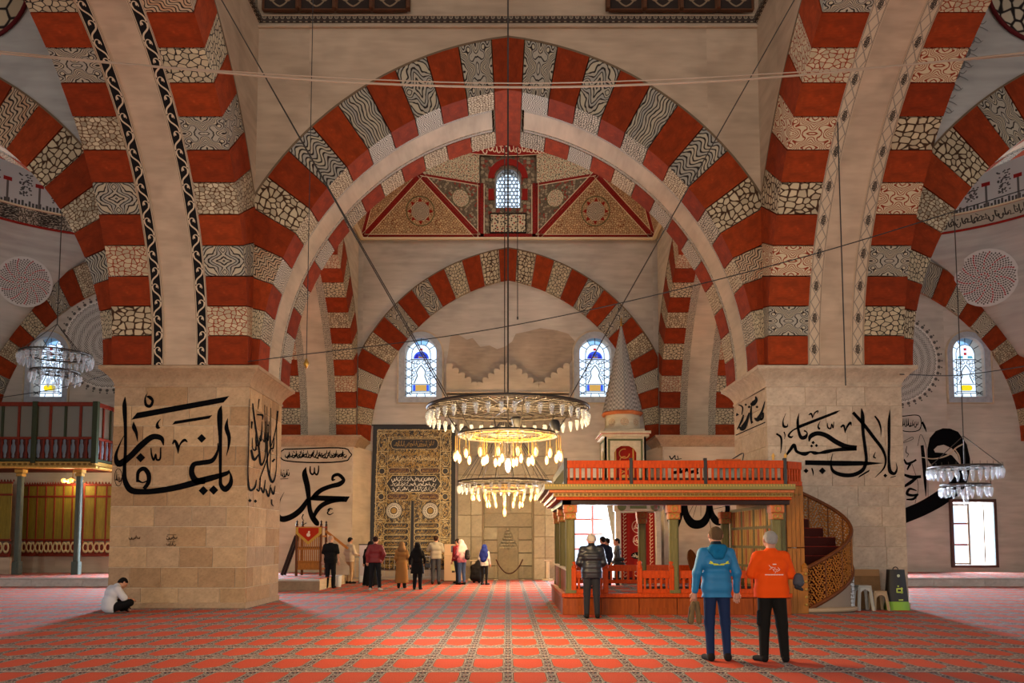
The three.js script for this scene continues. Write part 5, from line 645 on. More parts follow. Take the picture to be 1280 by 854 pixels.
// ------------------------------------------------------------------ platform of the muezzins
{
  const X0 = 3.7, D0 = 20.1, g = thing('muezzin_platform', 'orange painted wooden platform on olive columns beside the spiral stair', 'wooden platform', W(X0, 0, D0)), x = (v) => v - X0, z = (d) => D0 - d;
  const F = 17.8, B = 22.35, L = 1.2, Rr = 6.2;
  mesh('plinth', boxUV(box(Rr - L - 0.06, 0.38, B - F - 0.06, x((L + Rr) / 2), 0.19, z((F + B) / 2))), mDarkWood, g);
  for (let i = 0; i < 6; i++) { const w = (Rr - L) / 6; mesh('plinth_panel', boxUV(cbox(w - 0.012, 0.36, 0.05, x(L + w * (i + 0.5)), 0.18, z(F + 0.02), 0.008), 1, R(5), R(5)), mPlinth, g); }
  for (let i = 0; i < 5; i++) { const w = (B - F) / 5, p = mesh('plinth_panel', boxUV(cbox(w - 0.012, 0.36, 0.05, 0, 0, 0, 0.008), 1, R(5), R(5)), mPlinth, g); p.position.set(x(L + 0.02), 0.18, z(F + w * (i + 0.5))); p.rotation.y = -Math.PI / 2; }
  mesh('sill', [cbox(Rr - L + 0.04, 0.09, 0.16, x((L + Rr) / 2), 0.42, z(F + 0.06), 0.012)], mOrange, g); mesh('sill', [cbox(0.16, 0.07, B - F, x(L + 0.06), 0.41, z((F + B) / 2), 0.012)], mOrange, g);
  mesh('lower_carpet', boxUV(box(Rr - L - 0.3, 0.02, B - F - 0.3, x((L + Rr) / 2), 0.395, z((F + B) / 2))), mCarpet, g);
  // columns with carved capitals
  const cols = [[1.38, 17.96], [3.67, 17.96], [5.95, 17.96], [1.38, 20.1], [1.38, 22.2], [3.67, 22.2], [5.95, 22.2]];
  for (const [cx, cd] of cols) { const c = sub('column', g); c.position.set(x(cx), 0, z(cd)); mesh('shaft', boxUV(merge([cbox(0.2, 1.66, 0.2, 0, 1.27, 0, 0.035), cbox(0.24, 0.08, 0.24, 0, 0.5, 0, 0.01)])), mOlive, c); mesh('capital', [cbox(0.26, 0.14, 0.26, 0, 2.16, 0, 0.02), cbox(0.3, 0.17, 0.3, 0, 2.32, 0, 0.02)], mSalmon, c); mesh('capital_roundel', [new THREE.TorusGeometry(0.05, 0.016, 5, 14).translate(-0.055, 2.16, 0.135), new THREE.TorusGeometry(0.05, 0.016, 5, 14).translate(0.055, 2.16, 0.135), new THREE.TorusGeometry(0.06, 0.018, 5, 14).translate(0, 2.32, 0.155)], mGold, c); }
  // entablature: beam, fillets, painted bands, each stepping out
  const ring = (name, y0, y1, o, m) => mesh(name, boxUV(merge([cbox(Rr - L + o + 0.02, y1 - y0, 0.2 + o, x((L + Rr) / 2 - o / 2), (y0 + y1) / 2, z(F + 0.1 - o / 2), 0.008), cbox(0.2 + o, y1 - y0, B - F, x(L + 0.1 - o / 2), (y0 + y1) / 2, z((F + B) / 2), 0.008)]), 2), m, g);
  ring('beam', 2.41, 2.51, 0, mDarkWood); ring('fillet_moulding', 2.51, 2.575, 0.14, mOrange); ring('dentil_band', 2.575, 2.66, 0.2, mGold); ring('fillet_moulding', 2.66, 2.72, 0.3, mSalmon); ring('painted_band', 2.72, 2.84, 0.4, paintBand);
  const dn = []; for (let i = 0; i < 60; i++) dn.push(box(0.05, 0.04, 0.04, x(L - 0.15 + i * 0.09), 2.62, z(F - 0.22))); mesh('dentil_row', dn, mGoldDark, g).userData.kind = 'stuff';
  mesh('ceiling_boards', boxUV(box(Rr - L - 0.2, 0.06, B - F - 0.2, x((L + Rr) / 2), 2.62, z((F + B) / 2))), mOrange, g); mesh('upper_deck', boxUV(box(Rr - L - 0.1, 0.06, B - F - 0.1, x((L + Rr) / 2), 2.8, z((F + B) / 2))), mPlankDark, g);
  // upper railing
  const rail = (a, b, n, y0, y1, th, m, name = 'upper_rail') => { const t = sub(name, g), dx = b.clone().sub(a), len = dx.length(), ang = Math.atan2(-dx.z, dx.x), P = (t2, y) => a.clone().lerp(b, t2).setY(y);
    const A = (w, h, tt, y, mm, nm, d = th) => { const q = mesh(nm, boxUV(cbox(w, h, d, 0, 0, 0, 0.008)), mm, t); q.position.copy(P(tt, y)); q.rotation.y = ang; };
    A(len, 0.17, 0.5, y1 - 0.085, m, 'handrail'); A(len, 0.1, 0.5, y0 + 0.05, m, 'bottom_rail'); const h = y1 - 0.17 - y0 - 0.1; for (let i = 0; i < n; i++) A(0.05, h, (i + 0.5) / n, y0 + 0.1 + h / 2, m, 'baluster', 0.05); for (let i = 0; i < n; i++) A(0.075, 0.055, i / n + 0.0001, y0 + 0.128, mDarkWood, 'toe_block', 0.03); return t; };
  rail(V(x(L + 0.08), 0, z(F + 0.02)), V(x(Rr - 0.08), 0, z(F + 0.02)), 38, 2.85, 3.39, 0.08, mOrange);
  rail(V(x(L + 0.08), 0, z(B - 0.1)), V(x(L + 0.08), 0, z(F + 0.1)), 20, 2.85, 3.39, 0.07, mOlive);
  rail(V(x(L + 0.1), 0, z(B - 0.08)), V(x(Rr - 0.1), 0, z(B - 0.08)), 34, 2.85, 3.32, 0.07, mOrange);
  for (const px of [1.27, 2.72, 4.36, 6.12]) mesh('rail_post', cbox(0.07, 0.62, 0.09, x(px), 3.13, z(F + 0.0), 0.01), mIron, g); for (const px of [5.88, 6.15]) mesh('post_finial', lathe([[0, 0], [0.035, 0.01], [0.02, 0.05], [0.04, 0.09], [0.015, 0.14], [0, 0.16]], 10).translate(x(px), 3.4, z(F + 0.02)), mYellowSlat, g);
  // low railing round the floor, open in the middle of the front
  const low = (x0, d0, x1, d1, n, m, t = 0.96) => rail(V(x(x0), 0, z(d0)), V(x(x1), 0, z(d1)), n, 0.46, t, 0.07, m, 'low_rail');
  low(1.5, 17.9, 2.1, 17.9, 5, mOrange); low(2.95, 17.9, 3.55, 17.9, 5, mOrange); low(3.8, 17.9, 5.85, 17.9, 15, mOrange); low(1.35, 22.25, 6.0, 22.25, 30, mOrange);
  for (const px of [1.45, 2.15, 2.9, 3.6]) mesh('gate_post', [cbox(0.11, 0.56, 0.11, x(px), 0.74, z(17.9), 0.015), lathe([[0.06, 0], [0.07, 0.03], [0.04, 0.07], [0.06, 0.12], [0, 0.17]], 10).translate(x(px), 1.02, z(17.9))], mOrange, g);
  for (let i = 0; i < 6; i++) mesh('parapet_board', boxUV(cbox(0.05, 0.5, 0.7, x(L + 0.12), 0.71, z(18.35 + i * 0.71), 0.008), 1, R(4), R(4)), mPlinth, g); mesh('parapet_cap', cbox(0.09, 0.04, B - F - 0.2, x(L + 0.12), 0.98, z((F + B) / 2), 0.01), mFillet, g);
  // lattice screen on the stair side: olive frame, yellow and salmon slats
  const sc = sub('lattice_screen', g), sx = x(6.16); for (let r = 0; r <= 4; r++) mesh('screen_rail', boxUV(box(0.06, 0.09, 4.2, sx, 0.5 + r * 0.48, z(20.2))), mOlive, sc); for (let k = 0; k <= 4; k++) mesh('screen_post', boxUV(box(0.07, 2.0, 0.09, sx, 1.46, z(18.12 + k * 1.04))), mOlive, sc);
  for (let r = 0; r < 4; r++) for (let k = 0; k < 4; k++) for (let i = 0; i < 5; i++) mesh('slat', box(0.03, 0.42, 0.1, sx - 0.02, 0.74 + r * 0.48, z(18.28 + k * 1.04 + i * 0.18)), (i + k + r) % 3 ? mYellowSlat : mSalmon, sc);
}
// things lying on the platform rail
{ const g = thing('reading_desk', 'pale reading desk with an open book on the upper platform', 'desk', W(5.05, 2.83, 18.6)); mesh('desk_body', boxUV(cbox(0.5, 0.62, 0.34, 0, 0.31, 0, 0.01)), M(0x9aa092, 0.7), g); mesh('desk_top', boxUV(cbox(0.56, 0.03, 0.4, 0, 0.64, 0, 0.006)), mSalmon, g); mesh('microphone_arm', tube([V(0.1, 0.64, 0), V(0.22, 0.72, 0), V(0.38, 0.8, 0.05), V(0.36, 0.62, 0.05)], 0.014, 14), mIron, g); }

// ------------------------------------------------------------------ spiral stair with pierced balustrade
{
  const C = W(6.62, 0, 18.78), g = thing('spiral_staircase', 'curving wooden stair with pierced scrollwork balustrade against the greyish pier', 'staircase', C), rx = 1.32, rd = 0.62, yr = (t) => 0.98 + 1.95 * t, P = (t, y, k = 1) => { const a = t * Math.PI * 0.98; return V(rx * k * Math.sin(a), y, rd * k * Math.cos(a)); };
  const hand = [], string = []; for (let i = 0; i <= 40; i++) { const t = i / 40; hand.push(P(t, yr(t))); string.push(P(t, Math.max(0.06, yr(t) - 0.92))); }
  mesh('handrail', tube(hand, 0.045, 60, 8), mPlankDark, g); mesh('lower_rail', tube(string, 0.05, 60, 6), mPlankDark, g);
  // pierced panel: small rings, leaves and bars that follow the curve
  const fret = [], fretLight = [], N = 46; for (let i = 0; i < N; i++) for (let j = 0; j < 11; j++) { const t = (i + 0.5 + (j % 2) * 0.5) / (N + 0.5), y = yr(t) - 0.84 + j * 0.077, p = P(t, y), q = P(Math.min(1, t + 0.004), y), a = Math.atan2(-(q.z - p.z), q.x - p.x); if (y < 0.08) continue; const k = (i * 7 + j * 3) % 3, sh = k === 0 ? new THREE.TorusGeometry(0.036, 0.015, 4, 8) : k === 1 ? new THREE.TorusGeometry(0.032, 0.016, 4, 7, 4.8).rotateZ(j * 1.3) : new THREE.OctahedronGeometry(0.042).scale(1.2, 0.7, 0.4).rotateZ(0.8 * (i % 2 ? 1 : -1)); (t > 0.62 ? fretLight : fret).push(sh.rotateY(a).translate(p.x, p.y, p.z)); }
  mesh('scrollwork', [...fret, ...fretLight], mPlank, g).userData.kind = 'stuff';
  for (let i = 0; i <= 8; i++) { const t = i / 8; mesh('stanchion', bar(P(t, Math.max(0.02, yr(t) - 0.94)), P(t, yr(t) + 0.02), 0.018, 6), mPlankDark, g); }
  // treads and risers
  for (let i = 0; i < 10; i++) { const t0 = (i + 0.3) / 10.6, t1 = (i + 1.3) / 10.6, y = 0.2 + i * 0.215, s = new THREE.Shape(), a = P(t0, 0, 0.97), b = P(t1, 0, 0.97); s.moveTo(-0.02, 0); s.lineTo(a.x, -a.z); s.lineTo(b.x, -b.z); s.closePath(); const st = sub('step', g); mesh('tread', extrude(s, 0.05).rotateX(-Math.PI / 2).translate(0, y - 0.05, 0), M(0x8a2416, 0.9), st); mesh('riser', beam(V(0, y - 0.11, 0), V(a.x, y - 0.11, a.z), 0.03, 0.2), M(0x3a120c, 0.9), st); }
  const under = new THREE.BufferGeometry(), T = []; for (let i = 0; i < 30; i++) { const a = i / 30, b = (i + 1) / 30, y = (t) => Math.max(0.04, yr(t) - 0.98); for (const v of [P(a, 0, 1.0), P(b, 0, 1.0), P(b, y(b), 1.0), P(a, 0, 1.0), P(b, y(b), 1.0), P(a, y(a), 1.0)]) T.push(v.x, v.y, v.z); } under.setAttribute('position', new THREE.Float32BufferAttribute(T, 3)); under.computeVertexNormals(); mesh('outer_string', under, M(0x8d7a66, 0.5, { map: rep(grain, 1) }), g);
  const mar = []; for (let i = 0; i < 16; i++) for (let j = 0; j < 9; j++) { const t = 0.36 + i * 0.02, y = 0.16 + j * 0.09; if (y > yr(t) - 1.06) continue; const p = P(t, y, 1.012), q = P(t + 0.004, y, 1.012), a = Math.atan2(-(q.z - p.z), q.x - p.x); mar.push(new THREE.TorusGeometry(0.034, 0.012, 4, 7, 4.6).rotateZ(i * 1.1 + j).rotateY(a).translate(p.x, p.y, p.z)); } mesh('marble_fretwork', mar, M(0xbfc4c8, 0.35), g).userData.kind = 'stuff';
  mesh('base_moulding', tube(Array.from({ length: 20 }, (_, i) => P(i / 19, 0.07, 1.03)), 0.06, 40, 6), M(0x9c8468, 0.6), g);
  mesh('newel_post', [cbox(0.12, 1.02, 0.12, 0.0, 0.51, rd + 0.02, 0.015), lathe([[0.07, 0], [0.08, 0.03], [0.04, 0.08], [0, 0.12]], 10).translate(0, 1.02, rd + 0.02)], mPlank, g); mesh('newel_carving', [0, 1, 2, 3, 4].map((k) => new THREE.SphereGeometry(0.035, 7, 5).translate(0, 0.2 + k * 0.17, rd + 0.09)), mGold, g);
  mesh('newel_column', [lathe([[0.09, 0], [0.07, 0.1], [0.06, 1.5], [0.06, 2.9], [0.09, 3.0], [0.09, 3.05]], 12)], M(0xb9b4ac, 0.35), g);
  for (let i = 0; i < 2; i++) mesh('side_panel', boxUV(cbox(0.16, 0.92, 0.05, -0.28 + i * 0.165, 0.46, rd + 0.06, 0.01), 1, R(3), 0), mPlank, g);
  // plank casing and landing rail beside the platform
  for (let i = 0; i < 4; i++) for (const [y0, y1] of [[0, 1.45], [1.47, 2.84]]) mesh('casing_plank', boxUV(cbox(0.1, y1 - y0, 0.05, -0.35 + i * 0.104, (y0 + y1) / 2, 0.72 - i * 0.03, 0.008), 1, R(4), R(4)), mPlank, g);
  const lr = sub('landing_rail', g); lr.position.set(-0.38, 0, 0.78); lr.rotation.y = 0.55; mesh('handrail', cbox(0.46, 0.17, 0.07, 0.23, 3.305, 0, 0.008), mOrange, lr); mesh('bottom_rail', cbox(0.46, 0.1, 0.07, 0.23, 2.9, 0, 0.008), mOrange, lr); for (let i = 0; i < 5; i++) mesh('baluster', cbox(0.05, 0.27, 0.05, 0.05 + i * 0.092, 3.085, 0, 0.006), mOrange, lr);
}
// ------------------------------------------------------------------ minbar
{
  const g = thing('minbar', 'marble minbar with a painted canopy and tall fluted cone spire', 'minbar', W(4.6, 0, 32.3)), mMar = M(0xc9c2b2, 0.55, { map: rep(stoneGrain, 0.5) }), mCanopy = M(0xcfc3a6, 0.7, { map: rep(grain, 1) }), mRedC = M(0x8e1f14, 0.75), mGreenL = M(0x4e5634, 0.7);
  mesh('stair_body', boxUV(extrude(poly([[-2.9, 0], [1.75, 0], [1.75, 3.4], [0.9, 3.4], [-2.9, 0.5]]), 1.2).rotateY(Math.PI / 2).translate(-0.6, 0, 0).applyMatrix4(new THREE.Matrix4().makeRotationY(0))), mMar, g);
  const gate = sub('gate', g); gate.position.set(0.1, 0, 3.0); mesh('jamb', [cbox(0.2, 3.0, 0.3, -0.72, 1.5, 0, 0.02)], mMar, gate); mesh('jamb', [cbox(0.2, 3.0, 0.3, 0.72, 1.5, 0, 0.02)], mMar, gate); mesh('lintel', [cbox(1.75, 0.34, 0.34, 0, 2.86, 0, 0.02), cbox(1.9, 0.1, 0.4, 0, 3.06, 0, 0.02)], mMar, gate);
  const curtTex = canvasTex(256, 512, (c, w, h) => { c.fillStyle = '#8a1d15'; c.fillRect(0, 0, w, h); c.strokeStyle = '#c9b690'; c.lineWidth = 5; for (const x of [26, w - 26]) for (let y = 10; y < h; y += 26) { c.beginPath(); c.arc(x, y, 10, 0, 4.5); c.stroke(); } for (const [y, r] of [[100, 44], [200, 36], [420, 40]]) { c.beginPath(); c.arc(w / 2, y, r, 0, 7); c.stroke(); scribble(c, w / 2 - r, y - r * 0.6, 2 * r, r * 1.2, '#d8c9a6', 5, y, 5); } c.fillStyle = '#171313'; c.beginPath(); c.ellipse(w / 2, 310, 56, 26, 0, 0, 7); c.fill(); scribble(c, w / 2 - 46, 290, 92, 40, '#d8c9a6', 4, 7, 6); }, false);
  const cu = new THREE.PlaneGeometry(1.2, 2.55, 24, 2), cp = cu.attributes.position; for (let i = 0; i < cp.count; i++) cp.setZ(i, 0.035 * Math.sin(cp.getX(i) * 14)); cu.computeVertexNormals(); mesh('curtain', cu.translate(0, 1.36, 0.02), M(0xffffff, 0.9, { map: curtTex }), gate);
  mesh('gate_crest', [new THREE.CylinderGeometry(0.16, 0.16, 0.05, 20).rotateX(Math.PI / 2).translate(-0.6, 2.86, 0.2), new THREE.CylinderGeometry(0.16, 0.16, 0.05, 20).rotateX(Math.PI / 2).translate(0.6, 2.86, 0.2), cbox(0.6, 0.16, 0.04, 0, 2.86, 0.18)], mGreenL, gate);
  // canopy chamber
  const w = 1.62, y0 = 3.4, y1 = 5.7; const face = (ry) => { const f = sub('canopy_face', g); f.rotation.y = ry; const s = new THREE.Shape(); s.moveTo(-w / 2, y0); s.lineTo(w / 2, y0); s.lineTo(w / 2, y1); s.lineTo(-w / 2, y1); const o = new THREE.Path(); o.moveTo(-0.44, y0 + 0.3); o.lineTo(0.44, y0 + 0.3); o.lineTo(0.44, y1 - 0.62); o.lineTo(0.34, y1 - 0.46); o.lineTo(0.16, y1 - 0.36); o.lineTo(-0.16, y1 - 0.36); o.lineTo(-0.34, y1 - 0.46); o.lineTo(-0.44, y1 - 0.62); o.closePath(); s.holes.push(o); mesh('arch_panel', extrude(s, 0.08).translate(0, 0, w / 2 - 0.08), mCanopy, f); mesh('panel_line', [box(0.07, y1 - y0 - 0.3, 0.03, -0.64, (y0 + y1) / 2, w / 2 + 0.005), box(0.07, y1 - y0 - 0.3, 0.03, 0.64, (y0 + y1) / 2, w / 2 + 0.005), box(1.35, 0.07, 0.03, 0, y1 - 0.12, w / 2 + 0.005)], mGreenL, f); };
  face(0); face(Math.PI / 2); face(-Math.PI / 2); mesh('back_panel', box(w - 0.2, y1 - y0, 0.06, 0, (y0 + y1) / 2, -w / 2 + 0.05), mCanopy, g);
  const rp = canvasTex(128, 256, (c, ww, h) => { c.fillStyle = '#8a1d12'; c.fillRect(0, 0, ww, h); c.strokeStyle = '#b98f4a'; c.lineWidth = 5; for (let k = 0; k < 5; k++) { c.beginPath(); c.arc(64, 50 + k * 40, 26 - k * 3, 0, 5); c.stroke(); } c.fillStyle = '#b98f4a'; c.beginPath(); c.arc(64, 190, 22, 0, 7); c.fill(); for (const x of [18, 110]) c.fillRect(x - 4, 20, 8, 210); }, false); mesh('red_panel', new THREE.PlaneGeometry(0.98, y1 - y0 - 0.5).translate(0, (y0 + y1) / 2 - 0.03, w / 2 - 0.3), M(0xffffff, 0.8, { map: rp }), g);
  mesh('cornice', [cbox(w + 0.24, 0.12, w + 0.24, 0, y1 + 0.06, 0, 0.02), cbox(w + 0.36, 0.1, w + 0.36, 0, y1 + 0.17, 0, 0.02), cbox(w - 0.05, 0.1, w - 0.05, 0, y1 + 0.28, 0, 0.02)], mCanopy, g); mesh('cornice_line', [cbox(w + 0.3, 0.035, w + 0.3, 0, y1 + 0.115, 0, 0.005)], mRedC, g);
  const oct = new THREE.CylinderGeometry(0.72, 0.72, 0.62, 8).rotateY(Math.PI / 8).translate(0, y1 + 0.63, 0); mesh('drum', oct, mCanopy, g); const flo = []; for (let k = 0; k < 8; k++) { const a = k * Math.PI / 4; flo.push(new THREE.CircleGeometry(0.17, 12).translate(0, y1 + 0.62, 0.675).rotateY(a)); } mesh('drum_flower', flo, floralPale, g); mesh('drum_cornice', [new THREE.CylinderGeometry(0.86, 0.8, 0.1, 8).rotateY(Math.PI / 8).translate(0, y1 + 0.98, 0), new THREE.CylinderGeometry(0.78, 0.86, 0.06, 8).rotateY(Math.PI / 8).translate(0, y1 + 1.06, 0)], mSalmon, g);
  const yc = y1 + 1.08, H = 3.55, cone = new THREE.CylinderGeometry(0.03, 0.74, H, 40, 30), q = cone.attributes.position; for (let i = 0; i < q.count; i++) { const a = Math.atan2(q.getZ(i), q.getX(i)), k = 1 + 0.07 * Math.cos(a * 20); q.setX(i, q.getX(i) * k); q.setZ(i, q.getZ(i) * k); } cone.computeVertexNormals(); const spireTex = canvasTex(256, 256, (c, ww, h) => { c.fillStyle = '#8f8a84'; c.fillRect(0, 0, ww, h); for (let y = 0; y < 16; y++) for (let xx = 0; xx < 16; xx++) { c.fillStyle = (xx + y) % 2 ? '#b3ada4' : '#5f5a56'; c.beginPath(); c.moveTo(xx * 16 + 8, y * 16 + 1); c.lineTo(xx * 16 + 13, y * 16 + 8); c.lineTo(xx * 16 + 8, y * 16 + 15); c.lineTo(xx * 16 + 3, y * 16 + 8); c.fill(); } }); spireTex.repeat.set(3, 2.5);
  mesh('spire', cone.translate(0, yc + H / 2, 0), M(0xffffff, 0.6, { map: spireTex }), g); mesh('finial', lathe([[0.02, 0], [0.07, 0.06], [0.03, 0.12], [0.055, 0.18], [0.02, 0.25], [0.035, 0.31], [0, 0.42]], 12).translate(0, yc + H - 0.02, 0), mBrass, g);
}
// ------------------------------------------------------------------ chandeliers: rings of glass lamps
const mLampGlass = M(0xe9edf0, 0.08, { transmission: 0.75, thickness: 0, ior: 1.5 }), mBulb = M(0xffe2ad, 0.4, { emissive: 0xffb84e, emissiveIntensity: 2.2 }), mLitGlass = M(0xfff6e6, 0.05, { transmission: 1, thickness: 0, ior: 1.3 }), mBulbWhite = M(0xffffff, 0.4, { emissive: 0xcfe2ff, emissiveIntensity: 7 });
const cupGeo = lathe([[0.006, 0], [0.02, 0.015], [0.03, 0.06], [0.044, 0.12], [0.05, 0.155], [0.038, 0.165], [0.044, 0.2], [0.05, 0.205]], 10), wireGeo = mergeGeometries([bar(V(0, 0.2, 0), V(0, 0.3, 0), 0.004, 4), bar(V(-0.045, 0.2, 0), V(0, 0.26, 0), 0.003, 4), bar(V(0.045, 0.2, 0), V(0, 0.26, 0), 0.003, 4)].map(plain)), bulbGeo = lathe([[0, 0.012], [0.02, 0.03], [0.032, 0.075], [0.028, 0.12], [0.012, 0.16], [0, 0.165]], 10), mChain = M(0x3a332c, 0.5, { metalness: 0.5 });
function chandelier(o) {
  const g = thing('chandelier', o.label, 'chandelier', o.pos), iron = o.iron ?? mChain;
  for (const t of o.tiers) {
    if (t.R > 0.05 && t.ring !== false) { const rg = sub('ring', g); mesh('rim', [new THREE.TorusGeometry(t.R, 0.025, 6, 72).rotateX(Math.PI / 2).translate(0, t.y, 0), new THREE.CylinderGeometry(t.R, t.R, 0.045, 72, 1, true).translate(0, t.y - 0.01, 0)], iron, rg);
      const sp = []; for (let k = 0; k < (t.spokes ?? 12); k++) { const a = k / (t.spokes ?? 12) * Math.PI * 2; mesh('spoke', bar(V(0, t.y, 0), V(t.R * Math.cos(a), t.y, t.R * Math.sin(a)), 0.012, 5), iron, rg); } for (const f of [0.35, 0.68]) sp.push(new THREE.TorusGeometry(t.R * f, 0.012, 5, 48).rotateX(Math.PI / 2).translate(0, t.y, 0)); for (let k = 0; k < 24; k++) { const a = k / 24 * 6.283; sp.push(new THREE.TorusGeometry(t.R * 0.12, 0.009, 4, 12).rotateX(Math.PI / 2).translate(t.R * 0.84 * Math.cos(a), t.y, t.R * 0.84 * Math.sin(a))); } mesh('filigree', sp, t.gilt ? mBrass : iron, rg); }
    for (let k = 0; k < t.n; k++) {
      const a = (k + (t.off ?? 0)) / t.n * Math.PI * 2, rr = t.lampR ?? t.R, L = sub('glass_lamp', g), s = t.s ?? 1; L.position.set(rr * Math.cos(a), t.y - t.drop, rr * Math.sin(a)); L.scale.setScalar(s);
      if (t.lit) { const b = mesh('bulb', bulbGeo, t.white ? mBulbWhite : mBulb, L); if (k % (t.every ?? 1) === 0) { const p = new THREE.PointLight(t.white ? 0xdbe8ff : WARM, t.I); p.name = 'lamp_light'; p.position.set(0, 0.08, 0); p.shadow.radius = 1.6; p.castShadow = true; L.add(p); } }
      mesh('cup', cupGeo, t.lit ? mLitGlass : mLampGlass, L); if (t.drop > 0.1) { const len = (t.drop - 0.2) / s; mesh('hanger', len > 0.12 ? bar(V(0, 0.2, 0), V(0, 0.2 + len, 0), 0.005, 4) : wireGeo, t.gilt ? mBrass : iron, L); }
    }
  }
  for (const [a, b, r] of o.cables ?? []) mesh('suspension_cable', bar(a, b, r ?? 0.01, 6), iron, g);
  return g;
}
{
  const top = 21.98, y1 = 3.77, c = [];
  for (const s of [-1, 1]) c.push([V(s * 0.92, y1, 0.35), V(s * 5.9, 12.6, 0.35)]); c.push([V(-0.86, y1, -0.45), V(-5.9, 12.6, -0.2)], [V(0, 3.3, 0), V(0, top, 0), 0.016]); for (let k = 0; k < 6; k++) { const a = k * Math.PI / 3 + 0.3; c.push([V(0.8 * Math.cos(a), 3.33, 0.8 * Math.sin(a)), V(1.1 * Math.cos(a), y1, 1.1 * Math.sin(a)), 0.012]); } for (let k = 0; k < 4; k++) { const a = k * Math.PI / 2 + 0.6; c.push([V(0.06 * Math.cos(a), 2.88, 0.06 * Math.sin(a)), V(0.1 * Math.cos(a), 3.3, 0.1 * Math.sin(a)), 0.006]); }
  chandelier({ pos: W(0, 0, BAYB), label: 'large lit chandelier with two rings of glass lamps hanging before the great arch', cables: c, tiers: [{ R: 1.31, y: y1, n: 42, drop: 0.28, spokes: 24, s: 0.85 }, { R: 0.8, y: 3.33, n: 18, drop: 0.44, lampR: 0.86, lit: true, I: L_LAMP, gilt: true, spokes: 16, s: 0.95 }, { R: 0.4, ring: false, y: 3.33, n: 8, drop: 0.5, lit: true, I: L_LAMP, gilt: true, s: 0.95, off: 0.3 }, { R: 0, ring: false, y: 3.1, n: 1, drop: 0.4, lit: true, white: true, I: L_LAMP * 1.5, s: 1.5 }] });
  for (const [k, [px, py, d]] of [[583, 541, 12.9], [646, 528, 12.9], [694, 533, 12.8]].entries()) { const p = onD(px, py, d), f = thing('spotlight', ['small dark lamp housing on the big chandelier ring, nearest the gold hanging', 'small dark lamp housing between the two rings before the niche crest', 'small dark lamp housing on the big chandelier ring, nearest the minbar'][k], 'spotlight', p, k); mesh('housing', lathe([[0, -0.1], [0.06, -0.1], [0.085, 0.06], [0.07, 0.09], [0, 0.09]], 12).rotateZ(0.9 - k * 0.7), mIron, f); mesh('bracket', bar(V(0, -0.05, 0), V(0.02, -0.14, 0), 0.012, 5), mIron, f); }
}
{
  const c = [], hub = 6.0; for (let k = 0; k < 16; k++) { const a = (k + 0.5) / 16 * 6.283; c.push([V(1.6 * Math.cos(a), 3.7, 1.6 * Math.sin(a)), V(0.05 * Math.cos(a), hub, 0.05 * Math.sin(a)), 0.012]); } c.push([V(0, hub, 0), V(0, 21.9, 0), 0.02]);
  chandelier({ pos: W(-0.12, 0, 28.4), label: 'lit chandelier on fanned rods hanging before the prayer niche', cables: c, tiers: [{ R: 1.63, y: 3.7, n: 34, drop: 0.42, spokes: 16, s: 1.25 }, { R: 1.15, y: 3.55, n: 20, drop: 0.52, lit: true, I: L_LAMP_FAR, every: 2, gilt: true, s: 1.25 }, { R: 0.62, y: 3.4, n: 12, drop: 0.62, lit: true, I: L_LAMP_FAR, every: 2, gilt: true, s: 1.25 }, { R: 0, ring: false, y: 3.0, n: 1, drop: 0.56, lit: true, I: L_LAMP_FAR, s: 2 }] });
}
for (const [s, y, lab, r] of [[1, 4.2, 'unlit chandelier of clear glass lamps hanging before the huge black letter', 1.15], [-1, 8.2, 'unlit dark ring chandelier hanging before the window over the gallery', 1.15]]) {
  const c = [], hub = y + 1.1; for (let k = 0; k < 4; k++) { const a = k * Math.PI / 2 + 0.5; c.push([V(r * Math.cos(a), y, r * Math.sin(a)), V(0, hub, 0), 0.014]); } c.push([V(0, hub, 0), V(0, 20.84, 0), 0.016]);
  chandelier({ pos: W(s * AISLE, 0, BAYC), label: lab, cables: c, tiers: [{ R: r, y, n: 30, drop: 0.42, s: 1.6 }, { R: 0.78, y: y - 0.62, n: 16, drop: 0.44, s: 1.6 }, { R: 0, ring: false, y: y - 0.9, n: 1, drop: 0.5, s: 2 }] });
}
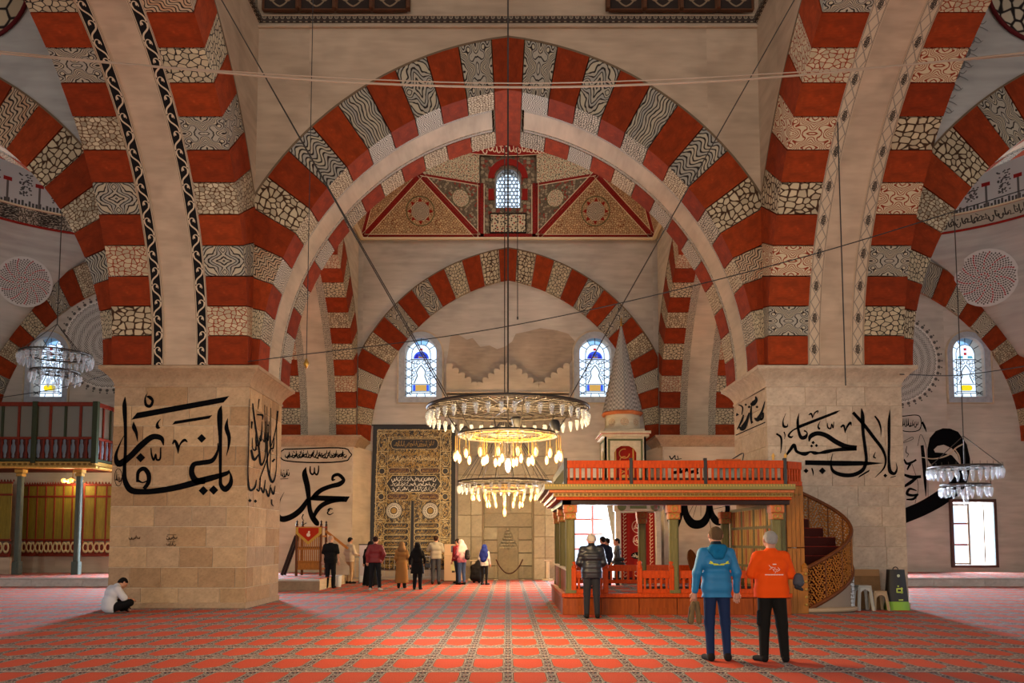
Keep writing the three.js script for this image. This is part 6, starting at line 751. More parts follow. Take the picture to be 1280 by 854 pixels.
// ------------------------------------------------------------------ wooden gallery in the left aisle
{
  const X0 = -18.6, D0 = 32.6, g = thing('wooden_gallery', 'red and green painted wooden gallery on posts over olive screens', 'gallery', W(X0, 0.31, D0)), x = (v) => v - X0, z = (d) => D0 - d, y = (v) => v - 0.31, mRedW = wood(0x7c2c1a, 0.6), mGreenW = wood(0x35402c, 0.6), mPane = M(0x66655a, 0.35), mPaneBlue = M(0x56606a, 0.5), mGreyPost = wood(0x57655f, 0.6), XR = -16.1, XL = -22.3, F = 31.3;
  mesh('deck', boxUV(box(XR - XL, 0.16, QW - F - 0.1, x((XR + XL) / 2), y(4.6), z((F + QW) / 2))), mRedW, g);
  mesh('fascia', [cbox(XR - XL + 0.16, 0.2, 0.14, x((XR + XL) / 2), y(4.6), z(F), 0.02), cbox(0.14, 0.2, QW - F, x(XR), y(4.6), z((F + QW) / 2), 0.02)], mGold, g); const dn = []; for (let i = 0; i < 30; i++) dn.push(new THREE.SphereGeometry(0.07, 7, 5).scale(1.2, 0.7, 0.5).translate(x(XR - 0.12 - i * 0.21), y(4.6), z(F - 0.07))); mesh('fascia_bosses', dn, mGoldDark, g).userData.kind = 'stuff';
  mesh('cornice_line', [cbox(XR - XL + 0.3, 0.06, 0.3, x((XR + XL) / 2), y(4.47), z(F), 0.01), cbox(0.3, 0.06, QW - F, x(XR), y(4.47), z((F + QW) / 2), 0.01)], mYellowSlat, g);
  // upper screen, front and side
  const bay = (a, b, nP, nB) => { const t = sub('screen_bay', g), d = b.clone().sub(a), len = Math.hypot(d.x, d.z), ang = Math.atan2(-d.z, d.x); t.position.copy(a); t.rotation.y = ang;
    mesh('top_rail', boxUV(cbox(len, 0.16, 0.12, len / 2, y(6.96), 0, 0.01)), mRedW, t); mesh('middle_rail', boxUV(cbox(len, 0.1, 0.1, len / 2, y(5.62), 0, 0.01)), mRedW, t); mesh('bottom_rail', boxUV(cbox(len, 0.1, 0.12, len / 2, y(4.77), 0, 0.01)), mGreenW, t);
    for (let i = 0; i < nP; i++) { const w = len / nP; mesh('pane', box(w - 0.1, 1.24, 0.02, w * (i + 0.5), y(6.27), -0.02), mPane, t); if (i) mesh('mullion', boxUV(cbox(0.09, 1.24, 0.08, w * i, y(6.27), 0, 0.008)), i % 2 ? mRedW : mGreenW, t); }
    for (let i = 0; i < nB; i++) { const w = len / nB; mesh('baluster_panel', [lathe([[0.02, 0], [0.07, 0.06], [0.05, 0.14], [0.1, 0.28], [0.1, 0.46], [0.05, 0.58], [0.07, 0.68], [0.02, 0.74]], 6).scale(1, 1, 0.25).translate(w * (i + 0.5), y(4.84), 0.03)], mPaneBlue, t); mesh('baluster_stile', boxUV(cbox(0.06, 0.78, 0.07, w * i + 0.03, y(5.2), 0, 0.006)), mRedW, t); } mesh('backing_board', box(len, 0.78, 0.02, len / 2, y(5.2), -0.05), M(0x5c2418, 0.7), t); };
  bay(V(x(XL), 0, z(F)), V(x(-18.45), 0, z(F)), 6, 12); bay(V(x(-18.45), 0, z(F)), V(x(XR), 0, z(F)), 4, 7); bay(V(x(XR), 0, z(F)), V(x(XR), 0, z(QW - 0.02)), 5, 8);
  for (const px of [-18.45, XR, XL + 0.1]) mesh('corner_post', boxUV(cbox(0.2, 2.42, 0.2, x(px), y(5.85), z(F), 0.015)), mGreenW, g);
  for (const [px, pd] of [[-16.75, 31.5], [-19.05, 31.5], [-21.6, 31.5]]) { const p = sub('post', g); mesh('shaft', boxUV(cbox(0.2, 3.5, 0.2, x(px), y(2.56), z(pd), 0.03)), mGreyPost, p); mesh('capital', [cbox(0.34, 0.14, 0.34, x(px), y(4.34), z(pd), 0.02), cbox(0.26, 0.12, 0.26, x(px), y(4.2), z(pd), 0.02)], mGold, p); mesh('foot', cbox(0.28, 0.5, 0.28, x(px), y(0.57), z(pd), 0.02), mGreyPost, p); }
  // screens under the gallery
  const mOliveP = wood(0x8a7c2c, 0.55), mOvalP = M(0xb8a878, 0.7); const under = (a, b, n, yb) => { const t = sub('lower_screen', g), d = b.clone().sub(a), len = Math.hypot(d.x, d.z); t.position.copy(a); t.rotation.y = Math.atan2(-d.z, d.x); for (let i = 0; i < n; i++) { const w = len / n; mesh('panel', boxUV(box(w - 0.06, 1.7, 0.03, w * (i + 0.5), y(2.55), 0)), mOliveP, t); mesh('upper_panel', boxUV(box(w - 0.06, 0.42, 0.03, w * (i + 0.5), y(3.66), 0)), mOliveP, t); mesh('stile', cbox(0.06, 2.9, 0.06, w * i, y(2.5), 0.01, 0.008), mRedW, t); for (const k of [0.28, 0.72]) mesh('oval_tile', new THREE.TorusGeometry(0.14, 0.045, 5, 14).scale(0.7, 1.25, 0.6).translate(w * (i + k), y(1.36), 0.03), mOvalP, t); } mesh('rail', [cbox(len, 0.08, 0.07, len / 2, y(3.43), 0.01), cbox(len, 0.08, 0.07, len / 2, y(1.66), 0.01), cbox(len, 0.09, 0.08, len / 2, y(1.05), 0.01), cbox(len, 0.08, 0.07, len / 2, y(3.9), 0.01)], mRedW, t); const cr = []; for (let k = 0; k < len / 0.12; k++) cr.push(new THREE.ConeGeometry(0.05, 0.1, 4).translate(0.06 + k * 0.12, y(4.0), 0)); mesh('cresting', cr, mRedW, t); mesh('kickboard', box(len, 0.5, 0.04, len / 2, y(1.25), -0.02), mRedW, t); };
  under(V(x(-20.1), 0, z(33.25)), V(x(-17.3), 0, z(32.75)), 7, 1); under(V(x(-17.2), 0, z(32.75)), V(x(-15.6), 0, z(33.2)), 4, 1); under(V(x(-22.2), 0, z(31.6)), V(x(-19.4), 0, z(31.6)), 5, 1);
  mesh('dado_wall', boxUV(box(5.2, 0.68, 0.12, x(-18.0), y(0.66), z(33.4))), mPlaster, g); mesh('dado_wall', boxUV(box(2.8, 0.66, 0.12, x(-20.8), y(0.65), z(31.65))), mPlaster, g);
}
{ // lit wall cluster under the gallery
  const c = onD(91, 598, 32.2), g = thing('lamp_cluster', 'small lit brass lamp cluster hanging under the gallery', 'lamp', c); mesh('stem', bar(V(0, 0, 0), V(0, 0.5, 0), 0.015, 6), mBrass, g); for (let k = 0; k < 5; k++) { const a = k * 1.257, p = V(0.32 * Math.cos(a), -0.02, 0.32 * Math.sin(a)); mesh('arm', tube([V(0, 0.05, 0), V(p.x * 0.5, -0.1, p.z * 0.5), p], 0.012, 8), mBrass, g); const b = mesh('bulb', new THREE.SphereGeometry(0.095, 10, 8).translate(p.x, p.y - 0.09, p.z), mBulb, g); const l = new THREE.PointLight(WARM, 1.6); l.name = 'lamp_light'; l.position.set(p.x, p.y - 0.09, p.z); l.castShadow = true; g.add(l); }
}
// ------------------------------------------------------------------ preaching chair
{
  const g = thing('preaching_chair', 'high slatted wooden preaching chair with a red and gold cloth', 'chair', W(-7.08, 0.385, 29.2)), w = 0.86, d = 0.8; for (const [a, b] of [[-1, -1], [1, -1], [-1, 1], [1, 1]]) { mesh('leg', boxUV(cbox(0.08, 1.78, 0.08, a * w / 2, 0.89, b * d / 2, 0.01)), mPlankDark, g); mesh('finial', lathe([[0.03, 0], [0.05, 0.04], [0.025, 0.09], [0.04, 0.14], [0, 0.2]], 8).translate(a * w / 2, 1.78, b * d / 2), mDarkWood, g); }
  for (const yy of [0.24, 0.5, 0.95, 1.4]) mesh('rail', boxUV(merge([cbox(w, 0.06, 0.05, 0, yy, d / 2), cbox(0.05, 0.06, d, -w / 2, yy, 0), cbox(0.05, 0.06, d, w / 2, yy, 0)])), mPlank, g); for (let i = 0; i < 11; i++) for (const [y0, y1] of [[0.5, 0.95], [0.95, 1.4]]) mesh('slat', cbox(0.04, y1 - y0, 0.03, -w / 2 + 0.08 + i * 0.07, (y0 + y1) / 2, d / 2, 0.005), mPlank, g); mesh('seat', cbox(w, 0.06, d, 0, 1.0, 0, 0.01), mPlankDark, g); mesh('apron', cbox(w - 0.1, 0.2, 0.03, 0, 0.37, d / 2, 0.01), mPlank, g);
  const cl = new THREE.Shape(); cl.moveTo(-0.46, 1.72); cl.lineTo(0.46, 1.72); cl.lineTo(0.46, 1.5); cl.lineTo(0, 1.1); cl.lineTo(-0.46, 1.5); mesh('cloth_trim', extrude(cl, 0.02).translate(0, 0, d / 2 + 0.05), M(0xb58f3e, 0.8), g); const ci = new THREE.Shape(); ci.moveTo(-0.36, 1.7); ci.lineTo(0.36, 1.7); ci.lineTo(0.36, 1.53); ci.lineTo(0, 1.22); ci.lineTo(-0.36, 1.53); mesh('cloth', extrude(ci, 0.02).translate(0, 0, d / 2 + 0.06), M(0xa32a12, 0.85), g); mesh('cloth_motif', [new THREE.CircleGeometry(0.07, 10).translate(0, 1.45, d / 2 + 0.085), new THREE.CircleGeometry(0.04, 8).translate(0.02, 1.55, d / 2 + 0.085)], M(0xd8c8b0, 0.8), g); mesh('cloth_top', box(0.9, 0.02, 0.86, 0, 1.73, 0.03), M(0xa32a12, 0.85), g);
  mesh('ladder', [beam(V(-0.5, 1.42, -0.1), V(-0.98, 0.02, -0.1), 0.09, 0.09), beam(V(-0.5, 1.42, 0.25), V(-0.98, 0.02, 0.25), 0.09, 0.09)], mDarkWood, g); mesh('stair_rail', beam(V(0.45, 1.6, -0.2), V(1.25, 0.95, -0.35), 0.06, 0.09), mPlank, g); mesh('stair_side', boxUV(extrude(poly([[0.45, 0], [1.3, 0], [1.3, 0.3], [0.45, 1.2]]), 0.04).translate(0, 0, -0.4)), mPlaster, g);
}
// ------------------------------------------------------------------ barriers, display stand and small things by the hanging
{
  const bar1 = (x0, x1, d, lab) => { const g = thing('crowd_barrier', lab, 'barrier', W((x0 + x1) / 2, 0, d)), w = x1 - x0; mesh('frame', [bar(V(-w / 2, 1.0, 0), V(w / 2, 1.0, 0), 0.025), bar(V(-w / 2, 0.18, 0), V(w / 2, 0.18, 0), 0.02), bar(V(-w / 2, 0, 0), V(-w / 2, 1.0, 0), 0.025), bar(V(w / 2, 0, 0), V(w / 2, 1.0, 0), 0.025)], mSteel, g); const n = Math.round(w / 0.2); for (let i = 1; i < n; i++) mesh('upright', bar(V(-w / 2 + w * i / n, 0.18, 0), V(-w / 2 + w * i / n, 1.0, 0), 0.012, 5), mSteel, g); };
  bar1(-5.72, -2.75, 32.4, 'long steel barrier standing before the gold embroidered hanging'); bar1(-6.1, -5.78, 31.6, 'short steel barrier beside the white notice panel');
  const s = thing('notice_panel', 'white upright notice panel beside the black robed visitor', 'panel', W(-5.62, 0, 31.9)); mesh('board', cbox(0.46, 1.2, 0.04, 0, 0.86, 0, 0.01), M(0xbfb8bc, 0.6), s); mesh('top_edge', cbox(0.5, 0.04, 0.06, 0, 1.48, 0), mIron, s); mesh('foot', cbox(0.4, 0.26, 0.2, 0, 0.13, 0, 0.01), M(0xcfd2d4, 0.5), s);
  const d = thing('display_stand', 'beige information cabinet with a small screen beside the embroidered hanging', 'cabinet', W(-2.16, 0, 32.6)), mB = M(0xb99a7c, 0.6); mesh('cabinet', cbox(0.78, 1.02, 0.4, 0, 0.51, 0, 0.012), mB, d); mesh('head', cbox(0.8, 0.46, 0.3, 0, 1.26, -0.05, 0.012), mB, d); mesh('screen', box(0.36, 0.26, 0.02, 0.06, 1.3, 0.11), M(0x2b1512, 0.25), d); mesh('poster', box(0.34, 0.36, 0.01, 0.06, 0.62, 0.206), M(0xb7ab78, 0.7), d); mesh('poster_text', [box(0.12, 0.08, 0.012, -0.02, 0.4, 0.206), box(0.12, 0.08, 0.012, 0.15, 0.4, 0.206), box(0.24, 0.012, 0.012, 0.06, 0.7, 0.207), box(0.2, 0.012, 0.012, 0.06, 0.65, 0.207)], M(0x3a2c24, 0.7), d); mesh('plinth', cbox(0.86, 0.05, 0.46, 0, 0.025, 0), M(0x5a4636, 0.7), d);
  const b = thing('waste_bin', 'small white bin beside the low brown-faced platform', 'bin', W(-5.98, 0, 28.6)); mesh('bucket', lathe([[0, 0.01], [0.11, 0.01], [0.14, 0.4], [0.15, 0.41], [0.13, 0.4], [0.1, 0.05]], 16), M(0xd8dce0, 0.5), b); mesh('rim', new THREE.TorusGeometry(0.145, 0.012, 5, 20).rotateX(Math.PI / 2).translate(0, 0.41, 0), M(0xc9ced4, 0.5), b);
  for (const [px, lab] of [[-1.42, 'small pale pedestal beside the crouching visitor at the niche'], [1.62, 'small pale pedestal between the niche and the wooden platform']]) { const p = thing('pedestal', lab, 'pedestal', W(px, 0, 33.2)); mesh('shaft', cbox(0.14, 0.72, 0.14, 0, 0.44, 0, 0.02), mPlaster, p); mesh('base', cbox(0.42, 0.08, 0.3, 0, 0.04, 0, 0.015), mPlaster, p); mesh('top', cbox(0.3, 0.05, 0.24, 0, 0.82, 0, 0.012), mPlaster, p); }
  const r = thing('rope_barrier', 'dark rope slung between two short posts across the prayer niche', 'rope barrier', W(0.05, 0, 33.6)); mesh('rope', tube([V(-0.55, 0.86, 0), V(-0.38, 0.55, 0.02), V(-0.12, 0.3, 0.03), V(0.12, 0.3, 0.03), V(0.4, 0.55, 0.02), V(0.56, 0.86, 0)], 0.025, 30, 6), M(0x3c1a12, 0.9), r); for (const sx of [-1, 1]) { const pp = sub('post', r); mesh('stem', bar(V(sx * 0.56, 0.02, 0), V(sx * 0.56, 0.9, 0), 0.014, 6), marbleMats[0], pp); mesh('foot', lathe([[0, 0], [0.1, 0], [0.1, 0.02], [0.02, 0.05]], 12).translate(sx * 0.56, 0, 0), mPlaster, pp); }
}
// ------------------------------------------------------------------ stools, board and speaker at the foot of the greyish pier
{
  const stool = (x, d, h, m, lab) => { const g = thing('plastic_stool', lab, 'stool', W(x, 0, d)), w = 0.3; mesh('seat', cbox(w, 0.04, w, 0, h - 0.02, 0, 0.012), m, g); for (const [a, b] of [[-1, -1], [1, -1], [-1, 1], [1, 1]]) mesh('leg', beam(V(a * 0.12, h - 0.04, b * 0.12), V(a * 0.17, 0, b * 0.17), 0.055, 0.055), m, g); for (const s of [-1, 1]) { const ap = new THREE.Shape(); ap.moveTo(-0.13, h - 0.04); ap.lineTo(0.13, h - 0.04); ap.lineTo(0.14, h - 0.16); ap.lineTo(0.1, h - 0.16); ap.quadraticCurveTo(0, h - 0.02, -0.1, h - 0.16); ap.lineTo(-0.14, h - 0.16); mesh('apron', extrude(ap, 0.02).translate(0, 0, s * 0.14 - 0.01), m, g); } };
  stool(8.28, 19.0, 0.58, M(0xa8a69c, 0.5), 'taller grey plastic stool beside the spiral stair'); stool(8.66, 19.05, 0.45, M(0xa28a6a, 0.5), 'shorter tan plastic stool leaning by the black speaker case');
  const c = thing('cardboard_sheet', 'brown cardboard sheet leaning on the pier behind the stools', 'cardboard', W(8.5, 0.0, 19.3)); const b = mesh('sheet', boxUV(cbox(0.72, 0.92, 0.03, 0, 0.46, 0, 0.006)), M(0x8a6642, 0.9, { map: rep(grain, 1) }), c); b.rotation.x = -0.1; const f = mesh('flap', boxUV(cbox(0.7, 0.16, 0.02, 0, 0.86, 0.02, 0.004)), M(0x96704a, 0.9), c); f.rotation.x = -0.1;
  const s = thing('speaker_case', 'upright black and lime green case at the corner of the greyish pier', 'case', W(9.12, 0, 19.12)); const sh = (w0, w1, y0, y1, d) => { const q = new THREE.CylinderGeometry(w1 * Math.SQRT1_2, w0 * Math.SQRT1_2, y1 - y0, 4).rotateY(Math.PI / 4).scale(1, 1, d); return q.translate(0, (y0 + y1) / 2, 0); }; mesh('body', sh(0.42, 0.32, 0.2, 0.94, 0.7), mIron, s); mesh('base', sh(0.46, 0.42, 0, 0.2, 0.72), M(0x7fae28, 0.55), s); mesh('emblem', [new THREE.CircleGeometry(0.035, 12).translate(0, 0.8, 0.14)], M(0xb8c0a0, 0.6), s); mesh('lettering', [box(0.13, 0.03, 0.01, 0.02, 0.5, 0.15), box(0.13, 0.03, 0.01, 0.02, 0.42, 0.152), box(0.03, 0.1, 0.01, -0.05, 0.46, 0.152), box(0.03, 0.14, 0.01, 0.06, 0.46, 0.152), box(0.03, 0.03, 0.01, -0.02, 0.56, 0.148), box(0.1, 0.025, 0.01, 0.03, 0.24, 0.158)], M(0xb9cf5a, 0.6), s); mesh('handle', new THREE.TorusGeometry(0.06, 0.012, 5, 12, Math.PI).translate(0, 0.94, 0), mIron, s);
}
// ------------------------------------------------------------------ cables and hanging cords
{
  const mCable = M(0xa58e78, 0.6), wire = (name, pts, r, label, m = mIron) => { const g = mesh(name, tube(pts, r, 50, 6), m); tag(g, label, 'cable'); return g; };
  wire('power_cable', [onD(-40, 63, 12), onD(200, 84, 12), onD(420, 102, 12), onD(640, 109, 12), onD(820, 105, 12), onD(1000, 94, 12), onD(1320, 62, 12)], 0.016, 'thick pale cable slung across the hall before the great arch', mCable); wire('power_cable', [onD(-40, 60, 12.1), onD(240, 86, 12.1), onD(640, 104, 12.1), onD(1000, 90, 12.1), onD(1320, 66, 12.1)], 0.009, 'thin pale cable strung just above the thick one across the hall', mCable);
  wire('wire', [W(-6.4, 5.92, 19.25), onD(640, 407, 17.2), onD(980, 328, 16), onD(1310, 228, 14.6)], 0.011, 'dark wire climbing from the brown pier top across the great arch'); wire('wire', [onD(1125, 468, 19.2), onD(1200, 469, 22), onD(1300, 455, 25)], 0.014, 'dark wire running from the greyish pier top into the bare aisle'); wire('wire', [onD(-20, 500, 31), onD(60, 488, 30), onD(142, 466, 22.2)], 0.014, 'dark wire slung from the gallery top to the brown pier');
  const cord = (px, py0, py1, d, r, lab, ball) => { const b = onD(px, py1, d), g = thing('hanging_cord', lab, 'cord', b); mesh('cord', bar(V(0, 0, 0), V(0, 14.6 - b.y, 0), r, 5), mIron, g); if (ball) mesh('bauble', lathe([[0, -0.1], [0.03, -0.06], [0.06, 0], [0.03, 0.06], [0.015, 0.1], [0, 0.1]], 10), mBrass, g); };
  cord(383, 0, 455, 15, 0.008, 'thin cord with a small brass bauble hanging by the brown pier', true); cord(1057, 0, 482, 17.2, 0.014, 'dark beaded cord hanging before the lattice bordered arch', false);
}

// ------------------------------------------------------------------ people: tapered bones blended into one surface (surface nets)
function capsule(p, c) { const ax = p[0] - c.a[0], ay = p[1] - c.a[1], az = p[2] - c.a[2]; let t = (ax * c.d[0] + ay * c.d[1] + az * c.d[2]) / c.dd; t = t < 0 ? 0 : t > 1 ? 1 : t; return Math.hypot(ax - c.d[0] * t, ay - c.d[1] * t, az - c.d[2] * t) - (c.ra + (c.rb - c.ra) * t); }
const cap = (a, b, ra, rb = ra) => { const d = [b[0] - a[0], b[1] - a[1], b[2] - a[2]]; return { a, b, d, dd: Math.max(1e-9, d[0] * d[0] + d[1] * d[1] + d[2] * d[2]), ra, rb }; };
const blend = (caps, k) => (p) => { let r = 9; for (const c of caps) { const q = capsule(p, c), h = Math.max(k - Math.abs(r - q), 0) / k; r = Math.min(r, q) - h * h * k * 0.25; } return r; };
function bounds(caps, pad) { const lo = [9, 9, 9], hi = [-9, -9, -9]; for (const c of caps) for (const [e, r] of [[c.a, c.ra], [c.b, c.rb]]) for (let i = 0; i < 3; i++) { lo[i] = Math.min(lo[i], e[i] - r - pad); hi[i] = Math.max(hi[i], e[i] + r + pad); } return [lo, hi]; }
function net(f, [lo, hi], h) {
  const n = [0, 1, 2].map((i) => Math.ceil((hi[i] - lo[i]) / h) + 2), F = new Float32Array(n[0] * n[1] * n[2]), id = (x, y, z) => x + n[0] * (y + n[1] * z), p = [0, 0, 0];
  for (let z = 0; z < n[2]; z++) for (let y = 0; y < n[1]; y++) for (let x = 0; x < n[0]; x++) { p[0] = lo[0] + (x - 0.5) * h; p[1] = lo[1] + (y - 0.5) * h; p[2] = lo[2] + (z - 0.5) * h; F[id(x, y, z)] = f(p); }
  const vid = new Int32Array(F.length).fill(-1), P = [], I = [];
  for (let z = 0; z < n[2] - 1; z++) for (let y = 0; y < n[1] - 1; y++) for (let x = 0; x < n[0] - 1; x++) {
    let m = 0, c = [0, 0, 0], k = 0; const v = []; for (let i = 0; i < 8; i++) { const q = F[id(x + (i & 1), y + ((i >> 1) & 1), z + (i >> 2))]; v.push(q); if (q < 0) m |= 1 << i; } if (m === 0 || m === 255) continue;
    for (let i = 0; i < 8; i++) for (const b of [1, 2, 4]) { const j = i | b; if (j === i || (v[i] < 0) === (v[j] < 0)) continue; const t = v[i] / (v[i] - v[j]); c[0] += (i & 1) + (b === 1 ? t : 0); c[1] += ((i >> 1) & 1) + (b === 2 ? t : 0); c[2] += (i >> 2) + (b === 4 ? t : 0); k++; }
    vid[id(x, y, z)] = P.length / 3; P.push(lo[0] + (x - 0.5 + c[0] / k) * h, lo[1] + (y - 0.5 + c[1] / k) * h, lo[2] + (z - 0.5 + c[2] / k) * h);
  }
  const st = [1, n[0], n[0] * n[1]];
  for (let z = 1; z < n[2] - 1; z++) for (let y = 1; y < n[1] - 1; y++) for (let x = 1; x < n[0] - 1; x++) for (let a = 0; a < 3; a++) {
    const i0 = id(x, y, z), i1 = i0 + st[a], s0 = F[i0] < 0, s1 = F[i1] < 0; if (s0 === s1) continue; const b = st[(a + 1) % 3], c = st[(a + 2) % 3], q = [vid[i0], vid[i0 - b], vid[i0 - b - c], vid[i0 - c]]; if (q.some((t) => t < 0)) continue;
    s0 ? I.push(q[0], q[1], q[2], q[0], q[2], q[3]) : I.push(q[0], q[2], q[1], q[0], q[3], q[2]);
  }
  const g = new THREE.BufferGeometry(); g.setAttribute('position', new THREE.Float32BufferAttribute(P, 3)); g.setIndex(I); g.computeVertexNormals(); return g;
}
const lerp3 = (a, b, t) => a.map((v, i) => v + (b[i] - v) * t), add3 = (a, b) => a.map((v, i) => v + b[i]), norm3 = (a) => { const l = Math.hypot(...a) || 1; return a.map((v) => v / l); }, cross3 = (a, b) => [a[1] * b[2] - a[2] * b[1], a[2] * b[0] - a[0] * b[2], a[0] * b[1] - a[1] * b[0]], mul3 = (a, k) => a.map((v) => v * k);
const JOINTS = () => ({ hip: [[-0.085, 0.93, 0], [0.085, 0.93, 0]], knee: [[-0.1, 0.5, -0.015], [0.1, 0.5, -0.015]], ankle: [[-0.11, 0.085, 0.02], [0.11, 0.085, 0.02]], toe: [[-0.13, 0.035, -0.17], [0.13, 0.035, -0.17]], pelvis: [0, 0.96, 0], waist: [0, 1.1, 0.0], chest: [0, 1.29, 0.0], neck: [0, 1.48, 0.01], head: [0, 1.645, -0.01], up: [0, 1, 0], fwd: [0, 0, -1], sh: [[-0.185, 1.42, 0.005], [0.185, 1.42, 0.005]], elbow: [[-0.245, 1.15, 0.03], [0.245, 1.15, 0.03]], wrist: [[-0.255, 0.9, -0.03], [0.255, 0.9, -0.03]] });
const HANGING = { elbow: [[-0.25, 1.15, 0.03], [0.25, 1.15, 0.03]] };
function handCaps(w, dir, side, curl = 0.5) {
  const d = norm3(dir), f = norm3(cross3(d, [side, 0, 0.05])), l = norm3(cross3(d, f)), C = [], base = add3(w, mul3(d, 0.02)), palm = add3(w, mul3(d, 0.085)); C.push(cap(base, palm, 0.026, 0.03), cap(add3(base, mul3(l, 0.012)), add3(palm, mul3(l, 0.02)), 0.02, 0.018), cap(add3(base, mul3(l, -0.012)), add3(palm, mul3(l, -0.022)), 0.02, 0.017));
  [[-0.033, 0.062], [-0.011, 0.078], [0.011, 0.074], [0.033, 0.056]].forEach(([o, len]) => { const k0 = add3(palm, mul3(l, o)), k1 = add3(k0, add3(mul3(d, len * 0.5), mul3(f, len * 0.15 * curl))), k2 = add3(k1, add3(mul3(d, len * 0.5 * (1 - curl * 0.5)), mul3(f, len * 0.5 * curl))); C.push(cap(k0, k1, 0.0098, 0.009), cap(k1, k2, 0.009, 0.0075)); });
  const t0 = add3(base, mul3(l, -0.028)), t1 = add3(t0, add3(mul3(d, 0.035), add3(mul3(l, -0.02), mul3(f, 0.012)))), t2 = add3(t1, add3(mul3(d, 0.03), mul3(f, 0.012))); C.push(cap(t0, t1, 0.014, 0.011), cap(t1, t2, 0.011, 0.008)); return C;
}
const sdfOf = new WeakMap();
function person(o) {
  const J = JOINTS(); for (const k in o.pose ?? {}) J[k] = o.pose[k];
  const s = (o.h ?? 1.75) / 1.755, near = o.near ?? 0, hb = near === 2 ? 0.014 : near === 1 ? 0.018 : 0.024, hh = near === 2 ? 0.006 : near === 1 ? 0.009 : 0.012, fat = o.fat ?? 1;
  const g = thing('person', o.label, 'person', o.pos, o.turn ?? 0); g.scale.setScalar(s);
  const up = norm3(J.up), fw = norm3(J.fwd), rt = norm3(cross3(fw, up)), hp = (x, y, z) => add3(J.head, add3(mul3(rt, x), add3(mul3(up, y), mul3(fw, -z))));   // head frame: x right, y up, z back
  const headC = [cap(hp(0, 0.02, 0.015), hp(0, 0.012, -0.02), 0.088, 0.08), cap(hp(0, -0.02, -0.03), hp(0, -0.085, -0.05), 0.068, 0.044), cap(hp(-0.03, -0.06, -0.02), hp(0.03, -0.06, -0.02), 0.05), cap(hp(0, -0.01, -0.095), hp(0, -0.035, -0.112), 0.009, 0.013), cap(hp(0, -0.066, -0.088), hp(0, -0.068, -0.09), 0.018), cap(hp(-0.035, 0.012, -0.085), hp(0.035, 0.012, -0.085), 0.012), cap(hp(-0.086, 0.0, 0.01), hp(-0.09, -0.03, 0.005), 0.017, 0.012), cap(hp(0.086, 0.0, 0.01), hp(0.09, -0.03, 0.005), 0.017, 0.012), cap(hp(0, -0.06, 0.02), J.neck, 0.054, 0.06)];
  const arms = [0, 1].flatMap((i) => [cap(J.sh[i], J.elbow[i], 0.047, 0.037), cap(J.elbow[i], J.wrist[i], 0.037, 0.026)]), legs = [0, 1].flatMap((i) => [cap(J.hip[i], J.knee[i], 0.08, 0.052), cap(J.knee[i], J.ankle[i], 0.05, 0.033), cap(J.ankle[i], J.toe[i], 0.035, 0.025)]);
  const wide = (c, r, dx) => cap(add3(c, mul3(rt0, -dx)), add3(c, mul3(rt0, dx)), r), rt0 = norm3(J.sh[1].map((v, i) => v - J.sh[0][i]));
  const trunk = [wide(J.pelvis, 0.085, 0.055), wide(J.waist, 0.08, 0.045), wide(J.chest, 0.08, 0.07), cap(J.sh[0], J.sh[1], 0.04), cap(J.chest, J.neck, 0.07, 0.05)];
  const bodyC = [...trunk, ...arms, ...legs, cap(hp(0, -0.06, 0.02), J.neck, 0.052, 0.058)], parts = [net(blend(bodyC, 0.03), bounds(bodyC, 0.03), hb * 1.4), net(blend(headC, 0.022), bounds(headC, 0.02), hh)];
  for (const i of [0, 1]) { if (o.noHands) continue; const C = handCaps(J.wrist[i], J.wrist[i].map((v, k) => v - J.elbow[i][k]), i ? 1 : -1, o.curl ?? 0.6); parts.push(net(blend(C, 0.006), bounds(C, 0.012), near ? 0.005 : 0.008)); }
  mesh('body', merge(parts), M(o.skin ?? 0xb98468, 0.6), g);
  for (const i of [-1, 1]) mesh('eye', new THREE.SphereGeometry(0.011, 8, 6).translate(...hp(i * 0.032, -0.004, -0.088)), M(0x1a1210, 0.3), g);
  const part = (name, caps, k, color, cutf, h = hb, rough = 0.85, quilt, free = [], rag) => { const b = blend(caps, k), fr = free.length ? blend(free, k) : null, f = (p) => { let d = b(p); if (rag) d += rag(p); if (cutf) d = Math.max(d, cutf(p)); if (fr) { const q = fr(p), hh2 = Math.max(0.03 - Math.abs(d - q), 0) / 0.03; d = Math.min(d, q) - hh2 * hh2 * 0.0075; } if (quilt) d -= 0.010 * Math.abs(Math.sin(p[1] * Math.PI / quilt)); return d; }; const q = mesh(name, net(f, bounds([...caps, ...free], 0.05), h), color.isMaterial ? color : M(color, rough), g); sdfOf.set(q, f); return q; };
  // clothing
  const t = o.top, puff = t.puff ?? 0, slv = (i, to) => to <= 1 ? [cap(add3(J.sh[i], mul3(up, -0.015)), lerp3(J.sh[i], J.elbow[i], to), 0.062 + puff, 0.06 + puff)] : [cap(add3(J.sh[i], mul3(up, -0.015)), J.elbow[i], 0.062 + puff, 0.052 + puff), cap(J.elbow[i], lerp3(J.elbow[i], J.wrist[i], Math.min(1, to - 1)), 0.052 + puff, 0.04 + puff * 0.8)];
  const tc = [wide(J.chest, (0.122 + puff) * fat, 0.085), wide(J.waist, (0.118 + puff) * fat, 0.07 * fat), ...[0, 1].map((i) => cap(add3(J.neck, mul3(up, -0.035)), lerp3(J.neck, add3(J.sh[i], mul3(up, -0.012)), 0.94), 0.062, 0.06 + puff)), cap(J.chest, J.neck, 0.1, 0.066 + puff * 0.5)];
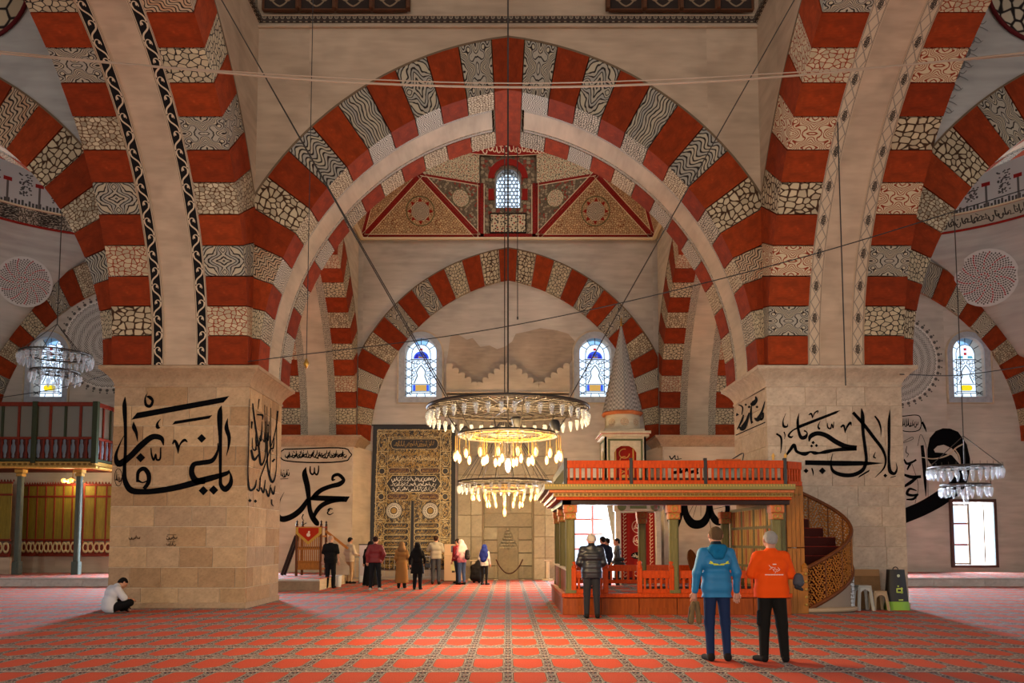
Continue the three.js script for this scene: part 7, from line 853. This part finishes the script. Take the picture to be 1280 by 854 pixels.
  if (t.hem !== undefined && t.hem < 0.75) { const y = t.hem, w = t.flare ?? 0.16; tc.push(cap([-0.06, 0.95, 0], [-w * 0.55, y, 0.01], 0.15, w), cap([0.06, 0.95, 0], [w * 0.55, y, 0.01], 0.15, w), cap([0, 0.95, 0], [0, y, 0], 0.15, w)); } else tc.push(wide(J.pelvis, (0.122 + puff) * fat, 0.08 * fat), ...(t.hem !== undefined ? [wide([J.pelvis[0], t.hem - 0.05, J.pelvis[2]], (0.126 + puff) * fat, 0.085 * fat)] : []));
  const top = part(t.name ?? 'shirt', tc, 0.04, t.color, t.hem !== undefined ? (p) => t.hem - p[1] : null, hb, t.rough ?? 0.85, t.quilt, [...slv(0, t.sleeve ?? 2), ...slv(1, t.sleeve ?? 2)]);
  if (t.collar) { const C = [cap(J.neck, add3(J.neck, mul3(up, 0.04)), 0.075, 0.072)]; part('collar', C, 0.01, t.collar, null, hh * 1.3); }
  if (t.hood) { const C = [cap(add3(J.neck, [-0.07, -0.01, 0.08]), add3(J.neck, [0.07, -0.01, 0.08]), 0.055), cap(add3(J.neck, [-0.1, -0.03, 0.02]), add3(J.neck, [-0.05, -0.07, 0.11]), 0.04), cap(add3(J.neck, [0.1, -0.03, 0.02]), add3(J.neck, [0.05, -0.07, 0.11]), 0.04), cap(add3(J.neck, [-0.03, -0.11, 0.11]), add3(J.neck, [0.03, -0.11, 0.11]), 0.045)]; part('hood', C, 0.03, t.hood, null, hh * 1.4); }
  if (o.legs) { const q = o.legs.loose ?? 1, C = [wide(J.pelvis, 0.115 * fat, 0.06 * fat), ...[0, 1].flatMap((i) => [cap(J.hip[i], J.knee[i], 0.1 * q, 0.072 * q), cap(J.knee[i], add3(J.ankle[i], [0, o.legs.short ? 0.1 : 0.0, 0]), 0.072 * q, 0.055 * q)])]; part(o.legs.name ?? 'trousers', C, 0.03, o.legs.color, o.legs.flatCut === false ? null : (p) => Math.max(0.055 - p[1], p[1] - (J.pelvis[1] + 0.1))); }
  for (const i of [0, 1]) { if (o.barefoot) break; const C = [cap(add3(J.ankle[i], [0, -0.03, 0.02]), J.toe[i], 0.048, 0.036), cap(add3(J.ankle[i], [0, 0.0, 0.01]), add3(J.ankle[i], [0, -0.04, 0.03]), 0.046, 0.045)]; part('shoe', C, 0.02, o.shoe ?? 0x16130f, (p) => 0.002 - p[1], near ? 0.01 : 0.016); }
  const hair = o.hair; if (hair) { const C = [cap(hp(0, 0.02, 0.015), hp(0, 0.014, -0.018), 0.098, 0.09), cap(hp(-0.02, -0.03, 0.05), hp(0.02, -0.03, 0.05), 0.06)], cut = (p) => { const q = [p[0] - J.head[0], p[1] - J.head[1], p[2] - J.head[2]], y = q[0] * up[0] + q[1] * up[1] + q[2] * up[2], z = -(q[0] * fw[0] + q[1] * fw[1] + q[2] * fw[2]); return ((hair.line ?? -0.012) - 0.78 * z) - y; }; part('hair', C, 0.02, hair.color, (p) => cut(p) + 0.016 * (vnoise(p[0] * 70 + 9, p[1] * 40 + p[2] * 60, 0, 5) - 0.5), hh, 0.9, 0, [], (p) => 0.009 * vnoise(p[0] * 110 + 40, p[1] * 50 + p[2] * 90 + 40, 0, 8)); }
  if (o.veil) { const C = [cap(hp(0, 0.025, 0.015), hp(0, 0.0, -0.02), 0.108, 0.1), cap(hp(0, -0.02, 0.03), hp(0, -0.16, 0.03), 0.11, 0.13), ...(o.veil.long ? [cap(hp(-0.06, -0.18, 0.04), add3(J.chest, mul3(rt, -0.1)), 0.12, 0.15), cap(hp(0.06, -0.18, 0.04), add3(J.chest, mul3(rt, 0.1)), 0.12, 0.15), cap(J.chest, add3(J.waist, [0, o.veil.drop ?? 0, 0.02]), 0.16, 0.17)] : [cap(hp(-0.06, -0.18, 0.03), hp(0.06, -0.18, 0.03), 0.11)])], face = hp(0, -0.03, -0.13); part('headscarf', C, 0.05, o.veil.color, (p) => 0.088 - Math.hypot(p[0] - face[0], p[1] - face[1], p[2] - face[2]), hh * 1.3); }
  if (o.cap) part('cap', [cap(hp(0, 0.035, 0.012), hp(0, 0.03, -0.015), 0.1, 0.092), cap(hp(-0.05, 0.05, -0.09), hp(0.05, 0.05, -0.09), 0.02)], 0.02, o.cap, (p) => J.head[1] + 0.012 - p[1], hh);
  return { g, top, J, part };
}
// a patch of print that follows the back of a garment: rows of small quads laid on its surface
function printOn(garment, name, quads, color) {
  const f = sdfOf.get(garment), T = [], zAt = (x, y) => { let z = 0.4; for (let i = 0; i < 40; i++) { const d = f([x, y, z]); if (d < 0.0005) break; z -= Math.max(d * 0.9, 0.0008); } return z + 0.004; };
  for (const [x, y, w, h, a = 0] of quads) { const c = Math.cos(a), s = Math.sin(a), n = Math.max(1, Math.round(w / 0.03)); for (let i = 0; i < n; i++) { const P = [[i / n - 0.5, -0.5], [(i + 1) / n - 0.5, -0.5], [(i + 1) / n - 0.5, 0.5], [i / n - 0.5, 0.5]].map(([u, v]) => { const px = x + u * w * c - v * h * s, py = y + u * w * s + v * h * c; return [px, py, zAt(px, py)]; }); T.push(...P[0], ...P[1], ...P[2], ...P[0], ...P[2], ...P[3]); } }
  const g = new THREE.BufferGeometry(); g.setAttribute('position', new THREE.Float32BufferAttribute(T, 3)); g.computeVertexNormals(); mesh(name, g, M(color, 0.7), garment);
}
const SK = 0xb7856b;
{ // man in the blue jacket
  const p = person({ pos: W(2.82, 0, 11), h: 1.8, near: 2, turn: 0.04, label: 'man in a bright blue hooded jacket and navy jeans holding his shoes', skin: 0xb9866c, pose: { elbow: [[-0.265, 1.15, 0.03], [0.265, 1.15, 0.03]], wrist: [[-0.285, 0.9, -0.02], [0.275, 0.9, -0.03]], ankle: [[-0.1, 0.085, 0.02], [0.12, 0.085, 0.02]], knee: [[-0.1, 0.5, -0.01], [0.11, 0.5, -0.01]], toe: [[-0.14, 0.035, -0.16], [0.16, 0.035, -0.16]] }, top: { name: 'jacket', color: 0x0f6e9c, hem: 0.83, sleeve: 1.95, puff: 0.004, hood: 0x0d6088, collar: 0x12212c, rough: 0.6 }, legs: { color: 0x1a2a4a, loose: 0.92 }, shoe: 0x1b1716, hair: { color: 0x5a452f, line: 0.0 } });
  printOn(p.top, 'reflective_trim', [[-0.07, 1.27, 0.12, 0.012, -0.12], [0.08, 1.27, 0.12, 0.012, 0.12], [0.0, 1.255, 0.14, 0.01], [-0.1, 1.29, 0.04, 0.02, -0.5], [0.11, 1.29, 0.04, 0.02, 0.5]], 0xc8d02a);
  for (const k of [0, 1]) { const c = W(2.82 - 0.375 + k * 0.135, 0.5, 11 - 0.02 + k * 0.03), g = thing('shoe', k ? 'brown shoe with a tan sole hanging nearer the leg of the blue jacketed man' : 'brown shoe with a tan sole hanging on the outer side of the blue jacketed man', 'shoe', c, 0.25 - k * 0.4); g.rotation.z = k ? 0.1 : -0.14; const C = [cap([0, 0.03, 0], [0, 0.2, 0], 0.036, 0.03), cap([0, 0.2, 0.02], [0, 0.27, 0.02], 0.032, 0.03)], S = [cap([0, 0.03, 0.025], [0, 0.1, 0.03], 0.041, 0.038), cap([0, 0.1, 0.03], [0, 0.27, 0.03], 0.03, 0.034)]; mesh('upper', net(blend(C, 0.03), bounds(C, 0.02), 0.008), M(0x3a2f22, 0.8), g); mesh('sole', net((p2) => Math.max(blend(S, 0.02)(p2), 0.035 - p2[2]), bounds(S, 0.02), 0.007), M(0x6e5a3c, 0.9), g); }
}
{ // man in the orange shirt
  const p = person({ pos: W(3.53, 0, 10.9), h: 1.74, near: 2, label: 'grey haired man in an orange printed t-shirt and black cargo trousers', skin: 0xb27d62, fat: 1.1, pose: { elbow: [[-0.27, 1.16, -0.02], [0.275, 1.15, -0.02]], wrist: [[-0.06, 1.14, -0.21], [0.14, 1.08, -0.22]], ankle: [[-0.12, 0.085, 0.0], [0.15, 0.085, 0.03]], knee: [[-0.105, 0.5, -0.02], [0.13, 0.5, 0.0]], toe: [[-0.2, 0.035, -0.14], [0.2, 0.035, -0.15]] }, top: { name: 't_shirt', color: 0xe04c08, hem: 0.86, sleeve: 0.92, puff: 0.012 }, legs: { color: 0x15130f, loose: 1.06 }, shoe: 0x14110f, hair: { color: 0x8f8a84, line: 0.0 } });
  const q = [[0.0, 1.31, 0.05, 0.012]]; for (let i = 0; i < 16; i++) q.push([-0.115 + i * 0.0155, 1.17, 0.011, 0.013]); const A = [[-0.06, 1.28], [-0.03, 1.27], [-0.05, 1.25], [0.0, 1.25], [-0.01, 1.23], [0.03, 1.24], [0.05, 1.22], [0.02, 1.21], [0.06, 1.25]]; A.forEach(([x, y], i) => q.push([x, y, 0.045, 0.006, (i % 4) * 0.7 - 0.9])); printOn(p.top, 'back_print', q, 0xe8cfc0);
  for (const s of [-1, 1]) { const C = [cap([s * 0.16, 0.66, 0.0], [s * 0.165, 0.52, 0.0], 0.045)]; p.part('cargo_pocket', C, 0.01, 0x131110, null, 0.012); }
  const c = thing('baseball_cap', 'dark grey cap held at the elbow of the orange shirted man', 'cap', W(3.53 + 0.35, 1.06, 10.86), 0.3); const C = [cap([0, 0, 0], [0, 0.06, 0], 0.075, 0.06)], B = [cap([-0.05, -0.06, 0.03], [0.03, -0.1, 0.03], 0.035, 0.02)]; mesh('crown', net(blend(C, 0.02), bounds(C, 0.02), 0.009), M(0x4a4b50, 0.85), c); mesh('brim', net(blend(B, 0.02), bounds(B, 0.02), 0.008), M(0x2e2f33, 0.85), c);
}
person({ pos: W(1.75, 0, 17.0), h: 1.76, near: 1, label: 'grey haired man in a dark quilted down jacket before the platform gate', pose: { elbow: [[-0.25, 1.16, -0.02], [0.25, 1.16, -0.02]], wrist: [[-0.14, 1.02, -0.2], [0.14, 1.02, -0.2]] }, top: { name: 'down_jacket', color: 0x14171f, hem: 0.84, puff: 0.016, quilt: 0.085, rough: 0.45, collar: 0x151820 }, legs: { color: 0x23252b }, hair: { color: 0xa09a92, line: 0.01 } });
// three men talking by the window behind the platform
person({ pos: W(2.95, 0, 25.2), h: 1.76, turn: 0.5, label: 'dark haired man in a navy jacket beyond the wooden platform', top: { name: 'jacket', color: 0x121a2e, hem: 0.8, puff: 0.01 }, legs: { color: 0x1c1f28 }, hair: { color: 0x17110d } });
person({ pos: W(3.28, 0, 26.8), h: 1.72, turn: 0.9, label: 'dark haired man half hidden behind the navy jacketed man', top: { name: 'jacket', color: 0x20222a, hem: 0.82 }, legs: { color: 0x20232c }, hair: { color: 0x1c1410 } });
person({ pos: W(3.46, 0, 25.7), h: 1.7, turn: 1.5, label: 'man in a grey jacket seen from the side with a dark bag beyond the platform', top: { name: 'jacket', color: 0x4a5058, hem: 0.84 }, legs: { color: 0x22252c }, hair: { color: 0x1b1410 }, pose: { wrist: [[-0.22, 0.96, -0.15], [0.22, 0.96, -0.15]] } });
{ const g = thing('shoulder_bag', 'black bag at the hip of the grey jacketed man', 'bag', W(3.48, 0.82, 25.38)); const C = [cap([-0.12, 0.06, 0], [0.12, 0.06, 0], 0.07), cap([-0.11, 0.22, 0], [0.11, 0.22, 0], 0.06)]; mesh('pouch', net(blend(C, 0.05), bounds(C, 0.03), 0.016), M(0x101014, 0.7), g); mesh('strap', tube([V(-0.1, 0.26, 0), V(-0.06, 0.5, 0.05), V(0.08, 0.55, 0.12)], 0.012, 12), M(0x101014, 0.7), g); }
// visitors before the embroidered hanging
person({ pos: W(-6.1, 0, 27.9), h: 1.8, near: 0, turn: 0.05, label: 'bald man in a black t-shirt and black trousers beside the brown-faced platform', fat: 1.06, skin: 0xb58a72, top: { name: 't_shirt', color: 0x0c0c0e, hem: 0.84, sleeve: 0.85, puff: 0.01 }, legs: { color: 0x0e0e11, loose: 1.05 }, hair: { color: 0x9a8474, line: 0.05 } });
person({ pos: W(-6.02, 0, 30.9), h: 1.76, turn: -0.7, label: 'man in a cream jacket and cream trousers beside the steel barrier', top: { name: 'jacket', color: 0xbcaa92, hem: 0.82, puff: 0.008 }, legs: { color: 0xb08f6a, loose: 0.95 }, hair: { color: 0x15100d }, pose: { elbow: [[-0.24, 1.15, 0.03], [0.25, 1.16, -0.03]], wrist: [[-0.22, 0.93, -0.1], [0.16, 1.1, -0.24]] } });
person({ pos: W(-4.95, 0, 29.2), h: 1.6, turn: 0.1, label: 'person in a long black robe half hidden behind the red jacketed man', top: { name: 'robe', color: 0x0a0a0e, hem: 0.04, flare: 0.2 }, legs: { color: 0x0a0a0e }, veil: { color: 0x0b0b10 } });
person({ pos: W(-4.33, 0, 26.5), h: 1.77, near: 0, label: 'man in a dark red jacket and black trousers before the gold hanging', top: { name: 'jacket', color: 0x6e0f18, hem: 0.9, puff: 0.008, rough: 0.6 }, legs: { color: 0x15171d }, hair: { color: 0x2a1712 }, pose: { elbow: [[-0.26, 1.17, 0.03], [0.28, 1.17, 0.02]], wrist: [[-0.26, 0.93, -0.02], [0.22, 1.0, -0.06]], ankle: [[-0.15, 0.085, 0.02], [0.15, 0.085, 0.02]], knee: [[-0.12, 0.5, -0.01], [0.12, 0.5, -0.01]], toe: [[-0.2, 0.035, -0.14], [0.2, 0.035, -0.14]] }, shoe: 0xbab0a4 });
person({ pos: W(-3.65, 0, 27.9), h: 1.58, label: 'woman in a long tan coat and patterned headscarf before the gold hanging', top: { name: 'coat', color: 0x8a6236, hem: 0.2, flare: 0.17 }, legs: { color: 0x17110f, name: 'skirt', loose: 1.2 }, veil: { color: 0x7a5c3c }, pose: { wrist: [[-0.2, 1.0, -0.15], [0.14, 1.08, -0.22]] } });
person({ pos: W(-3.02, 0, 27.1), h: 1.55, turn: -0.1, label: 'woman in a black tunic, black trousers and black headscarf', top: { name: 'tunic', color: 0x0a0a0c, hem: 0.6, flare: 0.17 }, legs: { color: 0x0c0c10, loose: 1.15 }, veil: { color: 0x0b0b0d, long: true }, pose: { elbow: [[-0.3, 1.14, 0.02], [0.28, 1.14, 0.02]], wrist: [[-0.3, 0.95, -0.05], [0.26, 0.98, -0.1]] } });
{ const g = thing('handbag', 'small black handbag on the arm of the woman in the black tunic', 'handbag', W(-2.68, 0.72, 27.05)); mesh('pouch', cbox(0.2, 0.16, 0.09, 0, 0.08, 0, 0.02), M(0x0e0c0c, 0.5), g); mesh('handle', new THREE.TorusGeometry(0.07, 0.01, 5, 14, Math.PI).translate(0, 0.16, 0), M(0x0e0c0c, 0.5), g); }
person({ pos: W(-2.7, 0, 30.4), h: 1.84, label: 'man in a grey polo shirt and jeans looking up at the gold hanging', top: { name: 'polo_shirt', color: 0x8a8478, hem: 0.9, sleeve: 0.9, puff: 0.012 }, legs: { color: 0x3a3d44 }, hair: { color: 0x2c1c12 }, pose: { head: [0, 1.64, 0.02], up: [0, 1, 0.3], fwd: [0, 0.3, -1], elbow: [[-0.3, 1.2, -0.06], [0.24, 1.17, -0.05]], wrist: [[-0.24, 1.28, -0.28], [0.14, 1.25, -0.24]] } });
person({ pos: W(-1.72, 0, 30.2), h: 1.68, turn: 0.7, label: 'woman in a pale pink headscarf and blue jeans beside the information cabinet', top: { name: 'blouse', color: 0xa05a68, hem: 0.86 }, legs: { color: 0x37486a }, veil: { color: 0xc9a4a4, long: true }, pose: { head: [0, 1.62, -0.07], up: [0, 1, -0.35], fwd: [0, -0.3, -1], wrist: [[-0.14, 1.05, -0.24], [0.14, 1.05, -0.24]] } });
{ const g = thing('backpack', 'dark rucksack on the back of the woman in the pink headscarf', 'backpack', W(-1.5, 0.94, 29.93), 0.5); const C = [cap([0, 0.08, 0], [0, 0.28, 0], 0.1, 0.085)]; mesh('pack', net(blend(C, 0.02), bounds(C, 0.03), 0.016), M(0x1b1718, 0.75), g); mesh('pocket', cbox(0.12, 0.12, 0.05, 0, 0.1, 0.1, 0.02), M(0x2a2222, 0.75), g); }
person({ pos: W(-1.92, 0, 30.8), h: 1.7, turn: 0.9, label: 'person in red and dark jeans half hidden by the woman in the pink headscarf', top: { name: 'sweater', color: 0x7c1a22, hem: 0.9 }, legs: { color: 0x202634 }, hair: { color: 0x1a120e }, shoe: 0x14110f, pose: { ankle: [[-0.1, 0.085, 0.2], [0.1, 0.085, -0.1]], knee: [[-0.1, 0.5, 0.08], [0.1, 0.5, -0.08]], toe: [[-0.11, 0.04, 0.04], [0.11, 0.035, -0.28]] } });
person({ pos: W(-0.87, 0, 30.0), h: 1.48, turn: -0.5, label: 'young woman in a royal blue headscarf and black trousers by the niche', top: { name: 'blouse', color: 0xb9b4b0, hem: 0.84 }, legs: { color: 0x120e0e, loose: 0.9 }, veil: { color: 0x16246a, long: true, drop: 0.02 }, pose: { wrist: [[-0.2, 0.95, -0.12], [0.24, 0.92, -0.06]] } });
person({ pos: W(-1.22, 0, 31.2), h: 1.62, turn: -0.4, noHands: true, barefoot: true, label: 'person crouching in a loose black garment beside the young woman in blue', top: { name: 'robe', color: 0x120f10, puff: 0.05 }, legs: { color: 0x0e0c0d, flatCut: false, loose: 1.3 }, veil: { color: 0x141012, long: true }, pose: { hip: [[-0.09, 0.24, 0.05], [0.09, 0.24, 0.05]], knee: [[-0.13, 0.42, -0.3], [0.13, 0.42, -0.3]], ankle: [[-0.12, 0.085, -0.04], [0.12, 0.085, -0.04]], toe: [[-0.13, 0.04, -0.22], [0.13, 0.04, -0.22]], pelvis: [0, 0.25, 0.06], waist: [0, 0.4, 0.02], chest: [0, 0.56, -0.05], neck: [0, 0.72, -0.13], head: [0, 0.82, -0.22], up: [0, 1, -0.7], fwd: [0, -0.7, -1], sh: [[-0.18, 0.68, -0.08], [0.18, 0.68, -0.08]], elbow: [[-0.22, 0.46, -0.2], [0.22, 0.46, -0.2]], wrist: [[-0.1, 0.44, -0.4], [0.1, 0.44, -0.4]] } });
// man sitting on the carpet at the foot of the pier
person({ pos: W(-8.86, 0, 18.2), h: 1.74, near: 1, turn: -0.75, barefoot: true, label: 'man in a white t-shirt sitting on the carpet with his head bowed', top: { name: 't_shirt', color: 0xc4c6cc, sleeve: 0.95, puff: 0.02 }, legs: { color: 0x0c0b0d, flatCut: false, loose: 1.1 }, hair: { color: 0x120d0b, line: -0.01 }, pose: { hip: [[-0.1, 0.13, 0.02], [0.1, 0.13, 0.02]], knee: [[-0.36, 0.22, -0.28], [0.36, 0.24, -0.26]], ankle: [[0.08, 0.075, -0.34], [-0.08, 0.08, -0.26]], toe: [[0.22, 0.06, -0.33], [-0.2, 0.06, -0.25]], pelvis: [0, 0.15, 0.04], waist: [0, 0.27, 0.05], chest: [0, 0.45, -0.02], neck: [0, 0.6, -0.12], head: [0, 0.68, -0.24], up: [0, 0.85, -0.75], fwd: [0, -0.75, -0.85], sh: [[-0.19, 0.55, -0.06], [0.19, 0.55, -0.06]], elbow: [[-0.27, 0.34, -0.17], [0.27, 0.34, -0.17]], wrist: [[-0.12, 0.3, -0.36], [0.16, 0.3, -0.36]] } });
// ------------------------------------------------------------------ small things round the platform
{ const b = onD(647, 397, 27.4), g = thing('hanging_cord', 'short dark chain ending in mid air before the tympanum over the niche', 'chain', b); mesh('chain', bar(V(0, 0, 0), V(0, 21.6 - b.y, 0), 0.014, 5), mIron, g); mesh('end_weight', lathe([[0, -0.08], [0.03, -0.06], [0.03, 0.02], [0, 0.04]], 8), mIron, g); }
{ const g = thing('folding_bookstand', 'carved brown wooden bookstand behind the blue jacketed man', 'bookstand', W(4.95, 0.405, 21.2)); for (const s of [-1, 1]) { const q = new THREE.Shape(); q.moveTo(-0.16, 0); q.lineTo(-0.1, 0); q.quadraticCurveTo(0, 0.16, 0.1, 0); q.lineTo(0.16, 0); q.lineTo(0.16, 0.8); q.quadraticCurveTo(0.12, 1.0, 0, 1.04); q.quadraticCurveTo(-0.12, 1.0, -0.16, 0.8); mesh('leaf', extrude(q, 0.03).translate(0, 0, -0.015).rotateX(s * 0.32).rotateY(0.5).translate(0, 0.0, -s * 0.14), mPlankDark, g); } }
{ const g = thing('black_coat', 'black coat hung low on the lattice screen between the two men', 'coat', W(6.0, 0.6, 19.7)); const C = [cap([0, 0.55, 0], [0, 0.1, 0.02], 0.07, 0.14), cap([0, 0.5, -0.1], [0.02, 0.2, -0.16], 0.05, 0.06), cap([0, 0.5, 0.1], [0.02, 0.2, 0.17], 0.05, 0.06)]; mesh('cloth', net((p) => blend(C, 0.05)(p), bounds(C, 0.03), 0.016).scale(0.6, 1, 1), M(0x0e0d0f, 0.9), g); mesh('hook', bar(V(0, 0.6, 0), V(0.1, 0.66, 0), 0.01, 5), mIron, g); }
for (const [k, [px, py]] of [[820, 634], [831, 634]].entries()) { const p = onD(px, py, 20.4), g = thing('pendant_lamp', k ? 'small white glass lamp under the platform ceiling, nearer the middle column' : 'small white glass lamp under the platform ceiling, nearer the minbar curtain', 'lamp', p); mesh('glass_bell', lathe([[0.012, 0.06], [0.03, 0.04], [0.05, 0], [0.06, -0.05], [0.045, -0.06]], 12), M(0xd6dade, 0.3), g); mesh('stem', bar(V(0, 0.05, 0), V(0, 2.6 - p.y, 0), 0.007, 5), mIron, g); }
renderer.render(scene, camera);
